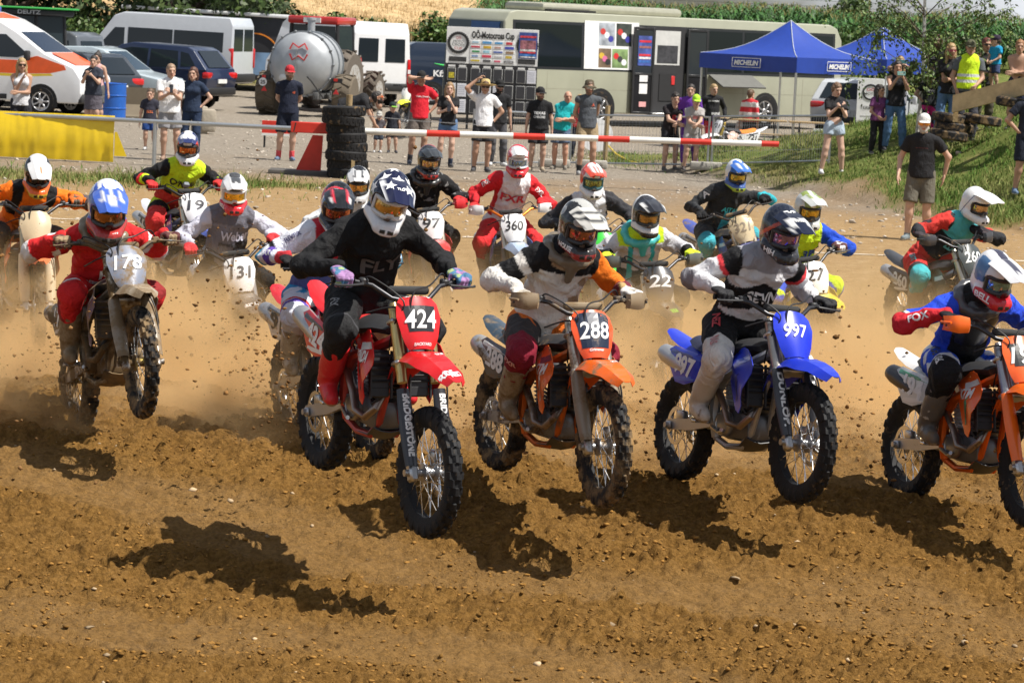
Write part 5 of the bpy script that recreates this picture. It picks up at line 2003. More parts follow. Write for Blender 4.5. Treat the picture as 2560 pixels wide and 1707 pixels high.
def make_rider(r, d):
 """r: clothing and pose, d: the bike's record (pose matrix, steering)"""
 M_, S = d['_M'], d['_S']
 Bx = bike_meshes()
 k2 = 2560 / 2352
 hx, hy = r['head']
 dh = d['d'] + r.get('dh', .30)
 Hd = M_.inverted() @ px(hx * k2, hy * k2, dh)
 T = thing('person', r['label'], 'person', M_, 'motocross riders')
 # head direction: towards a world direction given by yaw (right +) and pitch
 yaw, pit = R(r.get('yaw', 0)), R(r.get('pitch', -14))
 rl = R(r.get('roll', 0))
 M3 = M_.to_3x3().normalized()
 face = M3.inverted() @ V((math.sin(yaw) * math.cos(pit), -math.cos(yaw) * math.cos(pit), math.sin(pit)))
 upw = M3.inverted() @ V((math.sin(rl), 0, math.cos(rl)))
 yb = -face.normalized()
 xb = yb.cross(upw).normalized()
 zb = xb.cross(yb)
 HM = Matrix.Translation(Hd) @ Matrix((xb, yb, zb)).transposed().to_4x4() @ Matrix.Scale(r.get('hs', .98), 4) @ Matrix.Scale(.91, 4, (1, 0, 0))
 up = M3.inverted() @ V((0, 0, 1))
 fw = V((face.x, face.y, 0)).normalized()
 N_ = Hd - zb * .155 + yb * .085 - V((.03, 0, .03))
 H0 = V(r.get('hip', (-.24, 0, .96)))
 tl = r.get('tl', .52)
 Hh = N_ + (H0 - N_).normalized() * tl
 if Hh.z < H0.z - .05: Hh.z = H0.z - .05
 Hh.y = H0.y * .5 + Hh.y * .5
 ta = (N_ - Hh).normalized()
 lf = V((0, 1, 0))
 grips = {}
 gp = {}
 for sd, k in ((1, 'L'), (-1, 'R')):
  e0, e1 = (V(Bx['barpts'][-2]), V(Bx['barpts'][-1])) if sd > 0 else (V(Bx['barpts'][1]), V(Bx['barpts'][0]))
  g = S @ e0.lerp(e1, .52)
  gp[sd] = g
  out = ((S @ e1) - (S @ e0)).normalized()
  fwd = V((.93, 0, -.36)) if not r.get('wristup') else V((.98, 0, .1))
  xh = out if sd < 0 else -out
  yh = (fwd - xh * fwd.dot(xh)).normalized()
  zh = xh.cross(yh)
  grips[sd] = Matrix.Translation(g) @ Matrix((xh, yh, zh)).transposed().to_4x4() @ Matrix.Scale(1.03, 4)
 wr = {sd: grips[sd] @ V((.005, -.125, .006)) for sd in (1, -1)}
 shw = .185
 # shoulders turn a little towards the hands
 lf2 = (gp[1] - gp[-1]).normalized() * .5 + lf * .5 + V((0, 0, r.get('shroll', 0)))
 lf2 = (lf2 - ta * lf2.dot(ta)).normalized()
 sh = {sd: N_ + lf2 * shw * sd - ta * .06 for sd in (1, -1)}
 cf = lf2.cross(ta).normalized()                       # chest forward
 elb = {}
 for sd in (1, -1):
  pole = V(r.get('pole' + ('l' if sd > 0 else 'r'), (-.8, sd * .62, -.30)))
  dist = (wr[sd] - sh[sd]).length
  s_ = max(1., dist / .555)
  elb[sd], w2 = ik(sh[sd], wr[sd], .295 * s_, .265 * s_, pole)
 ank, kn = {}, {}
 for sd in (1, -1):
  a = V((-.185, sd * .205, .515)) + V(r.get('foot' + ('l' if sd > 0 else 'r'), (0, 0, 0)))
  hp = Hh + lf * sd * .10 - V((0, 0, .03))
  L = (a - hp).length
  kn[sd], ank[sd] = ik(hp, a, .42, .42, V((1, sd * r.get('kneeout', .35), .25)))
 TR = r.get('bulk', 1.0)
 fl = (cf, .70)
 chest = N_ - ta * .13
 waist = Hh + ta * .20
 def torso(e):
  return [prim(chest + ta * .02, waist, (.158 + e) * TR, (.142 + e) * TR, flat=fl, id=0), prim(waist, Hh, (.142 + e) * TR, (.152 + e) * TR, flat=(fl[0], .78), id=1),
    prim(N_ - ta * .05 - lf2 * shw * .7, N_ - ta * .05 + lf2 * shw * .7, .072 + e, id=0), prim(N_ - ta * .06 - cf * .02, N_ - ta * .2 - cf * .03, .12 + e, flat=fl, id=0, k=.05)]
 def arms(e):
  o = []
  for sd in (1, -1):
   i = 2 if sd > 0 else 12
   o += [prim(sh[sd], elb[sd], .064 + e, .046 + e, id=i), prim(elb[sd], wr[sd], .048 + e, .029 + e, id=i + 1)]
  return o
 def legs(e, t2=1.):
  o = []
  for sd in (1, -1):
   i = 4 if sd > 0 else 14
   hp = Hh + lf * sd * .10 - V((0, 0, .03))
   o += [prim(hp, kn[sd], .098 + e, .074 + e, id=i), prim(kn[sd], kn[sd].lerp(ank[sd], t2), .072 + e, .060 + e, id=i + 1)]
  return o
 # the body itself: one low skin, almost all of it under the clothes
 bp_ = torso(-.02) + arms(-.012) + legs(-.015) + [prim(N_ - ta * .03, Hd - zb * .04, .058, .058, id=6), prim(Hd + zb * .02, Hd - zb * .05 - yb * .03, .085, .07, id=7)]
 v, f = skin(bp_, .026, .03)
 me = mesh_np('body', v, f)
 set_col(me, np.tile(np.array(SKIN[0]), (len(v), 1)))
 obj('body', me, mat('col', .55, var=.06, kind='skin', spec=.35), T)
 def coords(v, prims):
  q = Q()
  bi, bt = nearest(v, prims)
  q.v = v
  q.u = (v - np.array(N_)) @ np.array(lf2) / .2
  q.w = (v - np.array(Hh)) @ np.array(ta) / (N_ - Hh).length
  q.f = (v - np.array(chest)) @ np.array(cf) > -.01
  q.arm = np.isin(bi, (2, 3, 12, 13))
  q.s = np.where(np.isin(bi, (3, 13)), 1 + bt, bt)
  q.L = bi < 10
  q.leg = np.isin(bi, (4, 5, 14, 15))
  q.t = np.where(np.isin(bi, (5, 15)), 1 + bt, bt)
  q.out = v[:, 1] * np.where(q.L, 1, -1)
  q.n = fbm(v[:, 0] * 9 + 2, v[:, 1] * 9, v[:, 2] * 9, 2)
  q.n2 = fbm(v[:, 0] * 22 + 2, v[:, 1] * 22, v[:, 2] * 22, 2)
  return q
 def dressed(name, prims, spec, amp, h=.0105, mud=0.):
  vv, ff = skin(prims, h, .028)
  q = coords(vv, prims)
  c = np.tile(np.array(spec[0], float), (len(vv), 1))
  for fn, col in spec[1:]:
   c[fn(q)] = col
  v3 = wrinkle(vv, ff, amp, 11., seed=len(r['label']) * 1.3)
  m_ = mesh_np(name, v3, ff)
  set_col(m_, c)
  return obj(name, m_, vcol(.82, .25, mud=mud), T), m_
 jp = torso(.014) + arms(.008) + [prim(N_ - ta * .03, N_ + (Hd - N_).normalized() * .06, .075, .07, id=6)]
 jo, jm = dressed('jersey', jp, r['jersey'], .016, mud=r.get('mud', 0.))
 bv = bvh_of(jm)
 for tx, du, dw, hgt, w, col in r.get('chest', []):
  O = Hh.lerp(N_, dw) + lf2 * du
  lettering(tx, O + cf * .1, lf2, cf, hgt, mat(col, .7, kind='jersey_print'), jo, w=w, bvh=bv, bold=.03, eps=.009, name='jersey_lettering', sub=.2)
 for tx, sd, t, hgt, w, col in r.get('sleeve', []):
  a, b = (sh[sd], elb[sd]) if t < 1 else (elb[sd], wr[sd])
  tt = t if t < 1 else t - 1
  O = a.lerp(b, tt)
  dr = (b - a).normalized()
  vis = M3.inverted() @ V((-.25, -1, .45))
  n_ = (vis - dr * vis.dot(dr)).normalized()
  if (M3 @ dr).x < 0: dr = -dr
  lettering(tx, O + n_ * .06, dr, n_, hgt, mat(col, .7, kind='jersey_print'), jo, w=w, bvh=bv, bold=.03, eps=.009, name='sleeve_lettering', sub=.2)
 pp = [prim(Hh + ta * .05, Hh - ta * .02, .150 * TR, .150 * TR, flat=(cf, .8), id=1)] + legs(.010, .40)
 for sd in (1, -1):
  kd = (kn[sd] - (Hh + ank[sd]) / 2).normalized()
  pp.append(prim(kn[sd] + kd * .018, kn[sd].lerp(ank[sd], .18) + kd * .018, .066, .056, id=5 if sd > 0 else 15))
 po, pm = dressed('trousers', pp, r['pants'], .012, mud=r.get('pmud', r.get('mud', 0.)))
 for tx, sd, t, hgt, w, col in r.get('legtxt', []):
  hp = Hh + lf * sd * .10
  a, b = (hp, kn[sd]) if t < 1 else (kn[sd], ank[sd])
  O = a.lerp(b, t if t < 1 else t - 1)
  dr = (b - a).normalized()
  vis = M3.inverted() @ V((-.3, -1, .3))
  n_ = (vis - dr * vis.dot(dr)).normalized()
  if t < 1:
   lettering(tx, O + n_ * .08, dr if (M3 @ dr).x > 0 else -dr, n_, hgt, mat(col, .7, kind='print'), po, w=w, bvh=bvh_of(pm), bold=.03, eps=.009, name='leg_lettering', sub=.2)
  else:
   lettering(tx, O + n_ * .08, n_.cross(dr) * -1 if (M3 @ n_.cross(dr)).x < 0 else n_.cross(dr), n_, hgt, mat(col, .7, kind='print'), po, w=w, bvh=bvh_of(pm), bold=.03, eps=.009, name='leg_lettering', sub=.2)
 # boots
 bc, sole, buck = r.get('boot', ((.32, .27, .2), (.1, .08, .06), (.4, .36, .3)))
 for sd in (1, -1):
  a, kk = ank[sd], kn[sd]
  fx = V((1, sd * .22, -.10)).normalized()
  top = kk.lerp(a, .26)
  P = [prim(top, kk.lerp(a, .72), .076, .068, cap='a', id=0), prim(kk.lerp(a, .70), a, .066, .060, id=1),
    prim(a - fx * .045 - V((0, 0, .055)), a + fx * .135 - V((0, 0, .072)), .045, .040, id=2), prim(a + fx * .02 - V((0, 0, .03)), a + fx * .15 - V((0, 0, .068)), .046, .034, id=2),
    prim(kk.lerp(a, .34) + V((.03, 0, 0)), kk.lerp(a, .78) + V((.025, 0, 0)), .05, .045, id=1, k=.02)]
  for t_ in (.42, .56, .70, .84):
   c = kk.lerp(a, t_)
   P.append(prim(c + V((-.01, sd * .055, 0)), c + V((.045, sd * .045, -.01)), .014, .012, id=5, k=.006))
  P.append(prim(a + fx * .03 + V((0, sd * .045, -.035)), a + fx * .06 + V((0, -sd * .03, -.02)), .013, .013, id=5, k=.006))
  vv, ff = skin(P, .0098, .014)
  bi, bt = nearest(vv, P)
  c = np.tile(np.array(bc, float), (len(vv), 1))
  c[bi == 5] = buck
  zb_ = (vv - np.array(a)) @ np.array((.10, 0, 1.0))
  c[zb_ < -.092] = sole
  c[(zb_ < -.105)] = sole
  vv = wrinkle(vv, ff, .002, 16, 1.)
  m_ = mesh_np('boot', vv, ff)
  set_col(m_, c)
  bo = obj('boot', m_, vcol(.45, .15, mud=r.get('bootmud', .45), coat=.1), T)
 # gloves
 gv, gf = hand_template('grip')
 for sd in (1, -1):
  vf = (gv, gf) if sd < 0 else mirror((gv, gf))
  m_ = mesh_np('glove', place(vf[0], grips[sd]), vf[1])
  gl = np.tile(np.array(r.get('glove', BLACK), float), (len(gv), 1))
  if 'glove2' in r:
   n = fbm(vf[0][:, 0] * 30, vf[0][:, 1] * 30, vf[0][:, 2] * 30 + sd, 2)
   gl[n > .25] = r['glove2']
   if 'glove3' in r: gl[n < -.3] = r['glove3']
  gl[vf[0][:, 1] < -.108] = r.get('cuff', r.get('glove', BLACK))
  set_col(m_, gl)
  obj('glove', m_, vcol(.75, .2, mud=r.get('mud', 0.) * .6), T)
 if r.get('brace'):
  bcol = r['brace']
  P = []
  ring = [(math.cos(t) , math.sin(t)) for t in np.linspace(0, 6.283, 13)]
  cen = N_ + (Hd - N_).normalized() * .03
  for i in range(12):
   p0 = cen + cf * (ring[i][0] * .115) + lf2 * (ring[i][1] * .135) - ta * (.03 if ring[i][0] > 0 else 0)
   p1 = cen + cf * (ring[i + 1][0] * .115) + lf2 * (ring[i + 1][1] * .135) - ta * (.03 if ring[i + 1][0] > 0 else 0)
   P.append(prim(p0, p1, .03, .03))
  P.append(prim(cen + cf * .12 - ta * .03, cen + cf * .125 - ta * .14, .045, .028, flat=(cf, .5)))
  P.append(prim(cen - cf * .11, cen - cf * .15 - ta * .16, .04, .03, flat=(cf, .5)))
  vv, ff = skin(P, .012, .02)
  obj('neck_brace', mesh_np('neck_brace', vv, ff), plastic(bcol, r.get('mud', 0.)), T)
 if r.get('protector'):
  P = [prim(N_ - ta * .09 + cf * .055, waist + cf * .05 + ta * .04, .148, .125, flat=(cf, .62), cap='b', id=0)] + \
   [prim(N_ - ta * .06 + lf2 * sd * .10 + cf * .03, N_ - ta * .05 + lf2 * sd * .11 - cf * .08, .045, .045, flat=(ta, .5)) for sd in (1, -1)]
  vv, ff = skin(P, .013, .02)
  obj('chest_protector', mesh_np('chest_protector', vv, ff), plastic(r['protector'], r.get('mud', 0.)), T)
 if r.get('action_cam'):
  O = chest + cf * .16
  bx = MB().box((0, 0, 0), (.045, .06, .045), ch=.006)
  obj('action_camera', bx.mesh('action_camera'), mat((.2, .22, .25), .35, kind='camera_case'), T, Matrix.Translation(O) @ Matrix((cf, lf2, ta)).transposed().to_4x4())
 make_helmet(T, HM, r)
 return T
# ---------------------------------------------------------------- vehicles in the yard (x forward, y left)
def shell_body(prof, W, belt, tum, bev=.06):
 bm = bmesh.new()
 vs = [[bm.verts.new((x, s * W / 2, z)) for x, z in prof] for s in (-1, 1)]
 n = len(prof)
 bm.faces.new(vs[0])
 bm.faces.new(vs[1][::-1])
 for i in range(n):
  j = (i + 1) % n
  bm.faces.new((vs[0][i], vs[1][i], vs[1][j], vs[0][j]))
 bmesh.ops.recalc_face_normals(bm, faces=bm.faces[:])
 bmesh.ops.bisect_plane(bm, geom=bm.verts[:] + bm.edges[:] + bm.faces[:], plane_co=(0, 0, belt), plane_no=(0, 0, 1))
 for v in bm.verts:
  if v.co.z > belt:
   v.co.y -= math.copysign(tum * (v.co.z - belt), v.co.y)
 if bev:
  ed = [e for e in bm.edges if len(e.link_faces) == 2 and e.calc_face_angle(0) > R(14)]
  bmesh.ops.bevel(bm, geom=ed, offset=bev, segments=3, affect='EDGES', profile=.6, clamp_overlap=True)
 bmesh.ops.triangulate(bm, faces=[f for f in bm.faces if len(f.verts) > 4])
 me = bpy.data.meshes.new('body')
 bm.to_mesh(me)
 bm.free()
 me.shade_smooth()
 me.set_sharp_from_angle(angle=R(32))
 return me
class Car:
 def __init__(s, name, label, cat, M_, prof, W, belt, tum, paintm, group=None, bev=.06):
  s.T = thing(name, label, cat, M_, group)
  s.W, s.belt, s.tum = W, belt, tum
  s.prof = prof
  obj('body', shell_body(prof, W, belt, tum, bev), paintm, s.T)
 def yz(s, z):
  return s.W / 2 - s.tum * max(0, z - s.belt)
 def side(s, name, poly, m, sides=(1, -1), off=.006, t=.02):
  for sd in sides:
   mb = MB()
   mb.prism(poly, lambda p: (p[0], sd * (s.yz(p[1]) + off), p[1]), lambda p: (p[0], sd * (s.yz(p[1]) - t), p[1]))
   mb.build(name, m, s.T)
 def panel(s, name, pts, m, t=.012):
  c = sum((V(p) for p in pts), V()) / len(pts)
  n = (V(pts[1]) - V(pts[0])).cross(V(pts[2]) - V(pts[0])).normalized()
  if n.dot(c - V((0, 0, 1.0))) < 0:
   pts = pts[::-1]
   n = -n
  return MB().panel([V(p) - n * .008 for p in pts], t + .008).build(name, m, s.T)
 def wheels(s, xs, r, w=.22, rimc=(.55, .55, .57), sides=(-1, 1)):
  for x in xs:
   for sd in sides:
    y = sd * (s.W / 2 - w / 2 + .015)
    arch = MB()
    pts = [(x + (r + .07) * math.cos(a), max(.2, r + (r + .07) * math.sin(a))) for a in np.linspace(0, 2 * math.pi, 29)[:-1]]
    arch.prism(pts, lambda p: (p[0], sd * (s.W / 2 + .004), p[1]), lambda p: (p[0], sd * (s.W / 2 - .05), p[1]))
    arch.build('wheel_arch', mat((.012, .012, .013), .9, kind='wheel_well'), s.T)
    X = Matrix.Translation((x, y, r)) @ Matrix.Rotation(R(-90 * sd), 4, 'X')
    wm_ = MB().lathe([(r * .6, -w / 2), (r * .95, -w / 2), (r, -w / 2 + .03), (r, w / 2 - .03), (r * .95, w / 2), (r * .68, w / 2 + .004), (r * .64, w / 2 - .02)], 28, X)
    wo = wm_.build('wheel', rubber(.25), s.T)
    rm = MB().lathe([(r * .66, w / 2 - .03), (r * .66, w / 2 + .004), (r * .60, w / 2 + .002), (r * .56, w / 2 - .02), (r * .2, w / 2 - .012), (r * .16, w / 2 + .006), (0.01, w / 2 + .008)], 24, X)
    for k in range(7):
     a = k * .8976
     rm.box((r * .38 * math.cos(a), r * .38 * math.sin(a), w / 2 - .004), (r * .42, r * .11, .02), M=X, rot=Matrix.Rotation(a, 3, 'Z'), ch=.006)
    rm.build('rim', metal(rimc, .35), wo)
 def mirrors(s, x, z, m):
  for sd in (1, -1):
   MB().box((x, sd * (s.yz(z) + .14), z), (.12, .2, .24), ch=.04).build('wing_mirror', m, s.T)
GL = (.018, .024, .03)
def build_vehicles():
 blk = mat((.02, .02, .021), .6, kind='black_trim')
 redl = mat((.55, .012, .012), .15, coat=.6, var=.05, kind='tail_light')
 hl = mat((.65, .68, .7), .08, coat=.8, var=.1, kind='headlight')
 platem = mat((.75, .75, .73), .5, kind='licence_plate')
 G_ = 'vehicles parked in the gravel yard'
 # ambulance: white van with an orange band, heading right
 p = [(-2.75, .32), (-2.72, 2.2), (-2.6, 2.42), (-.1, 2.42), (.45, 2.26), (.98, 1.98), (1.72, 1.50), (2.50, 1.18), (2.68, .92), (2.70, .55), (2.6, .32)]
 c = Car('ambulance', 'white ambulance with orange side band and yellow stripe behind the blonde woman', 'ambulance', at((-12.95, 72.9, 0), R(-13)), p, 2.0, 1.35, .13, paint((.78, .79, .80)), G_)
 og = mat((.85, .11, .015), .4, coat=.4, kind='orange_foil')
 c.side('orange_band', [(-2.70, .95), (-2.70, 1.30), (.6, 1.30), (1.1, 1.3), (1.55, 1.42), (2.25, 1.22), (2.3, 1.12), (1.9, 1.02), (1.1, .98)], og)
 c.side('yellow_stripe', [(-2.70, .88), (-2.70, .945), (1.1, .972), (1.9, 1.012), (1.98, .965), (1.2, .91)], mat((.75, .55, .03), .4, kind='yellow_foil'))
 c.side('side_window', [(-.45, 1.36), (-.35, 1.90), (.72, 1.90), (1.30, 1.46), (1.05, 1.36)], glass(GL))
 c.side('side_window', [(-2.3, 1.40), (-2.3, 1.95), (-.8, 1.95), (-.8, 1.40)], glass(GL))
 c.side('window_pillar', [(.08, 1.36), (.08, 1.90), (.16, 1.90), (.16, 1.36)], blk, off=.009)
 c.panel('windscreen', [(1.01, -.72, 1.965), (1.01, .72, 1.965), (1.70, .86, 1.515), (1.70, -.86, 1.515)], glass((.02, .03, .05)))
 c.panel('orange_hood', [(1.80, -.7, 1.505), (1.80, .7, 1.505), (2.40, .62, 1.24), (2.40, -.62, 1.24)], og, t=.006)
 for sd in (1, -1):
  MB().box((2.42, sd * .80, 1.0), (.5, .24, .2), ch=.08, rot=Matrix.Rotation(R(22), 3, 'Y') @ Matrix.Rotation(R(-14 * sd), 3, 'Z')).build('headlight', hl, c.T)
 MB().box((2.66, 0, .86), (.10, 1.1, .22), ch=.04).build('grille', blk, c.T)
 MB().box((2.55, 0, .45), (.36, 1.96, .26), ch=.1).build('bumper', mat((.04, .04, .042), .6, kind='bumper'), c.T)
 MB().box((-.25, 0, 2.48), (.4, 1.2, .16), ch=.05).build('blue_beacon', mat((.02, .06, .5), .15, coat=.6, kind='beacon'), c.T)
 c.panel('roof_foil', [(.0, -.6, 2.395), (.0, .6, 2.395), (.42, .6, 2.275), (.42, -.6, 2.275)], og, t=.006)
 c.mirrors(1.35, 1.42, blk)
 c.wheels((1.68, -1.55), .345)
 MB().box((-.3, -1.005, .42), (2.2, .02, .12), ch=.005).build('sill', blk, c.T)
 # tall tractor with green roof behind it
 T = thing('tractor', 'big dark tractor with green cab roof standing behind the ambulance', 'tractor', at((-12.9, 78, 0), R(200)) @ Matrix.Scale(.86, 4), G_)
 MB().box((0, 0, 1.55), (1.9, 1.9, .5), ch=.08).build('cab_floor', blk, T)
 for sx in (-.92, .0, .92):
  for sd in (1, -1):
   MB().tube([(sx, sd * .92, 1.7), (sx * .92, sd * .84, 2.75)], .05, 8).build('cab_pillar', blk, T)
 for sd in (1, -1):
  MB().panel([(-.88, sd * .90, 1.8), (.88, sd * .90, 1.8), (.82, sd * .85, 2.72), (-.82, sd * .85, 2.72)], .01).build('side_glass', glass((.02, .03, .035)), T)
 MB().panel([(-.90, -.86, 1.8), (-.90, .86, 1.8), (-.84, .8, 2.72), (-.84, -.8, 2.72)], .01).build('rear_glass', glass((.02, .03, .035)), T)
 MB().box((0, 0, 2.82), (2.25, 2.1, .20), ch=.07).build('cab_roof', mat((.02, .02, .022), .5, kind='roof_plastic'), T)
 MB().box((0, 0, 2.945), (2.5, 2.3, .06), ch=.025).build('roof_cap', mat((.03, .33, .05), .35, coat=.4, kind='green_paint'), T)
 lettering('DEUTZ', (.25, 1.055, 2.83), (-1, 0, 0), (0, 1, 0), .12, mat((.5, .5, .5), .5, kind='print'), T, w=.7, bold=.03, name='cab_lettering')
 MB().box((2.0, 0, 1.25), (2.2, .9, .9), ch=.12).build('bonnet', mat((.03, .33, .05), .35, coat=.4, kind='green_paint'), T)
 for x, r, w in ((-.4, .95, .55), (2.5, .68, .42)):
  for sd in (1, -1):
   MB().lathe([(r * .5, -w / 2), (r * .9, -w / 2), (r, -w / 3), (r, w / 3), (r * .9, w / 2), (r * .5, w / 2)], 26, Matrix.Translation((x, sd * .95, r)) @ ry()).build('wheel', rubber(.6), T)
 # dark grey van seen from behind, next to the ambulance
 pv = [(-2.45, .35), (-2.45, 1.15), (-2.30, 1.85), (-2.1, 1.95), (1.0, 1.97), (1.2, 1.9), (1.75, 1.2), (2.35, 1.05), (2.45, .8), (2.4, .35)]
 c = Car('van', 'dark grey van seen from behind between the ambulance and the dark hatchback', 'van', at((-13.75, 80, 0), R(164)), pv, 1.9, 1.1, .14, paint((.10, .11, .125)), G_)
 c.side('side_window', [(-2.15, 1.2), (-2.08, 1.72), (-.9, 1.72), (-.9, 1.2)], glass(GL))
 c.side('side_window', [(-.8, 1.2), (-.8, 1.72), (.9, 1.72), (1.35, 1.2)], glass(GL))
 c.panel('rear_window', [(-2.43, -.72, 1.2), (-2.43, .72, 1.2), (-2.33, .66, 1.72), (-2.33, -.66, 1.72)], glass(GL))
 for sd in (1, -1):
  MB().box((-2.40, sd * .85, 1.15), (.14, .14, .62), ch=.03).build('tail_light', mat((.08, .01, .01), .2, coat=.5, kind='smoked_light'), c.T)
 MB().box((-2.46, 0, .5), (.1, 1.85, .2), ch=.04).build('bumper', blk, c.T)
 c.wheels((1.5, -1.5), .33)
 ph = [(-2.0, .35), (-2.08, .75), (-2.02, .98), (-1.62, 1.42), (-1.45, 1.50), (.05, 1.55), (.4, 1.48), (1.15, .98), (1.95, .84), (2.1, .62), (2.05, .35)]
 def hatch(name, label, M_, pc, sc=1., hz=1., L=1.):
  pp = [(x * L, z * hz) for x, z in ph]
  c = Car(name, label, 'car', M_, pp, 1.8, .95 * hz, .22, paint(pc), G_, bev=.08)
  f = lambda q: [(x * L, z * hz) for x, z in q]
  c.side('side_window', f([(-.38, .99), (-.38, 1.42), (.1, 1.43), (.36, 1.38), (.92, 1.0)]), glass(GL))
  c.side('side_window', f([(-1.25, .99), (-1.2, 1.39), (-.45, 1.42), (-.45, .99)]), glass(GL))
  c.side('side_window', f([(-1.72, 1.05), (-1.5, 1.34), (-1.28, 1.38), (-1.32, 1.02)]), glass(GL))
  c.panel('rear_window', [(-2.0 * L + .0, -.66, 1.02 * hz), (-2.0 * L, .66, 1.02 * hz), (-1.65 * L, .58, 1.41 * hz), (-1.65 * L, -.58, 1.41 * hz)], glass(GL))
  c.panel('windscreen', [(.46 * L, -.60, 1.44 * hz), (.46 * L, .60, 1.44 * hz), (1.10 * L, .74, 1.02 * hz), (1.10 * L, -.74, 1.02 * hz)], glass((.03, .05, .07)))
  for sd in (1, -1):
   MB().box((-1.99 * L, sd * .70, .84 * hz), (.2, .42, .17), ch=.04, rot=Matrix.Rotation(R(10 * sd), 3, 'Z')).build('tail_light', redl, c.T)
   MB().box((1.90 * L, sd * .68, .72 * hz), (.32, .36, .15), ch=.05, rot=Matrix.Rotation(R(-18 * sd), 3, 'Z')).build('headlight', hl, c.T)
  MB().box((-2.085 * L, 0, .70 * hz), (.03, .52, .11)).build('licence_plate', platem, c.T)
  MB().box((-2.03 * L, 0, .46 * hz), (.16, 1.72, .2), ch=.05).build('bumper', blk, c.T)
  c.mirrors(.75 * L, 1.02 * hz, paint(pc))
  c.wheels((1.28 * L, -1.25 * L), .32)
  return c
 hatch('hatchback_car', 'black hatchback with red tail lights behind the woman in the dark dress', at((-11.7, 74.6, 0), R(150)), (.022, .028, .035))
 hatch('silver_car', 'pale blue silver car with its bonnet pointing at the man in white', at((-11.0, 77.6, 0), R(-14)), (.42, .49, .53), hz=1.05)
 hatch('suv_car', 'dark blue estate car with red tail light beside the man in white', at((-10.25, 81.5, 0), R(160)), (.012, .022, .06), hz=1.12, L=1.08)
 hatch('saloon_car', 'silver car parked behind the roll-up banner at the right', at((9.6, 83.0, 0), R(62)), (.5, .52, .54), hz=1.05)
 # silver minibus
 pm = [(-2.5, .4), (-2.5, 2.2), (-2.4, 2.45), (1.15, 2.50), (1.5, 2.38), (2.15, 1.5), (2.55, 1.2), (2.65, .95), (2.6, .4)]
 c = Car('minibus', 'silver minibus with long dark side windows and red tail light', 'minibus', at((-11.3, 95, 0), R(165)), pm, 2.05, 1.35, .08, paint((.50, .53, .57)), G_)
 c.side('side_window', [(-2.2, 1.36), (-2.2, 1.98), (-.55, 2.0), (-.55, 1.36)], glass(GL))
 c.side('side_window', [(-.5, 1.36), (-.5, 2.0), (1.0, 2.02), (1.0, 1.36)], glass(GL))
 c.side('side_window', [(1.12, 1.38), (1.12, 2.0), (1.45, 2.0), (1.95, 1.42)], glass(GL))
 c.side('trim_strip', [(-2.48, .55), (-2.48, .95), (2.4, .95), (2.5, .55)], mat((.16, .17, .18), .6, kind='bumper'))
 c.panel('rear_window', [(-2.5, -.85, 1.42), (-2.5, -.06, 1.42), (-2.5, -.06, 2.1), (-2.5, -.82, 2.1)], glass(GL))
 c.panel('rear_window', [(-2.5, .85, 1.42), (-2.5, .06, 1.42), (-2.5, .06, 2.1), (-2.5, .82, 2.1)], glass(GL))
 for sd in (1, -1):
  MB().box((-2.46, sd * .97, 1.2), (.16, .10, .62), ch=.03).build('tail_light', redl, c.T)
 MB().box((-2.52, 0, .58), (.14, 2.0, .26), ch=.05).build('bumper', blk, c.T)
 c.wheels((1.6, -1.55), .35)
 # box trailer with the printed black banner
 T = thing('trailer', 'long white roofed trailer with black printed banner behind the silver minibus', 'trailer', at((-10.0, 101, 0), R(-5)), G_)
 MB().box((0, 0, 1.45), (6.6, 2.3, 2.1), ch=.04).build('body', mat((.02, .02, .023), .5, kind='banner_print'), T)
 MB().box((0, 0, 2.58), (6.9, 2.5, .12), ch=.03, rot=Matrix.Rotation(R(1), 3, 'Y')).build('roof', paint((.75, .76, .76)), T)
 MB().box((.2, -1.16, .95), (6.0, .02, .75)).build('picture_print', mat((.16, .26, .40), .5, var=.5, vscale=1.2, kind='printed_sky'), T)
 MB().prism([(-2.0, .75), (-2.0, 1.1), (-1.6, 1.38), (-1.2, 1.1), (-1.2, .75)], lambda p: (p[0], -1.172, p[1]), lambda p: (p[0], -1.178, p[1])).build('house_print', mat((.7, .7, .7), .5, kind='print'), T)
 lettering('nte', (-.92, -1.16, 1.95), (1, 0, 0), (0, -1, 0), .3, mat((.8, .8, .8), .5, kind='print'), T, w=.8, bold=.05, name='banner_lettering')
 mb = MB()
 mb.tube([(1.1 + .9 * math.cos(a), -1.165, 1.0 + .95 * math.sin(a)) for a in np.linspace(.4, 2.9, 16)], .03, 4)
 mb.build('orange_arc', mat((.8, .25, .02), .5, kind='print'), T)
 for x in (-1.4, 1.6):
  MB().lathe([(.2, -.1), (.35, -.1), (.38, 0), (.35, .1), (.2, .1)], 18, Matrix.Translation((x, -1.0, .38)) @ ry()).build('wheel', rubber(.3), T)
 # slurry tanker
 T = thing('slurry_tanker', 'round grey galvanised slurry tanker with red emblem on its domed end', 'slurry tanker', at((-5.78, 80.0, 0), R(80)), G_)
 r = .84
 X = Matrix.Translation((0, 0, 1.38)) @ Matrix.Rotation(R(90), 4, 'Y')
 zinc = mat((.40, .42, .44), .45, metal=.35, var=.12, vscale=3, kind='galvanised_steel')
 MB().lathe([(.02, -1.12), (.35, -1.08), (.62, -.98), (.80, -.84), (r, -.72), (r, .5), (.6, .75), (.02, .85)], 40, X).build('tank', zinc, T)
 for hx in (-.72, .0, .46):
  MB().lathe([(r - .02, hx - .02), (r + .035, hx - .02), (r + .035, hx + .02), (r - .02, hx + .02), (r - .02, hx - .02)], 40, X, close=False).build('hoop', mat((.30, .32, .34), .5, metal=.6, kind='steel'), T)
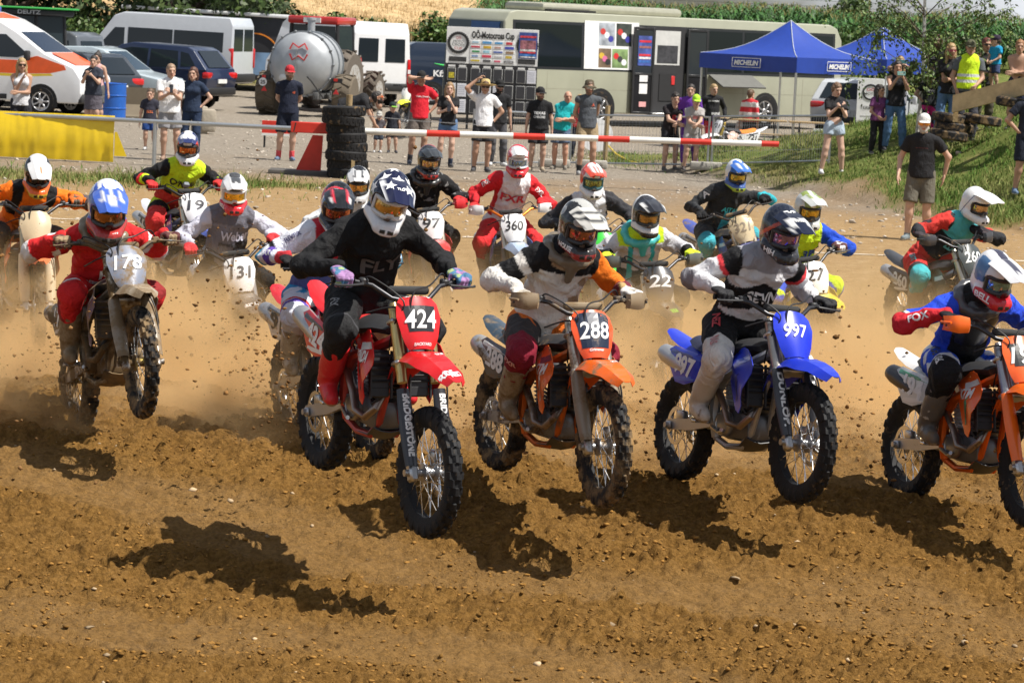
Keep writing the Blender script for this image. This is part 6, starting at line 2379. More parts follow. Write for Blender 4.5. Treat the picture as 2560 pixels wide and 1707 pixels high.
 for k in range(14):
  a = k * math.tau / 14
  MB().box((-.73, (r + .03) * math.cos(a), 1.38 + (r + .03) * math.sin(a)), (.09, .06, .06), ch=.012).build('clamp', mat((.2, .21, .22), .5, metal=.6, kind='steel'), T)
 redp = mat((.6, .03, .03), .5, kind='red_print')
 for s_, z0 in ((1, .06), (-1, -.06)):
  pts = [(-1.09, .24, s_ * .0 + z0), (-1.09, .16, z0 + s_ * .16), (-1.10, .0, z0 + s_ * .05), (-1.09, -.16, z0 + s_ * .16), (-1.09, -.24, z0)]
  MB().tube([(x, y - .0, z + 1.38 + .32) for x, y, z in pts], .028, 4).build('emblem', redp, T)
 MB().tube([(-1.12, .05, 1.75), (-1.16, .06, 1.0)], .012, 5).build('sight_rod', mat((.2, .2, .2), .5, kind='rod'), T)
 MB().lathe([(.07, 0), (.07, .22), (.10, .22), (.10, .26), (.02, .27)], 14, Matrix.Translation((-1.05, .35, 1.0)) @ Matrix.Rotation(R(-90), 4, 'Y')).build('outlet_valve', metal((.6, .6, .6), .4), T)
 MB().tube([(-1.05, -.25, 1.05), (-1.2, -.4, .95), (-1.0, -.7, .5)], .02, 6).build('hose', blk, T)
 MB().lathe([(.10, 0), (.10, .35), (.13, .36), (.13, .42), (.02, .43)], 14, Matrix.Translation((.2, 0, 2.18))).build('dome_valve', zinc, T)
 MB().box((.6, -.45, .55), (3.0, .14, .2), ch=.02).build('chassis', mat((.10, .10, .10), .6, kind='chassis'), T)
 for sd in (1, -1):
  wm_ = MB()
  R_, w = .56, .52
  wm_.lathe([(R_ * .5, -w / 2), (R_ * .88, -w / 2), (R_ * .97, -w / 2.4), (R_, -w / 4), (R_, w / 4), (R_ * .97, w / 2.4), (R_ * .88, w / 2), (R_ * .5, w / 2)], 30, Matrix.Translation((0, sd * 1.05, R_)) @ ry())
  for k in range(30):
   a = k * math.tau / 30
   wm_.box((R_ * 1.0 * math.cos(a), sd * 1.05 + (.11 if k % 2 else -.11), R_ + R_ * 1.0 * math.sin(a)), (.045, .26, .05), rot=Matrix.Rotation(-a, 3, 'Y') @ Matrix.Rotation(R(25 if k % 2 else -25), 3, 'X'))
  wm_.build('wheel', mat((.13, .105, .075), .9, bump=.3, kind='dusty_rubber'), T)
  mb = MB().box((-.75, sd * .98, .98), (.04, .3, .12))
  mb.build('light_board', blk, T)
  MB().panel([(-.78, sd * .98 - .08, .62), (-.78, sd * .98 + .08, .62), (-.78, sd * .98, .76)][::-1], .012).build('red_triangle', redp, T)
  MB().box((-.78, sd * .98 + .02, 1.0), (.02, .1, .08)).build('lamp', redl, T)
 MB().lathe([(.01, 0), (.11, 0), (.11, .012), (.01, .013)], 18, Matrix.Translation((-.79, 1.02, .86)) @ Matrix.Rotation(R(-90), 4, 'Y')).build('speed_sign', mat((.75, .75, .75), .5, kind='sign_white'), T)
 lettering('25', (-.806, 1.02, .86), (0, -1, 0), (-1, 0, 0), .1, blk, T, bold=.03, name='sign_lettering')
 # red tractor in front of it
 T = thing('tractor', 'red tractor with dark cab hitched in front of the slurry tanker', 'tractor', at((-5.75, 84.6, 0), R(74)), G_)
 redpnt = paint((.5, .025, .02))
 MB().box((1.5, 0, 1.2), (1.9, .8, .7), ch=.1).build('bonnet', redpnt, T)
 MB().box((-.1, 0, 1.05), (1.3, 1.1, .5), ch=.05).build('cab_floor', blk, T)
 for sx in (-.7, .65):
  for sd in (1, -1):
   MB().tube([(sx, sd * .74, 1.2), (sx * .92, sd * .68, 2.42)], .055, 8).build('cab_pillar', blk, T)
 for sd in (1, -1):
  MB().panel([(-.66, sd * .73, 1.3), (.62, sd * .73, 1.3), (.58, sd * .69, 2.4), (-.62, sd * .69, 2.4)], .01).build('side_glass', glass((.03, .04, .045)), T)
  MB().box((-.45, sd * .92, 1.32), (1.3, .46, .14), ch=.05).build('mudguard', blk, T)
  MB().box((-.85, sd * .80, 1.30), (.12, .62, .46), ch=.04).build('mudguard_panel', redpnt, T)
  MB().box((-.92, sd * .78, 1.34), (.05, .24, .14), ch=.02).build('work_lamp', hl, T)
  MB().box((-.78, sd * .6, 2.5), (.06, .22, .12), ch=.02).build('roof_lamp', hl, T)
 MB().panel([(-.70, -.68, 1.55), (-.70, .68, 1.55), (-.65, .62, 2.38), (-.65, -.62, 2.38)], .01).build('rear_glass', glass((.05, .06, .06)), T)
 MB().box((-.02, 0, 2.53), (1.62, 1.5, .22), ch=.06).build('roof', redpnt, T)
 MB().box((-.86, 0, 2.53), (.05, .5, .14)).build('licence_plate', platem, T)
 for x, r, w in ((-.45, .86, .46), (1.9, .56, .34)):
  for sd in (1, -1):
   wm_ = MB().lathe([(r * .5, -w / 2), (r * .9, -w / 2), (r * .97, -w / 3), (r * .97, w / 3), (r * .9, w / 2), (r * .5, w / 2)], 28, Matrix.Translation((x, sd * .95, r)) @ ry())
   for k in range(28):
    a = k * math.tau / 28
    wm_.box((x + r * .99 * math.cos(a), sd * .95 + (.11 if k % 2 else -.11), r + r * .99 * math.sin(a)), (.07, .26, .05), rot=Matrix.Rotation(-a, 3, 'Y') @ Matrix.Rotation(R(38 if k % 2 else -38), 3, 'X'))
   wo = wm_.build('wheel', mat((.12, .10, .08), .9, bump=.3, kind='dusty_rubber'), T)
   MB().lathe([(r * .56, -w / 2 - .01), (r * .52, w / 2 + .012), (r * .40, w / 2 + .006), (r * .3, w / 2 - .06), (r * .12, w / 2 - .04), (r * .1, w / 2 + .04), (.01, w / 2 + .05)], 24, Matrix.Translation((x, sd * .95, r)) @ (ry() if sd < 0 else ry() @ Matrix.Rotation(math.pi, 4, 'X'))).build('rim', mat((.45, .44, .42), .5, metal=.2, mud=.4, kind='rim'), wo)
 # white panel van
 pm = [(-2.9, .4), (-2.9, 2.2), (-2.8, 2.52), (1.7, 2.55), (2.0, 2.4), (2.55, 1.5), (2.95, 1.2), (3.0, .95), (2.95, .4)]
 c = Car('panel_van', 'white high roof panel van seen from behind beside the red tractor', 'van', at((-5.8, 92.5, 0), R(121)), pm, 2.0, 1.4, .07, paint((.78, .79, .80)), G_)
 c.side('side_recess', [(-2.3, 1.25), (-2.3, 2.1), (-.9, 2.1), (-.9, 1.25)], paint((.70, .72, .74)), off=.008)
 c.side('side_recess', [(-.8, 1.25), (-.8, 2.1), (.6, 2.1), (.6, 1.25)], paint((.70, .72, .74)), off=.008)
 for sd in (1, -1):
  c.panel('rear_window', [(-2.9, sd * .12, 1.35), (-2.9, sd * .80, 1.35), (-2.9, sd * .78, 2.05), (-2.9, sd * .12, 2.05)], glass(GL))
  MB().box((-2.88, sd * .94, 1.08), (.12, .10, .74), ch=.02).build('tail_light', redl, c.T)
  MB().box((-2.945, sd * .94, 1.08), (.012, .09, .12), ch=.002).build('reversing_light', mat((.7, .7, .7), .2, kind='lamp_white'), c.T)
 MB().box((-2.92, 0, .6), (.18, 1.95, .24), ch=.05).build('bumper', blk, c.T)
 c.wheels((1.9, -1.7), .35)
 # dark van with lettering
 pv2 = [(x * .95, z) for x, z in pv]
 c = Car('van', 'dark blue service van with green arc and white lettering on its side', 'van', at((-1.6, 96, 0), R(8)), pv2, 1.9, 1.1, .12, paint((.012, .022, .045)), G_)
 lettering('Kfz-Service C', (-.55, -.97, 1.0), (1, 0, 0), (0, -1, 0), .20, mat((.8, .8, .8), .5, kind='print'), c.T, w=1.75, bold=.03, name='van_lettering')
 lettering('KFZ - Meisterbetrieb', (-.35, -.97, .75), (1, 0, 0), (0, -1, 0), .09, mat((.5, .5, .5), .5, kind='print'), c.T, w=1.35, bold=.0, name='van_lettering')
 MB().tube([(-1.4, -.93, 1.30), (-1.1, -.93, 1.25), (-.7, -.91, 1.32), (-.2, -.905, 1.36), (.4, -.915, 1.28), (.7, -.93, 1.2)], [.01, .035, .035, .035, .035, .01], 6).build('green_arc', mat((.03, .55, .10), .5, kind='green_print'), c.T)
 for sd in (1, -1):
  MB().box((-2.28, sd * .85, 1.25), (.14, .14, .7), ch=.03).build('tail_light', redl, c.T)
 c.side('side_window', [(.75, 1.2), (.75, 1.7), (1.0, 1.7), (1.35, 1.2)], glass(GL))
 c.wheels((1.45, -1.45), .33)
 # the coach
 t = R(40)
 C_ = V((-.60, 80.0, 0))
 L, Wd, Hh = 13.0, 2.55, 3.06
 cen = C_ + V((math.cos(t), math.sin(t), 0)) * L / 2 + V((-math.sin(t), math.cos(t), 0)) * Wd / 2
 pc = [(-6.5, .34), (-6.5, 1.2), (-6.42, 2.75), (-6.25, 3.0), (-6.0, 3.06), (6.0, 3.06), (6.3, 2.95), (6.5, 2.6), (6.5, .34)]
 cream = mat((.35, .355, .27), .38, coat=.3, var=.06, vscale=1.5, kind='cream_paint')
 c = Car('coach', 'long cream coach with dark windows and an open door behind the scoreboard', 'coach', at(cen, t), pc, Wd, 1.5, .04, cream, G_)
 sx = lambda s_: s_ - 6.5
 c.side('window_band', [(sx(.35), 1.50), (sx(.35), 2.80), (sx(12.7), 2.80), (sx(12.7), 1.5)], mat((.02, .022, .024), .3, kind='window_surround'), off=.004)
 w_ = [(.45, 2.8), (7.5, 8.9), (9.0, 10.4), (10.5, 12.6)]
 for a, b in w_:
  c.side('window', [(sx(a), 1.58), (sx(a), 2.72), (sx(b), 2.72), (sx(b), 1.58)], glass((.010, .014, .014)), sides=(-1,), off=.012)
 c.side('window', [(sx(.5), 1.58), (sx(.5), 2.72), (sx(12.5), 2.72), (sx(12.5), 1.58)], glass((.010, .014, .014)), sides=(1,), off=.012)
 c.panel('end_glass', [(-6.505, -1.2, 1.5), (-6.505, 1.2, 1.5), (-6.43, 1.14, 2.74), (-6.43, -1.14, 2.74)], mat((.035, .05, .065), .12, spec=.7, kind='dark_glass'), t=.014)
 c.panel('end_panel', [(-6.505, -1.2, .45), (-6.505, 1.2, .45), (-6.51, 1.2, 1.46), (-6.51, -1.2, 1.46)], mat((.04, .055, .075), .35, kind='dark_panel'), t=.012)
 c.panel('destination_screen', [(-6.475, -1.05, 2.2), (-6.475, .15, 2.2), (-6.445, .15, 2.72), (-6.445, -1.05, 2.72)], mat((.012, .07, .22), .35, kind='blue_print'), t=.022)
 lettering('agru', (-6.512, -.55, 2.38), (0, -1, 0), (-1, 0, .06), .16, mat((.35, .55, .7), .5, kind='print'), c.T, w=.55, name='coach_lettering', bold=.02)
 c.side('poster_panel', [(sx(2.9), 1.55), (sx(2.9), 2.86), (sx(4.9), 2.86), (sx(4.9), 1.55)], mat((.80, .80, .79), .4, kind='white_panel'), sides=(-1,), off=.014)
 pics = [((3.42, 4.0), (2.20, 2.82), (.35, .38, .42)), ((4.06, 4.62), (2.20, 2.82), (.05, .06, .05)), ((3.42, 3.88), (1.6, 2.12), (.16, .11, .07)), ((3.92, 4.5), (1.6, 2.12), (.20, .30, .12))]
 for i, ((a, b), (z0, z1), col) in enumerate(pics):
  c.side('photo_print', [(sx(a), z0), (sx(a), z1), (sx(b), z1), (sx(b), z0)], mat(col, .4, var=.5, vscale=4, kind='photo_print'), sides=(-1,), off=.017)
  bl = [(.55, .05, .04), (.75, .75, .75), (.05, .05, .3)] if i != 2 else [(.6, .4, .05), (.6, .15, .3), (.03, .03, .03)]
  if i == 3: bl = [(.6, .03, .03), (.05, .05, .05), (.75, .75, .75)]
  for j, bc in enumerate(bl):
   ax, az = a + (b - a) * (.25 + .25 * j), z0 + (z1 - z0) * (.62 - .16 * j)
   ry_ = [(ax + .10 * math.cos(q), az + .09 * math.sin(q)) for q in np.linspace(0, math.tau, 9)[:-1]]
   c.side('photo_detail', [(sx(x), z) for x, z in ry_], mat(bc, .4, kind='photo_print'), sides=(-1,), off=.0195 + .001 * j)
 # roof pods
 MB().box((sx(4.3), 0, 3.17), (5.2, 1.7, .26), ch=.12).build('roof_unit', mat((.42, .41, .32), .35, metal=.3, kind='roof_unit'), c.T)
 MB().box((sx(2.6), -.9, 3.10), (1.6, .4, .05)).build('roof_hatch', blk, c.T)
 # door opening with a leaf on either side
 y0 = -Wd / 2
 MB().box((sx(5.9), y0 + .02, 1.56), (1.5, .09, 2.42)).build('door_opening', mat((.025, .025, .027), .8, kind='dark_inside'), c.T)
 MB().box((sx(5.95), y0 - .028, 2.2), (.95, .02, .95)).build('inside_wall', mat((.55, .55, .53), .6, kind='white_wall'), c.T)
 MB().box((sx(5.95), y0 - .035, 2.02), (.78, .02, .5), ch=.004).build('inside_shelf', mat((.045, .045, .05), .5, var=.5, vscale=8, kind='shelf'), c.T)
 MB().box((sx(6.0), y0 - .032, 1.1), (.62, .02, .75)).build('seat_back', blk, c.T)
 MB().box((sx(6.2), y0 - .045, 1.30), (.13, .03, .25), ch=.01).build('red_box', redp, c.T)
 MB().box((sx(5.9), y0 - .09, .36), (1.2, .3, .06), ch=.01).build('door_step', metal((.5, .5, .5), .4), c.T)
 for i, s_ in enumerate((5.0, 7.05)):
  fr = mat((.02, .02, .021), .45, kind='door_frame')
  A = Matrix.Translation((sx(s_), y0 - .10, 0))
  dl = MB()
  for q in (-.36, .36): dl.box((q, 0, 1.55), (.08, .05, 2.4), M=A, ch=.01)
  for z in (.38, 1.45, 2.72): dl.box((0, 0, z), (.66, .045, .07), M=A, ch=.01)
  do = dl.build('door', fr, c.T)
  MB().box((0, 0, 2.08), (.63, .012, 1.2), M=A).build('door_glass', glass((.03, .035, .04)), do)
  MB().box((0, 0, .92), (.63, .012, 1.0), M=A).build('door_glass', glass((.02, .02, .022)), do)
  if i == 0:
   MB().box((0.02, -.016, 2.1), (.50, .01, .82), M=A).build('poster', mat((.06, .09, .30), .4, var=.5, vscale=6, kind='poster'), do)
   for z, col in ((2.36, (.6, .03, .05)), (1.98, (.6, .04, .05)), (1.90, (.7, .7, .7)), (1.80, (.05, .15, .45)), (2.2, (.3, .12, .1))):
    MB().box((0.02, -.023, z), (.44, .006, .06), M=A).build('poster_stripe', mat(col, .4, var=.3, vscale=12, kind='poster'), do)
   for z, h_ in ((1.34, .2), (1.05, .28)):
    MB().box((.02, -.016, z), (.3, .01, h_), M=A).build('notice', mat((.75, .75, .75), .5, kind='paper'), do)
   MB().box((.02, -.016, .62), (.26, .01, .14), M=A).build('notice', mat((.7, .35, .35), .5, kind='paper'), do)
 c.side('panel_seam', [(sx(.2), .98), (sx(.2), .992), (sx(12.8), .992), (sx(12.8), .98)], mat((.30, .29, .22), .6, kind='seam'), off=.003)
 for s_ in (1.6, 2.9, 9.0, 11.4):
  c.side('panel_seam', [(sx(s_), .36), (sx(s_), 1.45), (sx(s_ + .015), 1.45), (sx(s_ + .015), .36)], mat((.30, .29, .22), .6, kind='seam'), off=.003)
 # raised luggage flap
 F_ = [(sx(7.6), y0 - .01, 1.48), (sx(9.3), y0 - .01, 1.48), (sx(9.3), y0 - .62, 1.16), (sx(7.6), y0 - .62, 1.16)]
 c.panel('luggage_flap', F_, mat((.12, .12, .11), .6, kind='flap_inside'), t=.03)
 c.wheels((sx(3.55), sx(9.9)), .48, .28)
# ---------------------------------------------------------------- track furniture and the paddock
def build_venue():
 galv = metal((.50, .52, .53), .45)
 red = mat((.62, .035, .02), .45, var=.12, kind='red_paint')
 white = mat((.76, .76, .72), .5, var=.06, mud=.12, kind='white_paint')
 blk = mat((.02, .02, .021), .6, kind='black_trim')
 wood = mat((.34, .24, .12), .8, bump=.4, bscale=25, var=.25, vscale=4, kind='weathered_wood')
 def W(x, y, d): return px(x, y, d)
 # rail and yellow banner on the left
 T = thing('hand_rail', 'galvanised tube rail on a single post ending at the red counterweight', 'rail', at((0, 0, 0)))
 a, b = W(-60, 282, 52.3), W(728, 321, 51.6)
 MB().tube([a, a.lerp(b, .5), b], .038, 10).build('rail', galv, T)
 p, d = ground(391, 405)
 q = a.lerp(b, .572)
 MB().tube([(q.x, q.y, float(Z(q.x, q.y)) - .1), (q.x, q.y, q.z)], .035, 8).build('post', galv, T)
 g = []
 for u in np.linspace(0, 1, 70):
  row = []
  s_ = W(-60, 282, 52.3).lerp(W(288, 297, 52.1), u)
  zb = float(Z(s_.x, s_.y)) + .03
  for v in np.linspace(0, 1, 18):
   wv = (.010 * v * math.sin(u * 19 + 2 * v) + .006 * math.sin(u * 47 + v * 3) * v) + .010 * vnoise(u * 9, v * 2, 3.) + .007 * vnoise(u * 44, v * 2.5, 5.)
   row.append((s_.x, s_.y - .05 - .08 * math.sin(v * 2.6) + float(wv) - .10 * max(0, v - .8), s_.z + .05 - v * (s_.z + .05 - zb)))
  g.append(row)
 ban = MB().shell(g, .004).build('plastic_banner', mat((.80, .56, .015), .35, coat=.2, var=.06, kind='yellow_foil'), None, label='yellow plastic banner hanging over the rail at the left edge', cat='banner')
 e = W(288, 330, 52.0)
 MB().shell([[(e.x + .02 * i + .03 * j * i, e.y - .05, e.z - .14 * j) for j in range(4)] for i in range(3)], .004).build('loose_strip', mat((.80, .56, .015), .35, coat=.2, var=.06, kind='yellow_foil'), ban)
 # start barrier: striped pole, counterweight, tyres
 a, b = W(885, 328, 51.2), W(1947, 361, 51.4)
 T = thing('start_barrier', 'long red and white striped barrier pole across the start', 'barrier', Matrix.Translation((a.x, a.y, a.z)))
 cuts = [(885, 902), (902, 1066), (1066, 1149), (1149, 1282), (1282, 1362), (1362, 1494), (1494, 1573), (1573, 1700), (1700, 1778), (1778, 1903), (1903, 1947)]
 for i, (x0, x1) in enumerate(cuts):
  p0, p1 = a.lerp(b, (x0 - 885) / 1062), a.lerp(b, (x1 - 885) / 1062)
  MB().tube([p0 - a, p1 - a], .058 - .008 * i / 10, 14).build('pole_section', red if i % 2 == 0 else white, T)
 p, q = W(728, 302, 51.3) - a, W(838, 338, 51.3) - a
 MB().box(((p + q) / 2), (abs(q.x - p.x), .10, abs(q.z - p.z) * .88), ch=.012).build('counterweight', red, T)
 MB().box(W(737, 318, 51.2) - a, (.02, .03, .16), rot=Matrix.Rotation(R(12), 3, 'Y')).build('latch', blk, T)
 z0 = float(Z(a.x, a.y)) - a.z
 s_ = W(785, 338, 51.4) - a
 MB().panel([(s_.x - .30, s_.y, z0 + .05), (s_.x + .14, s_.y, z0 + .05), (s_.x + .16, s_.y, s_.z), (s_.x - .02, s_.y, s_.z)], .06).build('stand', red, T)
 MB().box((s_.x - .1, s_.y, z0 + .03), (1.3, .5, .10), ch=.02).build('base_plate', mat((.12, .11, .10), .8, kind='rusty_steel'), T)
 z0 += a.z
 c0 = W(863, 440, 51.0)
 zz = float(Z(c0.x, c0.y))
 for i in range(8):
  r = [.36, .35, .35, .34, .34, .33, .36, .37][i]
  t = .185
  X = Matrix.Translation((c0.x + [.05, .03, .0, .02, .0, -.03, -.07, -.06][i], c0.y + [.0, .02, -.02, .01, .0, .02, 0, .01][i], zz + .08 + i * .151)) @ Matrix.Rotation(R([1, -1, 2, 0, -2, 3, 5, -3][i]), 4, 'Y')
  mb = MB()
  mb.lathe([(r * .60, -t * .36), (r * .74, -t * .5), (r * .95, -t * .47), (r, -t * .36), (r, t * .36), (r * .95, t * .47), (r * .74, t * .5), (r * .60, t * .36), (r * .66, 0), (r * .60, -t * .36)], 36, X, close=False)
  to = mb.build('tyre', rubber(.22), None, label='%s old car tyre in the stack holding the barrier' % ['lowest', 'second lowest', 'third lowest', 'fourth from the ground', 'fifth from the ground', 'sixth from the ground', 'second highest', 'topmost'][i], cat='tyre', group='stack of tyres holding the barrier')
  tb = MB()
  for k in range(44):
   an = k * math.tau / 44
   tb.box((r * 1.004 * math.cos(an), r * 1.004 * math.sin(an), .025 if k % 2 else -.025), (.012, .028, .055), M=X, rot=Matrix.Rotation(an, 3, 'Z'))
  tb.build('tread', rubber(.22), to, kind='stuff')
 MB().tube([(c0.x + .02, c0.y, zz), (c0.x + .02, c0.y, zz + 1.42)], .055, 10).build('wooden_post', wood, None, label='round wooden post standing inside the tyre stack', cat='post')
 MB().panel([(c0.x + .12, c0.y - .40, zz + .18), (c0.x + .17, c0.y - .40, zz + .17), (c0.x + .18, c0.y - .41, zz + .31), (c0.x + .12, c0.y - .41, zz + .33)], .01).build('tag', mat((.5, .38, .2), .6, kind='card'), None, label='small tan tag nailed to the tyre stack', cat='tag')
 # red and white boards on the ground behind the man with the red cap
 p, d = ground(694, 372)
 T = thing('warning_board', 'red and white board on the gravel behind the man with red cap', 'board', at(p))
 MB().box((0, .3, .42), (.72, .04, .26), ch=.008).build('board', red, T)
 MB().box((0, .276, .27), (.72, .012, .05)).build('white_edge', white, T)
 for sd in (-.3, .3): MB().box((sd, .32, .15), (.04, .03, .32)).build('leg', blk, T)
 # chalk line
 mb = MB()
 for i in range(16):
  x0 = -7 + i * .9
  g = []
  for u in np.linspace(0, .86, 6):
   x = x0 + u
   y = 38.6 + .06 * math.sin(x * 1.3) + .01 * x
   w = .035 * (.7 + .3 * math.sin(x * 7))
   g.append([(x, y - w, float(Z(x, y - w)) + float(soil_relief(np.array(x), np.array(y - w))) + .012), (x, y + w, float(Z(x, y + w)) + float(soil_relief(np.array(x), np.array(y + w))) + .012)])
  mb.shell(g, .003)
 mb.build('chalk_line', mat((.66, .60, .50), .9, var=.3, kind='chalk'), None, kind='structure')
 # scoreboard
 p, d = ground(1226, 318)
 dd = 75.2
 X0 = W(1118, 66, dd)
 T = thing('scoreboard', 'tall race notice board on black posts with tyre emblems and sponsor tiles', 'notice board', Matrix.Translation((X0.x, X0.y, 0)))
 top = X0.z
 Wd, zb = 2.32, .35
 MB().box((Wd / 2, .03, top - .46), (Wd, .05, .92), ch=.004).build('header_panel', mat((.74, .74, .72), .5, kind='white_board'), T)
 MB().box((Wd / 2, .03, (top - .925 + zb) / 2), (Wd, .045, top - .925 - zb), ch=.004).build('backing_panel', mat((.018, .018, .02), .5, kind='black_board'), T)
 for x in (.06, .60, 1.74, 2.27):
  MB().box((x, .08, top / 2 - .1), (.06, .05, top - .2)).build('post', blk, T)
 for i, cx in enumerate((.30, 2.04)):
  em = MB()
  for k in range(30):
   an = k * math.tau / 30
   em.box((cx + .262 * math.cos(an), -.002, top - .40 + .262 * math.sin(an)), (.035, .012, .04), rot=Matrix.Rotation(-an, 3, 'Y'))
  em.lathe([(.205, -.006), (.262, -.006), (.262, .006), (.205, .006), (.205, -.006)], 36, Matrix.Translation((cx, -.004, top - .40)) @ ry(), close=False)
  eo = em.build('tyre_emblem', mat((.02, .02, .02), .5, kind='print'), T)
  lb = MB().lathe([(.24, -.05), (.25, 0), (.24, .05)], 30, Matrix.Translation((cx, .16, top - .81)))
  MB().box((cx, -.0, top - .81), (.44, .012, .12), ch=.005).build('tyre_tread_emblem', mat((.04, .04, .04), .5, var=.6, vscale=60, kind='print'), T)
  if i == 0:
   for tx, dz, col in (('OÖ', .12, (.5, .05, .05)), ('MOTO', .03, (.04, .04, .04)), ('CROSS', -.05, (.04, .04, .04)), ('CUP', -.14, (.5, .05, .05))):
    lettering(tx, (cx, -.0, top - .40 + dz), (1, 0, -.05), (0, -1, 0), .068, mat(col, .5, kind='print'), T, w=.075 * len(tx) * .85, bold=.0, name='emblem_lettering')
  else:
   MB().box((cx + .02, -.012, top - .40), (.46, .01, .66)).build('poster', mat((.05, .08, .28), .4, var=.5, vscale=7, kind='poster'), T)
   for z, h_, col in ((.22, .05, (.6, .05, .06)), (.02, .22, (.3, .12, .14)), (-.12, .05, (.7, .68, .66)), (-.17, .04, (.6, .05, .06)), (-.24, .04, (.05, .2, .5)), (-.29, .03, (.7, .7, .7))):
    MB().box((cx + .02, -.019, top - .40 + z), (.40, .006, h_)).build('poster_stripe', mat(col, .4, var=.6, vscale=14, kind='poster'), T)
 lettering('OÖ-Motocross Cup', (1.17, .0, top - .18), (1, 0, 0), (0, -1, 0), .17, mat((.02, .02, .02), .5, kind='print'), T, w=1.08, bold=.04, eps=.006, name='board_lettering')
 cols = [(.35, .5, .6), (.1, .3, .55), (.05, .3, .6), (.55, .05, .06), (.5, .05, .08), (.6, .38, .03), (.5, .3, .25), (.06, .08, .4), (.05, .28, .1), (.3, .55, .65), (.1, .15, .4), (.3, .2, .12), (.2, .3, .5), (.6, .06, .1), (.5, .5, .5), (.55, .40, .05), (.5, .38, .03), (.1, .1, .1), (.55, .1, .15), (.06, .06, .06)]
 for k in range(20):
  i, j = k % 4, k // 4
  x, z = .72 + .285 * i + .02, top - .37 - j * .115
  tl = MB().box((x, -.0, z), (.265, .012, .095), ch=.003).build('sponsor_tile', mat((.76, .76, .75), .45, kind='white_tile'), T)
  MB().box((x + .01 * ((k * 7) % 3 - 1), -.009, z), (.16 + .07 * ((k * 5) % 3) / 2, .006, .045 + .02 * (k % 2)), ch=.002).build('sponsor_mark', mat(cols[k], .45, var=.3, vscale=30, kind='print'), tl)
 lettering('ZÄUNER', (.74 + .285 * 3, -.014, top - .37 - 4 * .115), (1, 0, 0), (0, -1, 0), .04, mat((.7, .7, .7), .5, kind='print'), T, w=.2, bold=.02, eps=.003, name='tile_lettering')
 xs = [.16, .43, .76, 1.05, 1.33, 1.61, 1.92, 2.18]
 hdr = mat((.7, .7, .68), .5, kind='white_tile')
 for i, x in enumerate(xs):
  MB().box((x, -.004, top - .985), (.18, .014, .05)).build('class_label', hdr, T)
  for j in range(4):
   z = top - 1.19 - j * .40
   if z < zb + .15: continue
   paper = (i * 7 + j * 5) % 5 in (1, 3) and j > 0 or (i < 2 and j in (1, 2, 3)) or (i == 7 and j == 0)
   if i == 0 and j == 0:
    s1 = MB().box((x, -.004, z), (.21, .014, .31), ch=.003).build('frame', mat((.5, .5, .48), .5, kind='frame'), T)
    MB().box((x, -.013, z), (.185, .008, .285)).build('sheet', mat((.05, .05, .05), .5, kind='sheet'), s1)
    MB().box((x, -.019, z - .03), (.14, .006, .14)).build('yellow_print', mat((.5, .42, .03), .5, var=.4, vscale=20, kind='print'), s1)
    continue
   s1 = MB().box((x, -.004, z), (.235, .014, .34), ch=.003).build('frame', mat((.42, .42, .41) if not paper else (.6, .6, .62), .5, kind='frame'), T)
   MB().box((x, -.013, z), (.205, .008, .31)).build('sheet', mat((.66, .67, .72), .6, var=.1, vscale=40, kind='paper') if paper else mat((.035, .035, .04), .45, kind='slate'), s1)
   if paper:
    for q in range(5):
     MB().box((x, -.0185, z + .11 - q * .05), (.16, .002, .008)).build('print_line', mat((.35, .36, .42), .6, kind='print'), s1)
 # wire fence panels
 def fence(x0, y0, b0, x1, y1, b1, lab):
  p0, d0 = ground(x0, b0)
  p1, d1 = ground(x1, b1)
  T = thing('wire_fence', lab, 'fence', at(p0), 'wire fence panels round the paddock')
  v = p1 - p0
  h0 = (b0 - y0) * d0 / FPX
  h1 = (b1 - y1) * d1 / FPX
  up0, up1 = V((0, 0, h0)), V((0, 0, h1))
  MB().tube([up0 * .0, up0 * 1.02], .023, 8).build('post', galv, T)
  MB().tube([v, v + up1 * 1.02], .023, 8).build('post', galv, T)
  MB().tube([up0, v + up1], .020, 8).build('rail', galv, T)
  MB().tube([up0 * .05, v + up1 * .05], .018, 8).build('rail', galv, T)
  n = int(v.length / .075)
  mb = MB()
  for i in range(1, n):
   t = i / n
   mb.tube([v * t + up0.lerp(up1, t) * .05, v * t + up0.lerp(up1, t)], .0028, 3, cap=False)
  for q in (.3, .62, .82):
   mb.tube([up0 * q, v + up1 * q], .003, 3, cap=False)
  mb.build('wire_mesh', galv, T, kind='stuff')
  return T, p0, v
 fence(1180, 276, 415, 1409, 287, 412, 'wire fence panel in front of the straw hat man')
 fence(1424, 287, 413, 1768, 294, 419, 'wire fence panel with the boys leaning on it')
 fence(1778, 292, 416, 2072, 290, 408, 'wire fence panel in front of the parked white motocross bike')
 p, d = ground(1068, 345)
 def wires(x0, y0, x1, y1, lab, dd):
  a, b = W(x0, y0, dd), W(x1, y1, dd)
  MB().tube([a, a.lerp(b, .5) - V((0, 0, .02)), b], .008, 4).build('rope', mat((.3, .3, .3), .6, kind='rope'), None, label=lab, cat='rope')
 wires(895, 288, 1190, 312, 'thin grey wire stretched from the tyre stack to the fence', 54.5)
 for (x, y, lab) in ((1478, 421, 'pale concrete block foot under the fence beside the bald man'), (1765, 426, 'pale concrete block foot under the fence joint by the lime cap boy'), (1385, 419, 'low concrete block foot right of the straw hat man')):
  p, d = ground(x, y)
  mb = MB().box((0, 0, .08), (.62, .24, .16), ch=.03)
  mb.box((.2, -.1, .1), (.05, .08, .05))
  mb.build('concrete_block', mat((.36, .34, .30), .9, bump=.4, kind='concrete'), None, M=at(p), label=lab, cat='concrete block')
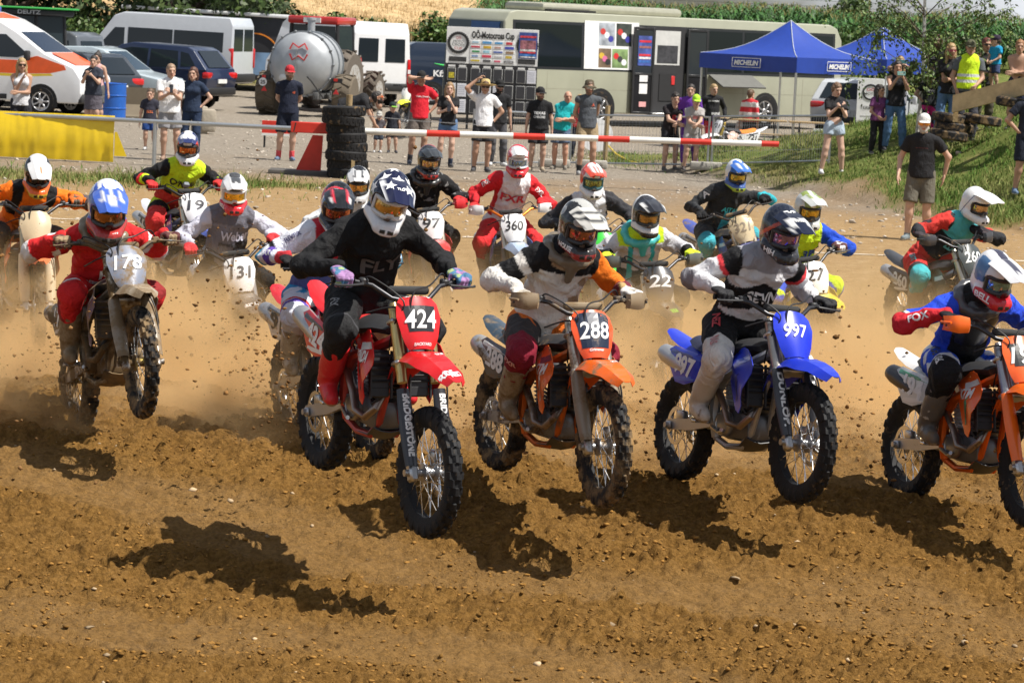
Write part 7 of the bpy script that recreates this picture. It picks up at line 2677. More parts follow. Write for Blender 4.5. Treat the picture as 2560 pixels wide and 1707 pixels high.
 for (x, y, dd, lab) in ((1392, 322, 57.5, 'small white plate on the fence before the turquoise shirt'), (1738, 327, 58.8, 'small white plate on the fence below the grey shirt boy'), (2046, 329, 59.5, 'small white plate on the fence right of the benches')):
  q = W(x, y, dd)
  o = MB().box((0, 0, 0), (.22, .012, .10), ch=.003).build('fence_plate', white, None, M=Matrix.Translation(q), label=lab, cat='sign plate')
  lettering('tlbv', (0, -.006, 0), (1, 0, 0), (0, -1, 0), .04, mat((.1, .4, .3), .5, kind='print'), o, w=.14, name='lettering', eps=.003)
 # tents
 blue = mat((.009, .042, .29), .55, var=.06, bump=.1, bscale=12, kind='tent_cloth')
 def tent(c, a, size, eave, apex, lab, signs=True):
  z0 = 0.0
  T = thing('canopy_tent', lab, 'tent', at((c[0], c[1], z0), a), 'blue canopy tents beside the coach')
  s_ = size / 2
  cor = [V((-s_, -s_, eave)), V((s_, -s_, eave)), V((s_, s_, eave)), V((-s_, s_, eave))]
  A = V((0, 0, apex))
  for i in range(4):
   p, q = cor[i], cor[(i + 1) % 4]
   g = []
   for u in np.linspace(0, 1, 9):
    row = []
    for v in np.linspace(0, 1, 9):
     pt = p.lerp(q, v).lerp(A, u)
     m = p.lerp(q, v)
     ed = abs(v - .5) * 2
     sag = .16 * math.sin(u * 3.14) * (1 - .35 * (1 - ed)) * 1.2
     pt = pt - V((0, 0, sag))
     row.append(pt)
    g.append(row)
   rf = MB().shell(g, .006).build('roof_panel', blue, T)
   g = []
   for u in np.linspace(0, 1, 25):
    b = p.lerp(q, u)
    n = V((b.x, b.y, 0)).normalized()
    g.append([b + n * (.012 + .03 * v * math.sin(u * 17) * math.sin(u * 3.1)) - V((0, 0, .34 * v + .015 * math.sin(u * 3.14) * v)) for v in (0, .5, 1)])
   vl = MB().shell(g, .005).build('valance', blue, T)
   MB().tube([p.lerp(A, t) - V((0, 0, .16 * math.sin(t * 3.14) * 1.2 - .012)) for t in np.linspace(0, 1, 9)], .010, 5).build('seam', mat((.45, .48, .55), .6, kind='seam_tape'), T)
   MB().tube([(p.x * .98, p.y * .98, -.3), (p.x * .98, p.y * .98, eave)], .026, 8).build('pole', metal((.6, .6, .6), .35), T)
   if signs and i in (0, 3):
    U_ = (q - p).normalized()
    n = V((U_.y, -U_.x, 0))
    cc = p.lerp(q, .5 if i == 0 else .5) - V((0, 0, .17)) + n * .055
    fr = MB()
    for (du, dz, w_, h_) in ((0, .105, .86, .012), (0, -.105, .86, .012), (.43, 0, .012, .21), (-.43, 0, .012, .21)):
     fr.box((0, 0, 0), (w_, .006, h_), M=Matrix.Translation(cc + U_ * du + V((0, 0, dz))) @ rotz(math.atan2(U_.y, U_.x)))
    fr.build('sign_frame', white, T)
    lettering('MICHELIN', cc, U_, n, .11, white, T, w=.74, bold=.04, shear=.2, eps=.004, name='tent_lettering')
  return T
 tent((6.22, 70.6), R(45), 2.95, 2.22, 3.06, 'nearer blue canopy tent with white lettering on both valances')
 tent((9.45, 79.5), R(42), 3.2, 2.20, 3.05, 'farther blue canopy tent partly hidden by the birch', signs=False)
 # beer tables and benches
 for i, (x, y, a, lab) in enumerate([(5.2, 68.6, .05, 'brown folding table under the tent behind the white motocross bike'), (6.95, 68.4, -.06, 'brown folding table at the right side of the tent')]):
  T = thing('folding_table', lab, 'table', at((x, y, 0), a), 'folding tables under the tent')
  MB().box((0, 0, .76), (1.7, .5, .04), ch=.008).build('tabletop', wood, T)
  for sx in (-.6, .6):
   for sy in (-.2, .2):
    MB().tube([(sx, sy, .75), (sx + (.08 if sy > 0 else -.08), sy, 0)], .016, 6).build('leg', blk, T)
   MB().tube([(sx, -.2, .4), (sx, .2, .4)], .012, 6).build('brace', blk, T)
  B_ = thing('folding_bench', lab.replace('table', 'bench standing before the table'), 'bench', at((x + .1, y - .55, 0), a), 'folding benches under the tent')
  MB().box((0, 0, .46), (1.7, .25, .035), ch=.008).build('seat', wood, B_)
  for sx in (-.6, .6):
   for sy in (-.09, .09):
    MB().tube([(sx, sy, .45), (sx + (.05 if sy > 0 else -.05), sy, 0)], .014, 6).build('leg', blk, B_)
 # roll-up banner
 p, d = ground(2166, 384)
 T = thing('roll_up_banner', 'white upright banner with tyre emblem and small print behind the girl in purple', 'banner', at((px(2166, 384, 66).x, 66, float(Z(7.9, 66)))))
 H_ = (388 - 178) * 66 / FPX
 MB().box((0, 0, H_ / 2 + .02), (.58, .012, H_), ch=.004).build('banner_sheet', mat((.76, .76, .76), .5, kind='banner_sheet'), T)
 MB().lathe([(.14, -.004), (.18, -.004), (.18, .004), (.14, .004), (.14, -.004)], 28, Matrix.Translation((0, -.012, H_ - .28)) @ ry(), close=False).build('tyre_emblem', blk, T)
 for tx, z, h_, col in (('OÖ', H_ - .22, .06, (.5, .08, .08)), ('MOTO', H_ - .31, .05, (.1, .1, .1)), ('TERMINE', H_ - .62, .07, (.15, .15, .15))):
  lettering(tx, (0, -.008, z), (1, 0, 0), (0, -1, 0), h_, mat(col, .5, kind='print'), T, eps=.004, name='banner_lettering', w=.05 * len(tx) + .08)
 for k in range(9):
  MB().box((-.05 + .02 * (k % 3), -.009, H_ - .80 - k * .105), (.28 + .05 * (k % 2), .004, .022)).build('print_line', mat((.55, .55, .55), .6, kind='print'), T)
 # loader bucket, barrel, blocks
 p, d = ground(283, 303)
 T = thing('oil_barrel', 'blue steel barrel standing right of the woman taking a photo', 'barrel', at(p))
 MB().lathe([(.27, 0), (.29, .01), (.29, .29), (.302, .30), (.302, .315), (.29, .325), (.29, .59), (.302, .60), (.302, .615), (.29, .625), (.29, .88), (.298, .89), (.285, .90), (.28, .88), (.02, .875)], 30).build('body', mat((.012, .10, .42), .42, coat=.2, var=.12, kind='blue_paint'), T)
 MB().lathe([(.03, 0), (.03, .02), (.005, .021)], 10, Matrix.Translation((.12, -.08, .875))).build('bung', galv, T)
 p, d = ground(340, 300)
 T = thing('loader_bucket', 'muddy steel loader bucket lying behind the blue barrel', 'loader bucket', at((p.x, p.y + 1.2, 0), R(12)))
 pr = [(-.45, .0), (.35, .0), (.55, .25), (.5, .7), (.42, .72), (.46, .3), (.3, .06), (-.45, .04)]
 MB().prism(pr, lambda q: (-.65, -q[0] * -1 - .2, q[1]), lambda q: (.65, q[0] - .2, q[1])).build('shell', mat((.16, .13, .09), .85, mud=.15, kind='rusty_steel'), T)
 for sd in (-.65, .65):
  MB().prism([(-.45, .0), (.35, .0), (.55, .25), (.5, .7), (.1, .55)], lambda q: (sd - .015, q[0] - .2, q[1]), lambda q: (sd + .015, q[0] - .2, q[1])).build('side_plate', mat((.16, .13, .09), .85, mud=.15, kind='rusty_steel'), T)
 for x, y, lab in ((500, 300, 'grey stone block standing right of the woman in navy'), (520, 306, 'lower stone block beside the grey stone block')):
  p, d = ground(x, y)
  p2 = px(x, 318 if lab[0] == 'l' else 312, 66)
  bm = MB().box((0, 0, .3), (.34, .3, .62 if lab[0] == 'g' else .5), ch=.06)
  bm.build('stone_block', mat((.32, .28, .22), .9, bump=.6, bscale=15, var=.2, kind='stone'), None, M=at((p2.x, 66, -.02), .3), label=lab, cat='stone block')
 # things in front of the coach: bicycle-like sign hub post and a round sign, yellow hose
 p, d = ground(1512, 405)
 MB().tube([(0, 0, -.05), (.01, 0, 1.15)], .05, 8).build('wooden_post', wood, None, M=at(p), label='weathered wooden post behind the fence next to the coach wheel', cat='post')
 q = V((px(1490, 345, 64).x, 64, 0))
 MB().lathe([(.01, 0), (.36, 0), (.36, .02), (.01, .02)], 30, Matrix.Translation(q + V((0, 0, .42))) @ Matrix.Rotation(R(80), 4, 'X')).build('round_sign', mat((.7, .7, .7), .5, kind='white_sign'), None, label='round white board leaning behind the sleeveless man', cat='sign')
 a = [W(1518, 362, 63.5), W(1540, 385, 62.5), W(1570, 405, 61.5), W(1595, 416, 60.5)]
 for v in a: v.z = max(v.z, float(Z(v.x, v.y)) + .02)
 MB().tube(a, .018, 6).build('hose', mat((.62, .45, .03), .5, kind='yellow_hose'), None, label='yellow hose hanging down to the grass behind the fence', cat='hose')
 # plank and tyres on the bank
 a, b = W(2386, 256, 51.0), W(2600, 202, 49.5)
 T = thing('plank_edging', 'long pale wooden plank along the top of the grass bank', 'plank', Matrix.Translation(a))
 v = b - a
 MB().panel([V((0, 0, -.18)), v + V((0, 0, -.18)), v + V((0, 0, .12)), V((0, 0, .12))], .05).build('board', mat((.50, .38, .21), .8, bump=.5, bscale=18, var=.22, vscale=5, kind='spruce_plank'), T)
 for t in (.03,):
  MB().box(v * t + V((0, .07, -.15)), (.08, .06, .4)).build('stake', wood, T)
 for i, (x, y, dd, lab) in enumerate([(2378, 296, 51.6, 'upper old tyre in the grass left of the plank end'), (2385, 318, 51.6, 'middle old tyre in the grass below the plank end'), (2372, 338, 51.4, 'lowest old tyre half buried in the bank'), (2455, 300, 51.5, 'old tyre in the grass under the middle of the plank'), (2540, 258, 50.0, 'old tyre in the grass below the plank near the right edge')]):
  q = W(x, y, dd)
  q.z = max(q.z, float(Z(q.x, q.y)) + .05) if i > 2 else q.z
  r, t = .34, .17
  MB().lathe([(r * .60, -t * .4), (r * .74, -t * .5), (r * .93, -t * .46), (r, -t * .30), (r, t * .30), (r * .93, t * .46), (r * .74, t * .5), (r * .60, t * .4), (r * .66, 0), (r * .60, -t * .4)], 32, Matrix.Translation(q) @ Matrix.Rotation(R(6), 4, 'Y'), close=False).build('tyre', rubber(.5), None, label=lab, cat='tyre', group='old tyres in the grass bank')
 # utility pole and wires far behind
 p = W(2172, 36, 200)
 T = thing('utility_pole', 'thin wooden utility pole rising behind the maize', 'utility pole', Matrix.Translation(p))
 MB().tube([(0, 0, -3), (0, 0, 1.0)], .07, 6).build('post', wood, T)
 for i, (dz, lab) in enumerate(((.75, 'upper power line above the maize'), (.35, 'lower power line above the maize'))):
  MB().tube([p + V((-34, -6, dz + 1.0)), p + V((-17, -3, dz - .05)), p + V((0, 0, dz)), p + V((14, 3, dz - .75)), p + V((30, 6, dz - 1.0))], .016, 4).build('power_line', blk, None, label=lab, cat='wire')
 for i, (x, y, lab) in enumerate([(2395, 386, 'pale flat stone in the grass right of the walking man'), (2268, 552, 'small pale stone on the sand left of the walking man'), (2130, 558, 'pale stone at the edge of the sand track')]):
  p, d = ground(x, y)
  scatter_mesh('stone', np.array([[p.x, p.y, p.z + .03]]), np.array([.07]), mat((.52, .46, .38), .9, kind='stone'), None, kind=None)
  o = bpy.context.scene.collection.objects[-1]
  tag(o, lab, 'stone')
# ---------------------------------------------------------------- the field of riders
W_, K_ = (.74, .74, .73), (.018, .018, .02)
K_ = (.008, .008, .009)
RED, BLUE, ORG = (.60, .018, .02), (.012, .04, .50), (.80, .13, .008)
NEON, TEAL, GREY, NAVY = (.52, .72, .02), (.03, .38, .42), (.40, .40, .42), (.012, .018, .075)
MUDC = (.30, .215, .125)
def wavy(q, f=8., a=.06):
 return a * np.sin(q.v[:, 1] * f + q.v[:, 2] * f)
FIELD = [
 # --- front row
 dict(bike=dict(F=(325, 832), Rr=(182, 872), plate=(297, 628), d=18.4, main=(.05, .04, .16), fender=(.36, .28, .18), platecol=(.20, .22, .28), sidecol=(.03, .04, .12), num='178', numcol=W_, mud=.68, hub=(.5, .4, .1),
    steer=-4, bike_label='muddy purple motocross bike numbered 178 with front wheel lifted at the left', guard=(.25, .2, .14), frame=(.3, .25, .18)),
  rider=dict(label='rider in red jersey with white bands and blue helmet on the muddy bike 178', head=(247, 482), yaw=14, pitch=-22, dh=.42, hs=1.1, mud=.15, hmud=.25, bootmud=.7, hip=(-.26, 0, .95),
     helmet=dict(base=(.05, .11, .48), camo=[((.68, .7, .75), 14, .32)], chin=(.40, .035, .03), chin2=(.10, .09, .08), peak=(.05, .12, .50), peakmarks=[((.66, .66, .68), .0, .018, .1, .95), ((.66, .66, .68), .05, .07, .2, .8)], band=((.7, .7, .7), .06, .012)),
     lens=(.35, .16, .06), jersey=(RED, (lambda q: q.arm & (np.abs(q.s - .42) < .09), W_), (lambda q: q.arm & (np.abs(q.s - 1.02) < .12) & (q.n > -.6), (.70, .68, .66))),
     pants=(RED, (lambda q: q.leg & (q.n > .35), (.25, .02, .02)), (lambda q: q.leg & (np.abs(q.t - .72) < .05), W_), (lambda q: q.leg & (np.abs(q.t - 1.1) < .05), W_)),
     chest=[('R', .02, .46, .085, .08, W_), ('REBELMARKET', .02, .31, .028, .24, W_)], glove=(.10, .03, .03), glove2=MUDC, brace=(.20, .16, .10), boot=((.30, .24, .16), (.14, .10, .06), (.34, .28, .2)))),
 dict(bike=dict(F=(985, 1085), Rr=(748, 945), plate=(962, 722), d=15.75, ext=.15, graphic=((.70, .70, .70), (.03, .03, .035)), main=(.66, .012, .015), platecol=(.66, .012, .015), num='424', numcol=(.82, .82, .82), numbg=(.02, .02, .022), mud=.06, seat=(.55, .02, .02), fork=(.55, .42, .18), steer=2,
    guard_txt=('BRIDGESTONE', W_), plate_txt=[('RENTHAL', .80, .022, .16, W_), ('BACKYARD', .525, .016, .10, W_)], fender_txt=[('RIDE', .98, -.03, .04, .09, W_), ('RED', .99, .015, .04, .07, W_), ('DUNLOP', .72, .07, .025, .12, W_)], shroud_txt=('HONDA', W_),
    frame=(.42, .06, .05), bike_label='clean red motocross bike numbered 424 nearest the camera with nose high', silencer=(.45, .45, .46)),
  rider=dict(label='rider all in black with star spangled helmet leaning over the red bike 424', head=(893, 462), yaw=10, pitch=-22, roll=12, dh=.40, hip=(-.26, 0, 1.02), shroll=.0,
     helmet=dict(base=(.006, .008, .035), chin=(.72, .72, .74), flash=[((.72, .72, .74), .95, -.3, .075, .025), ((.02, .02, .03), .8, 1., -.13, .006), ((.02, .02, .03), .8, 1., -.19, .005)], band=((.02, .02, .03), .075, .004), peak=(.007, .009, .04), peakmarks=[((.7, .7, .72), .090, .13, 0, 1)],
        stars=[(.23, -.72, .68, .042, (.85, .85, .86)), (-.27, -.66, .70, .042, (.85, .85, .86)), (.02, -.35, .94, .046, (.85, .85, .86)), (-.45, -.1, .85, .046, (.85, .85, .86)), (.5, -.1, .85, .046, (.85, .85, .86)), (-.82, -.05, .45, .044, (.85, .85, .86)), (.85, -.05, .4, .044, (.85, .85, .86)), (-.1, .3, .9, .044, (.85, .85, .86))], txt=[('TLD', 'peak', .024, .05, W_)]),
     lens=(.55, .35, .12), gogframe=(.6, .6, .6), jersey=(K_,), pants=((.014, .014, .015), (lambda q: q.leg & (np.abs(q.t - .95) < .03), (.05, .05, .055))), chest=[('FLY', .03, .60, .085, .24, (.10, .085, .08))],
     glove=(.06, .16, .28), glove2=(.32, .18, .36), glove3=(.3, .38, .18), cuff=(.02, .02, .02), boot=((.62, .025, .03), (.30, .22, .14), (.66, .05, .05)), bootmud=.12, legtxt=[('FLY', -1, .62, .05, .1, (.3, .3, .3))])),
 dict(bike=dict(F=(1387, 1025), Rr=(1152, 955), plate=(1367, 765), d=16.9, graphic=((.03, .04, .06), (.70, .68, .64)), main=ORG, platecol=(.75, .09, .02), num='288', numcol=(.80, .80, .79), numbg=(.012, .02, .045), bgs=1.14, bgh=1.5, sidecol=(.02, .035, .05), tail=(.03, .05, .07), mud=.42, hand=(.28, .21, .13), steer=-3,
    plate_txt=[('Grimmer', .545, .016, .09, W_)], shroud_txt=('KTM', W_), fender_txt=[('KTM', .75, .06, .03, .08, W_)], guard=(.24, .19, .13), frame=(.55, .13, .02), pad=(.25, .19, .12), bike_label='orange motocross bike numbered 288 with mud caked forks and hand guards'),
  rider=dict(label='rider in muddy white jersey with one orange sleeve on the orange bike 288', head=(1330, 525), yaw=20, pitch=-20, dh=.42, mud=.12, hmud=.08, hip=(-.26, 0, .95),
     helmet=dict(base=(.018, .018, .018), camo=[((.42, .42, .40), 15, .42)], chin=(.035, .03, .03), chin2=(.3, .03, .03), peak=(.62, .60, .55), peakmarks=[((.03, .03, .03), 0, .13, .18, .28), ((.03, .03, .03), 0, .13, .40, .50), ((.03, .03, .03), 0, .13, .62, .72), ((.03, .03, .03), 0, .13, .84, .93)], txt=[('HOUSE', 'chinr', .03, .12, W_)]),
     lens=(.35, .16, .12), jersey=((.70, .67, .62), (lambda q: ~q.arm & (q.w > .82), K_), (lambda q: q.arm & q.L & (q.s < .75), (.75, .17, .01)), (lambda q: q.arm & q.L & (q.s >= .75), (.13, .015, .03)), (lambda q: q.arm & ~q.L & (np.abs(q.s - .55) < .17), K_), (lambda q: q.arm & ~q.L & (q.s < .2), K_), (lambda q: ~q.arm & (q.n > .62), (.34, .24, .15)), (lambda q: q.arm & q.L & (q.n > .35) & (q.s > .8), (.4, .28, .12))),
     pants=((.05, .045, .045), (lambda q: q.leg & (q.t < .35) & (q.n > -.1), (.75, .17, .02)), (lambda q: q.leg & (q.t > .72), (.22, .012, .03)), (lambda q: ~q.leg, (.6, .57, .52))), legtxt=[('FXR', -1, 1.02, .04, .09, (.7, .4, .4))],
     glove=(.62, .60, .58), glove2=(.4, .36, .3), brace=(.16, .13, .09), boot=((.33, .28, .20), (.2, .15, .1), (.42, .38, .3)), bootmud=.6)),
 dict(bike=dict(F=(1843, 1018), Rr=(1573, 978), plate=(1826, 765), d=17.2, graphic=((.02, .10, .62), (.01, .02, .20)), main=(.012, .035, .52), platecol=(.012, .035, .55), num='997', numcol=(.82, .82, .84), rim=(.012, .05, .55), mud=.04, steer=0, numh=.085, numw=.155, guard_txt=('DUNLOP.', W_), fork=(.40, .37, .33), frame=(.42, .42, .42),
    seat=(.02, .025, .06), cover=(.45, .44, .42), bike_label='shiny blue motocross bike numbered 997 with blue rims'),
  rider=dict(label='rider in white and black jersey with white knee pads on the blue bike 997', head=(1795, 535), yaw=22, pitch=-20, dh=.40, hip=(-.24, 0, .95),
     helmet=dict(base=(.012, .016, .030), chin=(.03, .03, .035), flash=[((.45, .06, .03), .6, .8, .02, .012)], peak=(.010, .014, .032), peakmarks=[(W_, .0, .075, .55, .60), (W_, .0, .08, .68, .73), (W_, .0, .085, .81, .86), (W_, .0, .08, .93, .98)], txt=[('FXR', 'front', .05, .11, W_), ('FXR', 'peak', .025, .06, W_), ('HJH', 'chinr', .03, .09, W_)]),
     lens=(.30, .22, .45), jersey=((.62, .62, .64), (lambda q: ~q.arm & (np.abs(q.w - .60 + .22 * np.abs(q.u)) < .16), K_), (lambda q: ~q.arm & (q.w < .22), K_), (lambda q: q.arm & (np.abs(q.s - .10) < .12), K_), (lambda q: q.arm & (np.abs(q.s - .27) < .055), (.60, .04, .05)), (lambda q: q.arm & (np.abs(q.s - 1.15) < .15), (.22, .22, .24)), (lambda q: ~q.arm & (q.w > .9), (.30, .30, .33))),
     chest=[('SEVN', .02, .56, .075, .22, (.75, .75, .75))], pants=(K_, (lambda q: q.leg & (q.t > .66), (.66, .64, .60)), (lambda q: q.leg & (np.abs(q.t - 1.14) < .03), (.45, .43, .40))), legtxt=[('ZEN', -1, .32, .05, .14, (.55, .05, .06)), ('SVN', -1, .86, .05, .11, (.5, .2, .2))],
     glove=(.02, .02, .022), boot=((.58, .55, .50), (.35, .28, .2), (.66, .64, .60)), bootmud=.22)),
 dict(bike=dict(F=(2372, 1075), Rr=(2095, 1022), plate=(2352, 822), d=17.3, graphic=((.72, .70, .68), (.03, .25, .14)), main=ORG, platecol=(.78, .12, .02), num='194', numcol=W_, numbg=(.03, .03, .03), sidecol=(.62, .62, .60), sidenum=(.75, .75, .75), shroud=(.80, .11, .01), tail=(.70, .68, .66), mud=.10, hand=ORG, guard=(.80, .14, .01), fork=(.35, .35, .36), frame=(.75, .13, .01),
    silencer=(.05, .05, .055), shroud_txt=('KTM', W_), bike_label='orange and white motocross bike numbered 194 cut by the right edge'),
  rider=dict(label='rider in blue jersey with red cuffs and white helmet at the right edge', head=(2283, 640), yaw=24, pitch=-22, dh=.42, hip=(-.25, 0, .97),
     helmet=dict(base=(.72, .72, .73), camo=[((.08, .18, .35), 7, .45)], chin=(.55, .02, .03), peak=(.74, .74, .75), peakmarks=[((.06, .06, .09), .0, .030, .0, .9)], top=(.05, .05, .08), topw=.028, txt=[('BELL', 'chinr', .04, .13, W_)]),
     lens=(.20, .35, .45), jersey=((.015, .06, .55), (lambda q: ~q.arm & (np.abs(q.u) < .62), K_), (lambda q: q.arm & (q.s > .95), (.58, .02, .03)), (lambda q: q.arm & (np.abs(q.s - .9) < .06), (.7, .7, .7)), (lambda q: q.arm & (np.abs(q.s - .93) < .03), K_)),
     sleeve=[('FOX', -1, 1.42, .045, .13, W_)], pants=((.015, .08, .58), (lambda q: q.leg & (q.n > .1) & (q.t < .6), (.68, .68, .68)), (lambda q: q.leg & (np.abs(q.t - .64) < .05), (.7, .7, .7)), (lambda q: q.leg & (q.t > .70), K_)), legtxt=[('FOX', -1, .36, .06, .16, (.02, .02, .02)), ('FOX', -1, .95, .05, .12, W_)],
     glove=K_, protector=(.02, .02, .024), brace=(.06, .06, .065), boot=((.12, .11, .10), (.3, .25, .18), (.5, .48, .44)), bootmud=.4)),
 # --- second row
 dict(bike=dict(F=(856, 935), Rr=(672, 885), plate=(818, 650), d=18.9, ext=.1, main=(.60, .014, .02), platecol=(.62, .02, .02), num='91', numcol=W_, sidecol=(.55, .55, .56), sidenum=K_, silencer=(.4, .4, .41), mud=.25, fork=(.4, .35, .2), lean=None, bar=(.3, .26, .2),
    bike_label='red motocross bike half hidden behind the red bike 424'),
  rider=dict(label='rider in white blue and red kit half hidden behind the rider in black', head=(775, 478), yaw=8, pitch=-20, dh=.45,
     helmet=dict(base=K_, camo=[((.5, .04, .05), 8, .55)], flash=[((.65, .66, .7), .8, .55, .03, .010), ((.55, .04, .06), .8, .55, .055, .010), ((.08, .2, .5), .8, .55, .005, .012)], chin=(.04, .04, .045), chin2=(.6, .6, .62), peak=K_, peakmarks=[((.6, .03, .05), .04, .055, 0, .9), (W_, .06, .07, 0, .9)]),
     lens=(.3, .1, .06), jersey=((.68, .70, .76), (lambda q: ~q.arm & (np.abs(q.u) < .75) & (q.w > .4), (.50, .02, .035)), (lambda q: ~q.arm & (q.w < .55), (.10, .12, .32)), (lambda q: q.arm & (np.abs(q.s - .75) < .06), K_), (lambda q: q.arm & (np.abs(q.s - 1.0) < .07), (.05, .25, .42)), (lambda q: q.arm & (np.abs(q.s - 1.38) < .16), (.10, .05, .32)), (lambda q: q.arm & (q.s > 1.75), (.5, .03, .04))),
     sleeve=[('FXR', -1, 1.4, .04, .10, W_), ('RIVER', -1, .25, .03, .12, (.1, .1, .2))], pants=((.60, .62, .70), (lambda q: q.leg & (q.t < .45) & (q.n > -.1), (.03, .25, .50)), (lambda q: q.leg & (np.abs(q.t - .72) < .06), (.5, .03, .04)), (lambda q: q.leg & (np.abs(q.t - .88) < .08), (.10, .05, .35)), (lambda q: q.leg & (np.abs(q.t - 1.06) < .05), K_)), glove=K_, boot=((.42, .38, .32), (.2, .15, .1), (.5, .46, .4)), bootmud=.5)),
 dict(bike=dict(auto=1, lift=.03, Fx=578, Rx=505, plate=(551, 618), main=(.03, .03, .032), platecol=(.70, .70, .70), num='131', numcol=(.05, .05, .055), sidecol=K_, sidenum=W_, mud=.2, fender=(.05, .05, .055), fender_txt=[('BELL', .93, 0, .04, .12, W_)], fork=(.5, .5, .5), bike_label='black motocross bike with white plate numbered 131 deep in the dust'),
  rider=dict(label='rider in grey jersey with red gloves on the black bike 131', head=(537, 445), yaw=10, pitch=-14, dh=.40,
     helmet=dict(base=(.70, .70, .71), chin=(.58, .02, .03), chin2=(.6, .03, .03), peak=(.72, .72, .72), peakmarks=[((.06, .06, .06), .0, .05, .0, .75)], top=(.05, .05, .05), topw=.05, txt=[('BELL', 'chinr', .03, .10, W_)]),
     lens=(.75, .45, .06), gogframe=(.5, .5, .5), jersey=((.50, .50, .58), (lambda q: ~q.arm, (.20, .20, .24)), (lambda q: ~q.arm & (q.n > .05 + .9 * (q.w - .15)), (.02, .02, .025)), (lambda q: ~q.arm & (q.w > .86), (.13, .13, .16))), chest=[('Weber', .03, .66, .085, .25, (.62, .64, .80)), ('#werkeholics', .03, .50, .035, .26, (.05, .05, .06))], pants=(K_,), glove=(.55, .03, .035), boot=((.06, .06, .06), (.1, .1, .1), (.2, .2, .2)))),
 dict(bike=dict(auto=1, lift=.2, Fx=90, Rx=10, plate=(89, 520), main=ORG, fender=(.72, .15, .04), platecol=(.52, .42, .27), mud=.28, fork=(.5, .42, .28), guard=(.6, .5, .35), steer=-8, bike_label='dusty orange motocross bike with blank tan plate at the left edge'),
  rider=dict(label='rider in orange and black jersey with white helmet at the left edge', head=(86, 402), yaw=16, pitch=-26, dh=.40, mud=.1,
     helmet=dict(base=(.70, .70, .71), flash=[(K_, .9, -.2, .09, .03)], chin=(.75, .13, .02), chin2=(.6, .45, .05), peak=(.72, .72, .72), peakmarks=[((.75, .15, .02), .0, .012, .6, 1)], band=(K_, .105, .03)), lens=(.03, .03, .035), jersey=((.78, .17, .008), (lambda q: ~q.arm & (np.abs(q.u) > .5) & (q.w > .45), K_), (lambda q: q.arm & (np.abs(q.s - 1.25) < .2) & (q.n > -.05), (.08, .06, .06))),
     chest=[('FOX', 0, .52, .07, .2, (.25, .05, .01))], sleeve=[('FOX', -1, .4, .05, .14, (.1, .03, .01))], pants=((.75, .16, .02), (lambda q: q.leg & (q.t > .6), (.05, .045, .04))), glove=(.65, .14, .02), glove2=(.1, .08, .06))),
 dict(bike=dict(auto=1, lift=.1, Fx=463, Rx=352, plate=(449, 474), main=(.62, .63, .68), platecol=(.70, .70, .72), num='19', numcol=(.03, .03, .04), sidecol=(.6, .6, .62), shroud=(.10, .14, .45), fender=(.08, .12, .42), mud=.12, bar=(.03, .03, .03), bike_label='white and blue motocross bike numbered 19 at the back on the left'),
  rider=dict(label='rider in black and neon yellow jersey with a chest camera on bike 19', head=(431, 341), yaw=6, pitch=-12, dh=.35, action_cam=True,
     helmet=dict(base=(.012, .02, .09), top=(.70, .71, .74), topw=.045, chin=(.66, .67, .69), flash=[((.6, .05, .03), .9, .0, -.06, .018)], peak=(.014, .022, .10), peakmarks=[((.72, .72, .75), .0, .075, .0, .75)]), lens=(.5, .15, .05),
     jersey=(K_, (lambda q: ~q.arm & (q.w > .45), NEON), (lambda q: ~q.arm & (q.w > .3) & (q.w < .5) & (np.abs(q.u) < .4), (.6, .2, .05)), (lambda q: ~q.arm & (q.w < .38), (.5, .03, .02)), (lambda q: q.arm & (np.abs(q.s - 1.3) < .13), (.6, .03, .03)), (lambda q: q.arm & (np.abs(q.s - 1.5) < .08), NEON)), chest=[("O'NEAL", 0, .70, .08, .28, (.02, .02, .02))],
     pants=(K_, (lambda q: q.leg & (q.t > .55), (.55, .03, .03)), (lambda q: q.leg & (q.t < .25), NEON)), glove=(.6, .03, .03), boot=((.5, .25, .05), (.1, .1, .1), (.5, .1, .1)))),
 dict(bike=dict(auto=1, Fx=862, Rx=808, plate=(850, 560), main=(.5, .5, .52), platecol=W_, num='7', numcol=K_, mud=.3, bike_label='pale motocross bike almost hidden behind the rider in black'),
  rider=dict(label='rider with grey patterned helmet hidden behind the rider in black', head=(822, 425), yaw=4, pitch=-15, dh=.4, helmet=dict(base=(.62, .62, .62), camo=[(K_, 13, .25)], chin=(.5, .5, .5), peak=(.6, .6, .6), peakmarks=[(K_, .03, .05, 0, 1)]), jersey=((.62, .64, .66),), pants=((.1, .12, .2),), glove=K_)),
 dict(bike=dict(auto=1, Fx=1012, Rx=948, plate=(993, 515), main=(.60, .02, .02), platecol=(.68, .66, .65), num='97', numcol=K_, mud=.3, hand=(.60, .025, .03), fender=(.55, .03, .03), bike_label='red motocross bike numbered 97 behind the left shoulder of the rider in black'),
  rider=dict(label='rider in black jersey with glossy black helmet on the red bike 97', head=(985, 372), yaw=14, pitch=-12, dh=.38, helmet=dict(base=(.02, .022, .025), flash=[((.5, .03, .04), .9, .1, .06, .02)], chin=(.025, .025, .028), chin2=(.4, .03, .03), peak=(.03, .034, .036)), lens=(.55, .38, .2), jersey=(K_, (lambda q: q.n2 > .8, (.2, .2, .2))), pants=(K_,), glove=(.55, .03, .03), brace=(.03, .03, .03), sleeve=[('FOX', -1, .4, .05, .14, (.4, .4, .4))])),
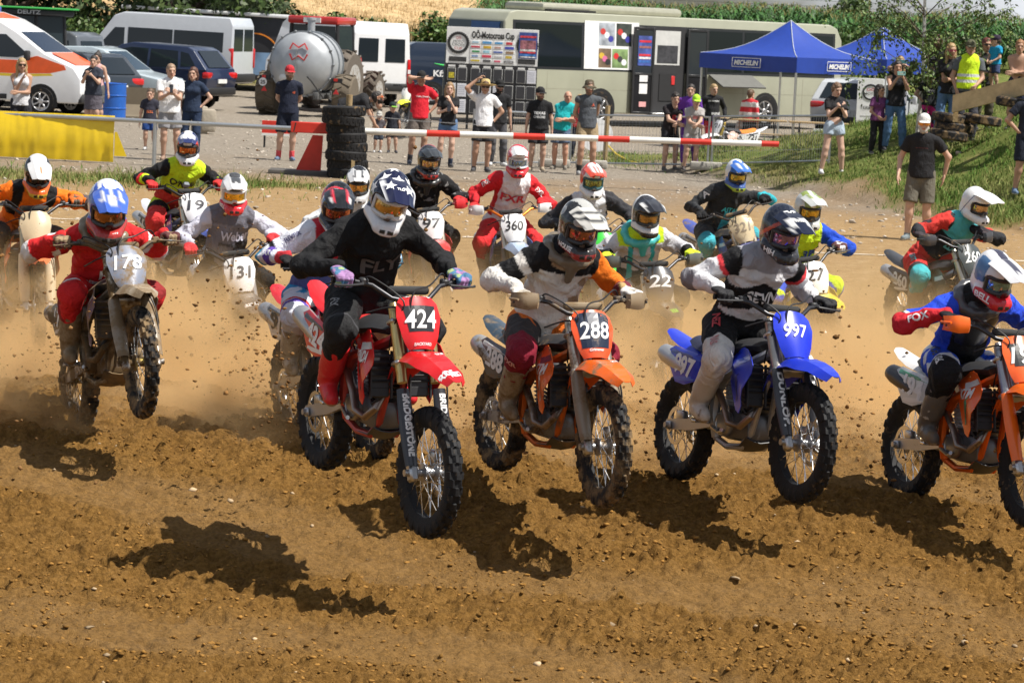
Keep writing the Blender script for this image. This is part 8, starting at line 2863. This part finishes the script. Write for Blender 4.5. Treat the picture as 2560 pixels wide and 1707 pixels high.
 dict(bike=dict(auto=1, Fx=1192, Rx=1140, plate=(1181, 521), main=(.64, .65, .68), platecol=(.74, .74, .74), num='360', numcol=K_, fender=(.30, .40, .55), shroud=(.1, .2, .5), bar=(.7, .18, .02), hand=(.7, .7, .7), mud=.1, bike_label='white motocross bike numbered 360 with blue front fender in the middle'),
  rider=dict(label='rider in white vest with red sleeves and red helmet on bike 360', head=(1189, 371), yaw=4, pitch=-10, dh=.4, helmet=dict(base=(.72, .72, .73), flash=[((.58, .02, .03), .8, .6, .11, .03)], band=((.58, .02, .03), .10, .022), chin=(.58, .02, .03), peak=(.73, .73, .73), peakmarks=[((.58, .02, .03), .09, .14, 0, 1), (K_, .0, .018, .3, .4)]), lens=(.25, .35, .5), gogframe=(.6, .6, .6),
     jersey=((.58, .018, .025), (lambda q: ~q.arm & (np.abs(q.u) < .72), (.72, .70, .72))), chest=[('FXR', 0, .66, .09, .26, (.55, .03, .05))], sleeve=[('FXR', -1, .3, .05, .10, W_), ('FXR', 1, .3, .05, .10, W_)], pants=((.58, .02, .025), (lambda q: q.leg & (np.abs(q.t - .1) < .12), W_)), glove=(.58, .03, .03), boot=((.5, .45, .4), (.2, .1, .1), (.5, .1, .1)))),
 dict(bike=dict(auto=1, Fx=1402, Rx=1345, plate=(1385, 565), main=(.05, .55, .06), platecol=(.05, .55, .06), mud=.15, bike_label='bright green motocross bike behind the muddy white jersey'),
  rider=dict(label='rider with orange and white helmet and black sleeves on the green bike', head=(1360, 416), yaw=10, pitch=-12, dh=.4, helmet=dict(base=(.72, .72, .72), camo=[((.70, .06, .03), 10, .1)], chin=(.70, .70, .70), peak=(.70, .07, .03), peakmarks=[(W_, .03, .06, .1, .9), (W_, .0, .01, 0, 1)]), lens=(.25, .3, .12), gogframe=(.03, .1, .12), jersey=((.03, .03, .035), (lambda q: ~q.arm & (np.abs(q.u) < .75), (.62, .64, .68))), chest=[('MOTO', 0, .6, .05, .2, (.3, .3, .35))], pants=((.5, .5, .5),), glove=K_)),
 dict(bike=dict(auto=1, Fx=1532, Rx=1432, plate=(1516, 652), main=(.022, .026, .03), platecol=(.025, .03, .04), num='22', numcol=W_, mud=.12, hand=(.10, .11, .10), fender_txt=[('III', .96, .01, .06, .06, (.2, .6, .05))], bike_label='black motocross bike numbered 22 with green marks on its front fender'),
  rider=dict(label='rider in pale grey jersey with neon gloves and black helmet on bike 22', head=(1484, 496), yaw=16, pitch=-14, dh=.4, helmet=dict(base=(.03, .03, .035), flash=[(W_, .9, .1, .05, .018)], chin=(.62, .62, .62), chin2=K_, peak=(.025, .025, .03), peakmarks=[(W_, .085, .14, .2, 1)]), lens=(.3, .2, .08), brace=(.06, .45, .45), jersey=((.50, .50, .53), (lambda q: ~q.arm & (q.w < .45), (.03, .05, .055)), (lambda q: ~q.arm & (np.abs(q.u) > .35) & (np.abs(q.u) < .55), TEAL), (lambda q: q.arm & (q.s > 1.6), K_), (lambda q: ~q.arm & (q.w > .93), NEON)), pants=((.55, .55, .55), (lambda q: q.leg & (q.t > .6), K_)), glove=(.62, .78, .03))),
 dict(bike=dict(auto=1, Fx=1748, Rx=1612, plate=(1714, 520), main=(.05, .08, .35), platecol=(.55, .45, .28), num='321', numcol=(.25, .2, .14), sidecol=(.66, .66, .64), sidenum=(.2, .2, .2), mud=.45, steer=-16, bike_label='blue motocross bike with muddy plate and white side number 321'),
  rider=dict(label='rider in black and turquoise kit with blue white helmet on bike 321', head=(1691, 403), yaw=14, pitch=-14, dh=.45, helmet=dict(base=(.03, .14, .52), camo=[((.70, .72, .74), 11, .2)], chin=(.05, .10, .3), chin2=(.35, .5, .05), peak=(.05, .16, .55), peakmarks=[(W_, .03, .06, .2, .9)]), lens=(.5, .42, .1), jersey=((.025, .027, .03), (lambda q: ~q.arm & (q.w < .55) & (q.u > -.1), (.03, .30, .38)), (lambda q: q.arm & q.L & (q.s > .85), (.03, .35, .42))), chest=[('ASTARS', .05, .62, .06, .24, (.05, .5, .55))], sleeve=[('A', -1, .3, .07, .08, W_)], pants=((.04, .04, .042), (lambda q: q.leg & (q.t > .75), (.05, .35, .42))), glove=K_)),
 dict(bike=dict(auto=1, Fx=1908, Rx=1808, plate=(1868, 632), main=(.78, .62, .02), platecol=(.70, .70, .70), num='27', numcol=K_, fender=(.80, .66, .02), fork=(.7, .45, .05), mud=.12, steer=6, bike_label='yellow motocross bike half hidden behind the rider in white and black'),
  rider=dict(label='rider in neon and blue jersey with pale grey helmet on the yellow bike', head=(1856, 484), yaw=14, pitch=-12, dh=.4, helmet=dict(base=(.58, .60, .58), band=((.25, .32, .08), .05, .03), chin=(.5, .52, .5), peak=(.62, .64, .62), peakmarks=[((.25, .32, .06), .03, .07, 0, .6)]), lens=(.5, .35, .06), jersey=((.01, .06, .45), (lambda q: ~q.arm & (np.abs(q.u) < .8), NEON)), chest=[('3BR', .1, .62, .09, .2, (.01, .05, .35))], pants=((.01, .06, .45), (lambda q: q.leg & (q.n > 0), NEON)), glove=(.1, .04, .04), glove2=(.6, .6, .6))),
 dict(bike=dict(auto=1, lift=.10, lean=7, Fx=2262, Rx=2078, plate=(2226, 592), main=(.028, .03, .034), platecol=(.05, .06, .06), num='260', numcol=(.72, .74, .74), sidecol=(.03, .032, .036), mud=.25, hand=(.05, .05, .055), steer=10, bike_label='black motocross bike with side number 260 turning right in the dust'),
  rider=dict(label='rider in turquoise black and red kit with white helmet on bike 260', head=(2241, 472), yaw=34, pitch=-16, dh=.5, helmet=dict(base=(.74, .74, .74), chin=(.70, .70, .70), peak=(.75, .75, .75), flash=[((.1, .1, .2), .8, .5, .02, .004)]), lens=(.45, .32, .2), gogframe=K_, jersey=((.02, .022, .026), (lambda q: ~q.arm & (q.w > .68), (.08, .42, .46)), (lambda q: q.arm & (q.s < .95) & (q.n > .0), (.58, .04, .03)), (lambda q: ~q.arm & (q.w < .18), (.5, .04, .03))), chest=[('LEATT', .05, .55, .085, .26, (.10, .45, .48))], pants=((.60, .03, .025), (lambda q: q.leg & (q.t > .65), (.03, .03, .035)), (lambda q: q.leg & (q.t > .85), (.05, .38, .42))), legtxt=[('LEATT', -1, .4, .05, .16, (.1, .5, .5))], glove=(.04, .03, .035), cuff=(.5, .03, .03))),
]
def build_riders():
 for e in FIELD:
  d = e['bike']
  make_bike(d)
  make_rider(e['rider'], d)
 # bikes standing in the paddock
 d = dict(F=(1777 / 1.08844, 392 / 1.08844), Rr=(1896 / 1.08844, 388 / 1.08844), lean=4, plate=(0, 0), d=62.0, main=(.70, .70, .72), platecol=(.70, .70, .72), sidecol=(.66, .66, .66), num='721', numcol=K_, seat=(.75, .2, .02), shroud=(.72, .5, .42), rim=(.03, .06, .35), fork=(.6, .42, .08), mud=.1,
    bike_label='parked white and orange motocross bike behind the wire fence')
 t = make_bike(d); t['group'] = 'motocross bikes parked in the paddock'
 d = dict(F=(1008 / 1.08844, 303 / 1.08844), Rr=(1062 / 1.08844, 300 / 1.08844), lean=2, plate=(0, 0), d=68.0, main=(.6, .6, .62), platecol=W_, fender=(.70, .72, .02), mud=.2, bike_label='parked white bike with neon yellow fender behind the man in red')
 t = make_bike(d); t['group'] = 'motocross bikes parked in the paddock'
# ---------------------------------------------------------------- spectators and helpers
BLOND, BROWN, DARK, GINGER = (.36, .24, .11), (.10, .055, .028), (.025, .018, .014), (.28, .13, .05)
TAN = (.42, .245, .165)
def build_spectators():
 def put(x, foot, head, d=None, h=None, **s):
  if foot is not None:
   p, d = ground(x, foot)
   hh = (foot - head) * d / FPX * 1.01
  else:
   q = px(x, head, d)
   p = V((q.x, q.y, float(Z(q.x, q.y))))
   hh = q.z - p.z
   if h:
    p.z = q.z - h
  s['h'] = h or min(hh, 1.95)
  s['pos'] = p
  s.setdefault('rot', random.uniform(-.3, .3))
  s.setdefault('hyaw', random.uniform(-.3, .3))
  s.setdefault('sway', random.uniform(-.05, .05))
  if PRINT_H: print('SPECT %-60s h=%.2f d=%.1f z=%.2f' % (s['label'], hh, d, p.z))
  spectator(s)
 navy = (.014, .022, .05)
 # left side
 put(60, None, 140, 54.5, label='blonde woman in grey top resting her chin on one hand beside the ambulance', woman=True, top='tank', topc=(.5, .5, .52), botc=(.02, .02, .025), short_len=.55, hairstyle='long', hair=BLOND, skin=TAN, shades=(.02, .02, .02), pose='cross', pr=(-.02, .20, -.08), rot=.15)
 put(237, None, 135, 63, label='woman in dark dress photographing with a compact camera beside the blue barrel', woman=True, topc=(.03, .035, .05), bottom='skirt', botc=(.10, .09, .11), hairstyle='short', hair=DARK, pose='phone', fat=1.15, phone='both', phone_land=True, phonelab='dark compact camera held by the woman in the dark dress', pl=(.06, .30, -.12), pr=(.06, .30, -.12))
 put(246, None, 127, 66, label='dark haired person standing hidden behind the woman in the dark dress', woman=True, top='tank', topc=(.5, .3, .3), hairstyle='bun', hair=DARK, botc=(.1, .1, .1))
 put(374, 376, 217, label='boy in black and orange shirt with blue shorts by the rail', topc=(.03, .03, .045), toptxt=[('BULL', 0, -.3, .05, .12, (.6, .15, .05))], botc=(.02, .06, .22), hair=BROWN, shoe=(.5, .5, .5), skin=SKIN[0])
 put(425, 402, 158, label='man in white shirt and grey shorts looking at his phone by the rail', topc=(.74, .74, .75), botc=(.28, .28, .30), hair=(.30, .2, .13), pose='chest', fat=1.12, phone='both', phonelab='phone held by the man in white shirt', skin=SKIN[0], pl=(.0, .30, -.20), pr=(.03, .30, -.22), shoe=(.3, .2, .15), rot=.2)
 put(475, 392, 166, label='woman in navy shirt and trousers with one hand on her hip', woman=True, topc=(.018, .03, .06), bottom='trousers', botc=(.02, .035, .075), hairstyle='bob', hair=(.09, .035, .02), pose='hip', pr=(.22, .05, -.58), fat=1.1)
 put(712, 402, 163, label='young man in navy shirt and shorts with red cap and hands behind his back', topc=(.014, .018, .035), toptxt=[('HD', .09, -.18, .04, .05, (.6, .1, .03))], botc=(.012, .016, .03), hat='cap', hatc=(.45, .03, .04), beard=(.12, .08, .05), hair=BROWN, pose='back', sock=(.65, .08, .09), shoe=(.12, .17, .26), skin=SKIN[0], short_len=.95)
 put(856, 385, 262, h=1.78, label='man in black shirt bending down beside the tyre stack', topc=(.02, .02, .022), lean=1.25, rot=1.45, pose='bend', pl=(.05, .15, -.50), pr=(.05, .20, -.55), hpitch=-.75, hair=DARK, beard=DARK, shades=(.65, .12, .02), botc=(.05, .10, .2), bottom='trousers', skin=TAN)
 put(943, 382, 278, label='toddler in grey shirt with pale cap next to a boy in black', topc=(.09, .08, .09), botc=(.04, .05, .07), hat='cap', hatc=(.40, .39, .36), shoe=(.6, .6, .6))
 put(980, 383, 254, label='small boy in dark shirt with green edged cap beside the toddler', topc=(.02, .022, .03), botc=(.03, .03, .045), hat='cap', hatc=(.02, .03, .03), brimc=(.2, .45, .06), shoe=(.05, .05, .06))
 put(1040, 412, 177, label='man in bright red shirt shading his eyes with one hand', topc=(.62, .02, .035), toptxt=[('Vielle_Demel', .02, -.16, .03, .25, W_)], botc=(.15, .125, .11), pr=(-.02, .15, .17), handr='relaxed', polr=None, poler=(-1, -.2, .3), pl=(.20, -.02, -.44), pose='hip', hair=DARK, hat='cap', hatc=(.02, .02, .02), shoe=(.10, .11, .14), sock=(.05, .05, .06), skin=TAN)
 put(1110, 418, 204, label='girl with long hair in black shirt and denim shorts holding a phone', woman=True, topc=(.02, .02, .022), botc=(.10, .17, .30), short_len=.45, hairstyle='long', hair=(.26, .16, .075), pose='chest', pl=(.02, .22, -.08), pr=(.06, .26, -.26), phone='r', phonelab='dark phone held by the long haired girl in black', sock=(.03, .04, .07), skin=SKIN[2])
 put(1200, 430, 198, label='man with straw hat in white shirt raising a phone overhead', topc=(.74, .74, .76), botc=(.03, .03, .035), hat='straw', shades=(.02, .02, .02), pr=(.16, .12, .30), handr='curled', poler=(-1, -.3, -.2), pl=(.18, -.02, -.48), phone='r', phone_land=True, phonelab='dark phone raised high by the man with the straw hat', hair=BROWN, shoe=(.06, .06, .065), skin=TAN, rot=.1, pose='hip')
 put(1241, 415, 199, label='bearded man in black with black cap behind the straw hat man', topc=(.018, .018, .02), bottom='trousers', botc=(.09, .09, .10), hat='cap', hatc=(.02, .02, .02), shades=(.02, .02, .02), beard=DARK, hair=DARK, shoe=(.66, .66, .66), sole=(.7, .7, .7))
 put(1340, 428, 218, label='heavy man in black printed shirt with dark cap behind the fence', topc=(.015, .015, .017), toptxt=[('TEXAS', 0, -.22, .05, .22, (.6, .6, .6)), ('CHROME', 0, -.30, .045, .22, (.55, .55, .55))], botc=(.03, .03, .035), hat='cap', hatc=(.02, .02, .022), beard=(.1, .06, .04), hair=BROWN, fat=1.15, shoe=(.35, .28, .2), hyaw=.4)
 put(1398, 424, 224, label='bald man in turquoise polo shirt leaning with folded arms', topc=(.02, .42, .44), botc=(.10, .14, .22), hairstyle='bald', fat=1.18, pose='cross', side=.18, skin=(.52, .28, .19), hyaw=.3, brow=(.35, .25, .18), shoe=(.2, .18, .15))
 put(1448, None, 229, 62.5, label='blond person hidden behind the man in the sleeveless grey shirt', topc=(.5, .05, .05), bottom='trousers', botc=(.03, .035, .06), hair=BLOND, hairstyle='bob')
 put(1463, 438, 200, label='man in sleeveless grey shirt with olive hat and hands behind his back', top='sleeveless', topc=(.075, .083, .095), toptxt=[('A', .07, -.14, .06, .06, (.65, .12, .06)), ('IRON WORKS', .07, -.20, .02, .11, (.5, .5, .5))], botc=(.33, .25, .15), hat='bucket', hatc=(.09, .075, .05), shades=(.5, .48, .45), pose='back', skin=TAN, beard=(.2, .12, .08), hair=BROWN, sock=(.03, .03, .03), short_len=.55, shoe=(.3, .3, .3))
 put(1673, 428, 226, label='teenager in black and red shirt leaning forward on the fence', topc=(.022, .018, .02), toptxt=[('KTM', .02, -.25, .09, .1, (.5, .03, .04))], botc=(.025, .025, .03), hairstyle='curly', hair=DARK, pose='leanrail', lean=.30, shoe=(.1, .1, .1), rot=.35)
 put(1722, 417, 209, label='man in purple jersey standing behind the lime cap boy', top='long', topc=(.14, .04, .32), bottom='trousers', botc=(.14, .05, .30), hair=DARK, shoe=(.5, .4, .25), hyaw=-.2)
 put(1722, 428, 235, label='boy in grey shirt with lime green cap folding his arms on the fence', topc=(.36, .34, .33), botc=(.45, .43, .42), hat='cap', hatc=(.42, .72, .05), pose='leanrail', lean=.22, hair=BROWN, shoe=(.08, .07, .07), toptxt=[('GASGAS', .0, -.2, .06, .1, (.6, .1, .1))])
 put(1788, None, 207, 64.5, label='blond rider in black jersey and red trousers standing by the parked bike', top='long', topc=(.018, .018, .02), toptxt=[('DIE MONKEY', 0, -.10, .035, .26, (.6, .6, .6)), ('sund', .05, -.38, .07, .2, (.6, .6, .6))], bottom='trousers', botc=(.45, .02, .03), hair=BLOND, pl=(.30, .05, -.45), pr=(.28, -.02, -.50), shoe=(.04, .04, .04))
 put(1873, None, 221, 68.5, label='man in red and white jersey turned away under the blue tent', top='long', topc=(.58, .56, .56), toppaint=lambda v, bi, bt, c: np.where((np.abs(np.sin(v[:, 2] * 14)) > .72)[:, None], np.array([[.5, .03, .04]]), np.array([c])), botc=(.05, .05, .06), bottom='trousers', hair=BROWN, rot=2.6, hyaw=-.2)
 put(1861, None, 254, 69.3, h=1.35, label='blond woman sitting at the table under the tent', woman=True, top='tee', topc=(.45, .36, .3), hairstyle='long', hair=BLOND, sit=True, bottom='trousers', botc=(.05, .06, .1), pose='hold')
 # right side
 put(2078, 437, 205, label='girl in black crop top and pale denim shorts looking at her phone', woman=True, topc=(.02, .02, .022), crop=True, botc=(.38, .46, .55), short_len=.42, hairstyle='pony', hair=(.16, .09, .05), pose='chest', phone='both', phonelab='dark phone held by the girl in the crop top', stance=.20, hpitch=.25, skin=SKIN[2], shoe=(.6, .6, .6), pl=(.03, .26, -.16), pr=(.03, .26, -.14))
 put(2189, 386, 206, label='girl in purple shirt and black leggings next to the woman in jeans', woman=True, topc=(.16, .05, .15), bottom='trousers', botc=(.018, .018, .02), hairstyle='long', hair=DARK, hyaw=.5, pose='low', skin=TAN)
 put(2233, 378, 150, label='woman in black tank top and blue jeans filming with a green phone', woman=True, top='tank', topc=(.016, .016, .018), bottom='trousers', botc=(.07, .14, .26), hairstyle='pony', hair=DARK, pose='phone', pl=(.05, .30, -.02), pr=(.05, .30, -.02), phone='both', phone_land=True, phonec=(.16, .30, .27), phonelab='green phone held sideways by the woman in jeans', stance=.17, skin=TAN)
 put(2246, None, 136, 55.5, label='woman holding a phone up behind the woman in jeans', woman=True, topc=(.02, .02, .022), hairstyle='long', hair=BLOND, pl=(.02, .26, .10), pr=(.02, .26, .10), phone='both', phone_land=True, phonec=(.05, .14, .15), phonelab='dark green phone held by the woman behind', hand='curled', polel=(1, 0, -.2), poler=(-1, 0, -.2), botc=(.3, .3, .35))
 put(2322, 346, 170, label='kid in black shirt and pink patterned trousers with dark cap', topc=(.02, .022, .025), toptxt=[('FOX', 0, -.2, .06, .16, (.3, .3, .32))], bottom='trousers', botc=(.6, .03, .22), botpaint=lambda v, bi, bt, c: np.where((np.sin(v[:, 2] * 22 + v[:, 0] * 15) > .2)[:, None], np.array([[.03, .03, .05]]), np.array([c])), wide=.03, hat='cap', hatc=(.02, .02, .03), shades=(.05, .35, .10), pose='hip')
 put(2346, None, 81, 54.8, label='bearded man in black and white jersey behind the blonde woman', top='long', topc=(.03, .03, .035), toptxt=[('FOX', -.10, -.12, .05, .12, W_)], bottom='trousers', botc=(.1, .1, .12), hair=BROWN, beard=(.10, .05, .03), pose='cross', hyaw=-.1)
 put(2372, None, 102, 53.4, label='blonde woman in black shirt with folded arms beside the yellow vest', woman=True, topc=(.02, .02, .022), bottom='trousers', botc=(.10, .18, .32), hairstyle='long', hair=BLOND, shades=(.3, .05, .08), pose='cross', skin=TAN)
 vest = (.58, .80, .02)
 put(2426, None, 96, 52.9, label='man in yellow high visibility vest with olive cap behind the plank', top='tee', topc=(.10, .11, .12), bottom='trousers', botc=(.05, .05, .06), hat='cap', hatc=(.10, .10, .06), hair=BROWN, pose='low', pr=(.2, .05, -.55), fat=1.1, skin=TAN, vest=vest)
 put(2466, None, 90, 53.6, label='woman in black top with sunglasses carrying a child', woman=True, top='tank', topc=(.02, .02, .022), bottom='trousers', botc=(.08, .07, .05), hairstyle='short', hair=(.15, .04, .03), shades=(.03, .03, .03), pose='hold', skin=TAN, pl=(.05, .25, -.30), pr=(.02, .25, -.36))
 put(2494, None, 85, 53.3, h=1.02, label='small child in blue shirt with dark cap carried by the woman', topc=(.02, .30, .55), botc=(.05, .07, .15), hat='cap', hatc=(.03, .02, .04), pose='low', hyaw=-.8, rot=-.9)
 put(2552, None, 95, 52.2, label='shirtless young man sitting behind the plank at the right edge', top='none', hair=GINGER, botc=(.02, .025, .05), pose='cross', skin=TAN, rot=-.3)
 put(2290, 601, 283, label='man in black shirt and grey cargo shorts walking on the track with white cap', topc=(.016, .016, .018), toptxt=[('———', .0, -.16, .01, .17, (.5, .1, .08))], botc=(.13, .12, .095), hat='cap', hatc=(.62, .62, .60), shades=(.70, .25, .02), beard=(.4, .38, .35), hair=(.3, .28, .26), pose='walk', fl=.05, fr=-.06, shoe=(.16, .20, .22), sole=(.5, .5, .5), short_len=.95, skin=SKIN[0], hyaw=.15, fat=1.06)
 put(2556, 487, 206, label='man in navy shirt and dark shorts standing at the right edge of the bank', topc=(.018, .022, .035), botc=(.014, .018, .03), pose='hip', hair=BROWN, shoe=(.12, .18, .28), short_len=.95, skin=TAN)
# ---------------------------------------------------------------- dust thrown up behind the front row
def build_dust():
 m = bpy.data.materials.new('dust_air')
 m.use_nodes = True
 n, l = m.node_tree.nodes, m.node_tree.links
 n.clear()
 out = n.new('ShaderNodeOutputMaterial')
 pv = n.new('ShaderNodeVolumePrincipled')
 pv.inputs['Color'].default_value = (.94, .68, .36, 1)
 pv.inputs['Anisotropy'].default_value = .25
 l.new(pv.outputs[0], out.inputs['Volume'])
 geo = n.new('ShaderNodeNewGeometry')
 sp = n.new('ShaderNodeSeparateXYZ')
 l.new(geo.outputs['Position'], sp.inputs[0])
 ns = n.new('ShaderNodeTexNoise')
 ns.inputs['Scale'].default_value = 1.15
 ns.inputs['Detail'].default_value = 5
 ns.inputs['Roughness'].default_value = .6
 l.new(geo.outputs['Position'], ns.inputs['Vector'])
 def math_(op, a, b=None, clamp=False):
  x = n.new('ShaderNodeMath')
  x.operation = op
  x.use_clamp = clamp
  for i, q in enumerate((a, b)):
   if q is None: continue
   if isinstance(q, (int, float)): x.inputs[i].default_value = q
   else: l.new(q, x.inputs[i])
  return x.outputs[0]
 def rng_(src, a, b, c, d):
  x = n.new('ShaderNodeMapRange')
  x.interpolation_type = 'SMOOTHSTEP'
  for k, q in zip(('From Min', 'From Max', 'To Min', 'To Max'), (a, b, c, d)): x.inputs[k].default_value = q
  l.new(src, x.inputs['Value'])
  return x.outputs[0]
 z = sp.outputs['Z']
 y = sp.outputs['Y']
 puff = rng_(ns.outputs['Fac'], .45, .60, .0, 1.)
 # thick near the ground, thin higher up; starts behind the first row of wheels
 top = math_('MULTIPLY_ADD', puff, .46)
 n_ = top.node
 n_.inputs[2].default_value = .13
 hz = math_('DIVIDE', z, top)
 fall = math_('POWER', 2.718, math_('MULTIPLY', math_('MAXIMUM', math_('ADD', hz, .15), 0.), -1.9))
 ys = rng_(y, 18.6, 20.6, 0., 1.)
 ye = rng_(y, 21.8, 27.5, 1., .05)
 dens = math_('MULTIPLY', math_('MULTIPLY', fall, math_('ADD', math_('MULTIPLY', puff, 1.25), .10)), math_('MULTIPLY', ys, ye))
 tz = rng_(z, .55, 1.05, 1., 0.)
 dens = math_('MULTIPLY', math_('MULTIPLY', dens, tz), DUST)
 l.new(dens, pv.inputs['Density'])
 mb = MB().box((0, 26.0, .36), (15.0, 15.6, 1.56))
 obj('dust_cloud', mb.mesh('dust_cloud', smooth=False), m, kind='stuff')
 # dirt in the air
 N = 2400
 x, y = frame_pts(N, 17.2, 27, wide=1.05, power=1.3)
 zz = -.1 + 1.25 * rng.random(N) ** 1.7
 k = fbm(x * .9, y * .4, zz * .7 + 4., 3) > .0
 x, y, zz = x[k], y[k], zz[k]
 s = .0035 + .016 * rng.random(len(x)) ** 4.5
 c = np.array([.16, .085, .033]) * rng.uniform(.5, 1.5, (len(x), 1))
 scatter_mesh('flying_dirt', np.stack([x, y, zz], -1), s, mat('col', .95, var=.1, kind='flying_soil', spec=.1), c, flat=1.)
def build_roost():
 """soil flung back by the driven wheels of the nearest bikes"""
 P, S_ = [], []
 for e in FIELD[:6]:
  M_ = e['bike']['_M']
  o = M_ @ V((-.80, 0, .02))
  bk = (M_.to_3x3() @ V((-1, 0, 0))).normalized()
  n = 380
  v = rng.uniform(2.5, 8.5, n)
  el = rng.normal(.55, .22, n)
  az = rng.normal(0, .13, n)
  t = rng.random(n) ** .8 * .42
  hx, hy = bk.x * np.cos(az) - bk.y * np.sin(az), bk.x * np.sin(az) + bk.y * np.cos(az)
  d = v * t
  x, y, z = o.x + hx * d * np.cos(el), o.y + hy * d * np.cos(el), o.z + d * np.sin(el) - 4.9 * t * t + .05
  k = z > Z(x, y)
  P.append(np.stack([x, y, z], -1)[k])
  S_.append((.003 + .014 * rng.random(n) ** 3.5)[k])
 P, S_ = np.concatenate(P), np.concatenate(S_)
 c = np.array([.17, .088, .03]) * rng.uniform(.5, 1.5, (len(P), 1))
 scatter_mesh('roost_of_soil', P, S_, mat('col', .95, var=.1, kind='flying_soil', spec=.1), c, flat=1.)
DUST = 9.5
PRINT_H = False
build_ground()
build_fields()
build_trees()
build_vehicles()
build_venue()
build_riders()
build_spectators()
build_grass()
build_soil_bits()
build_dust()
build_roost()
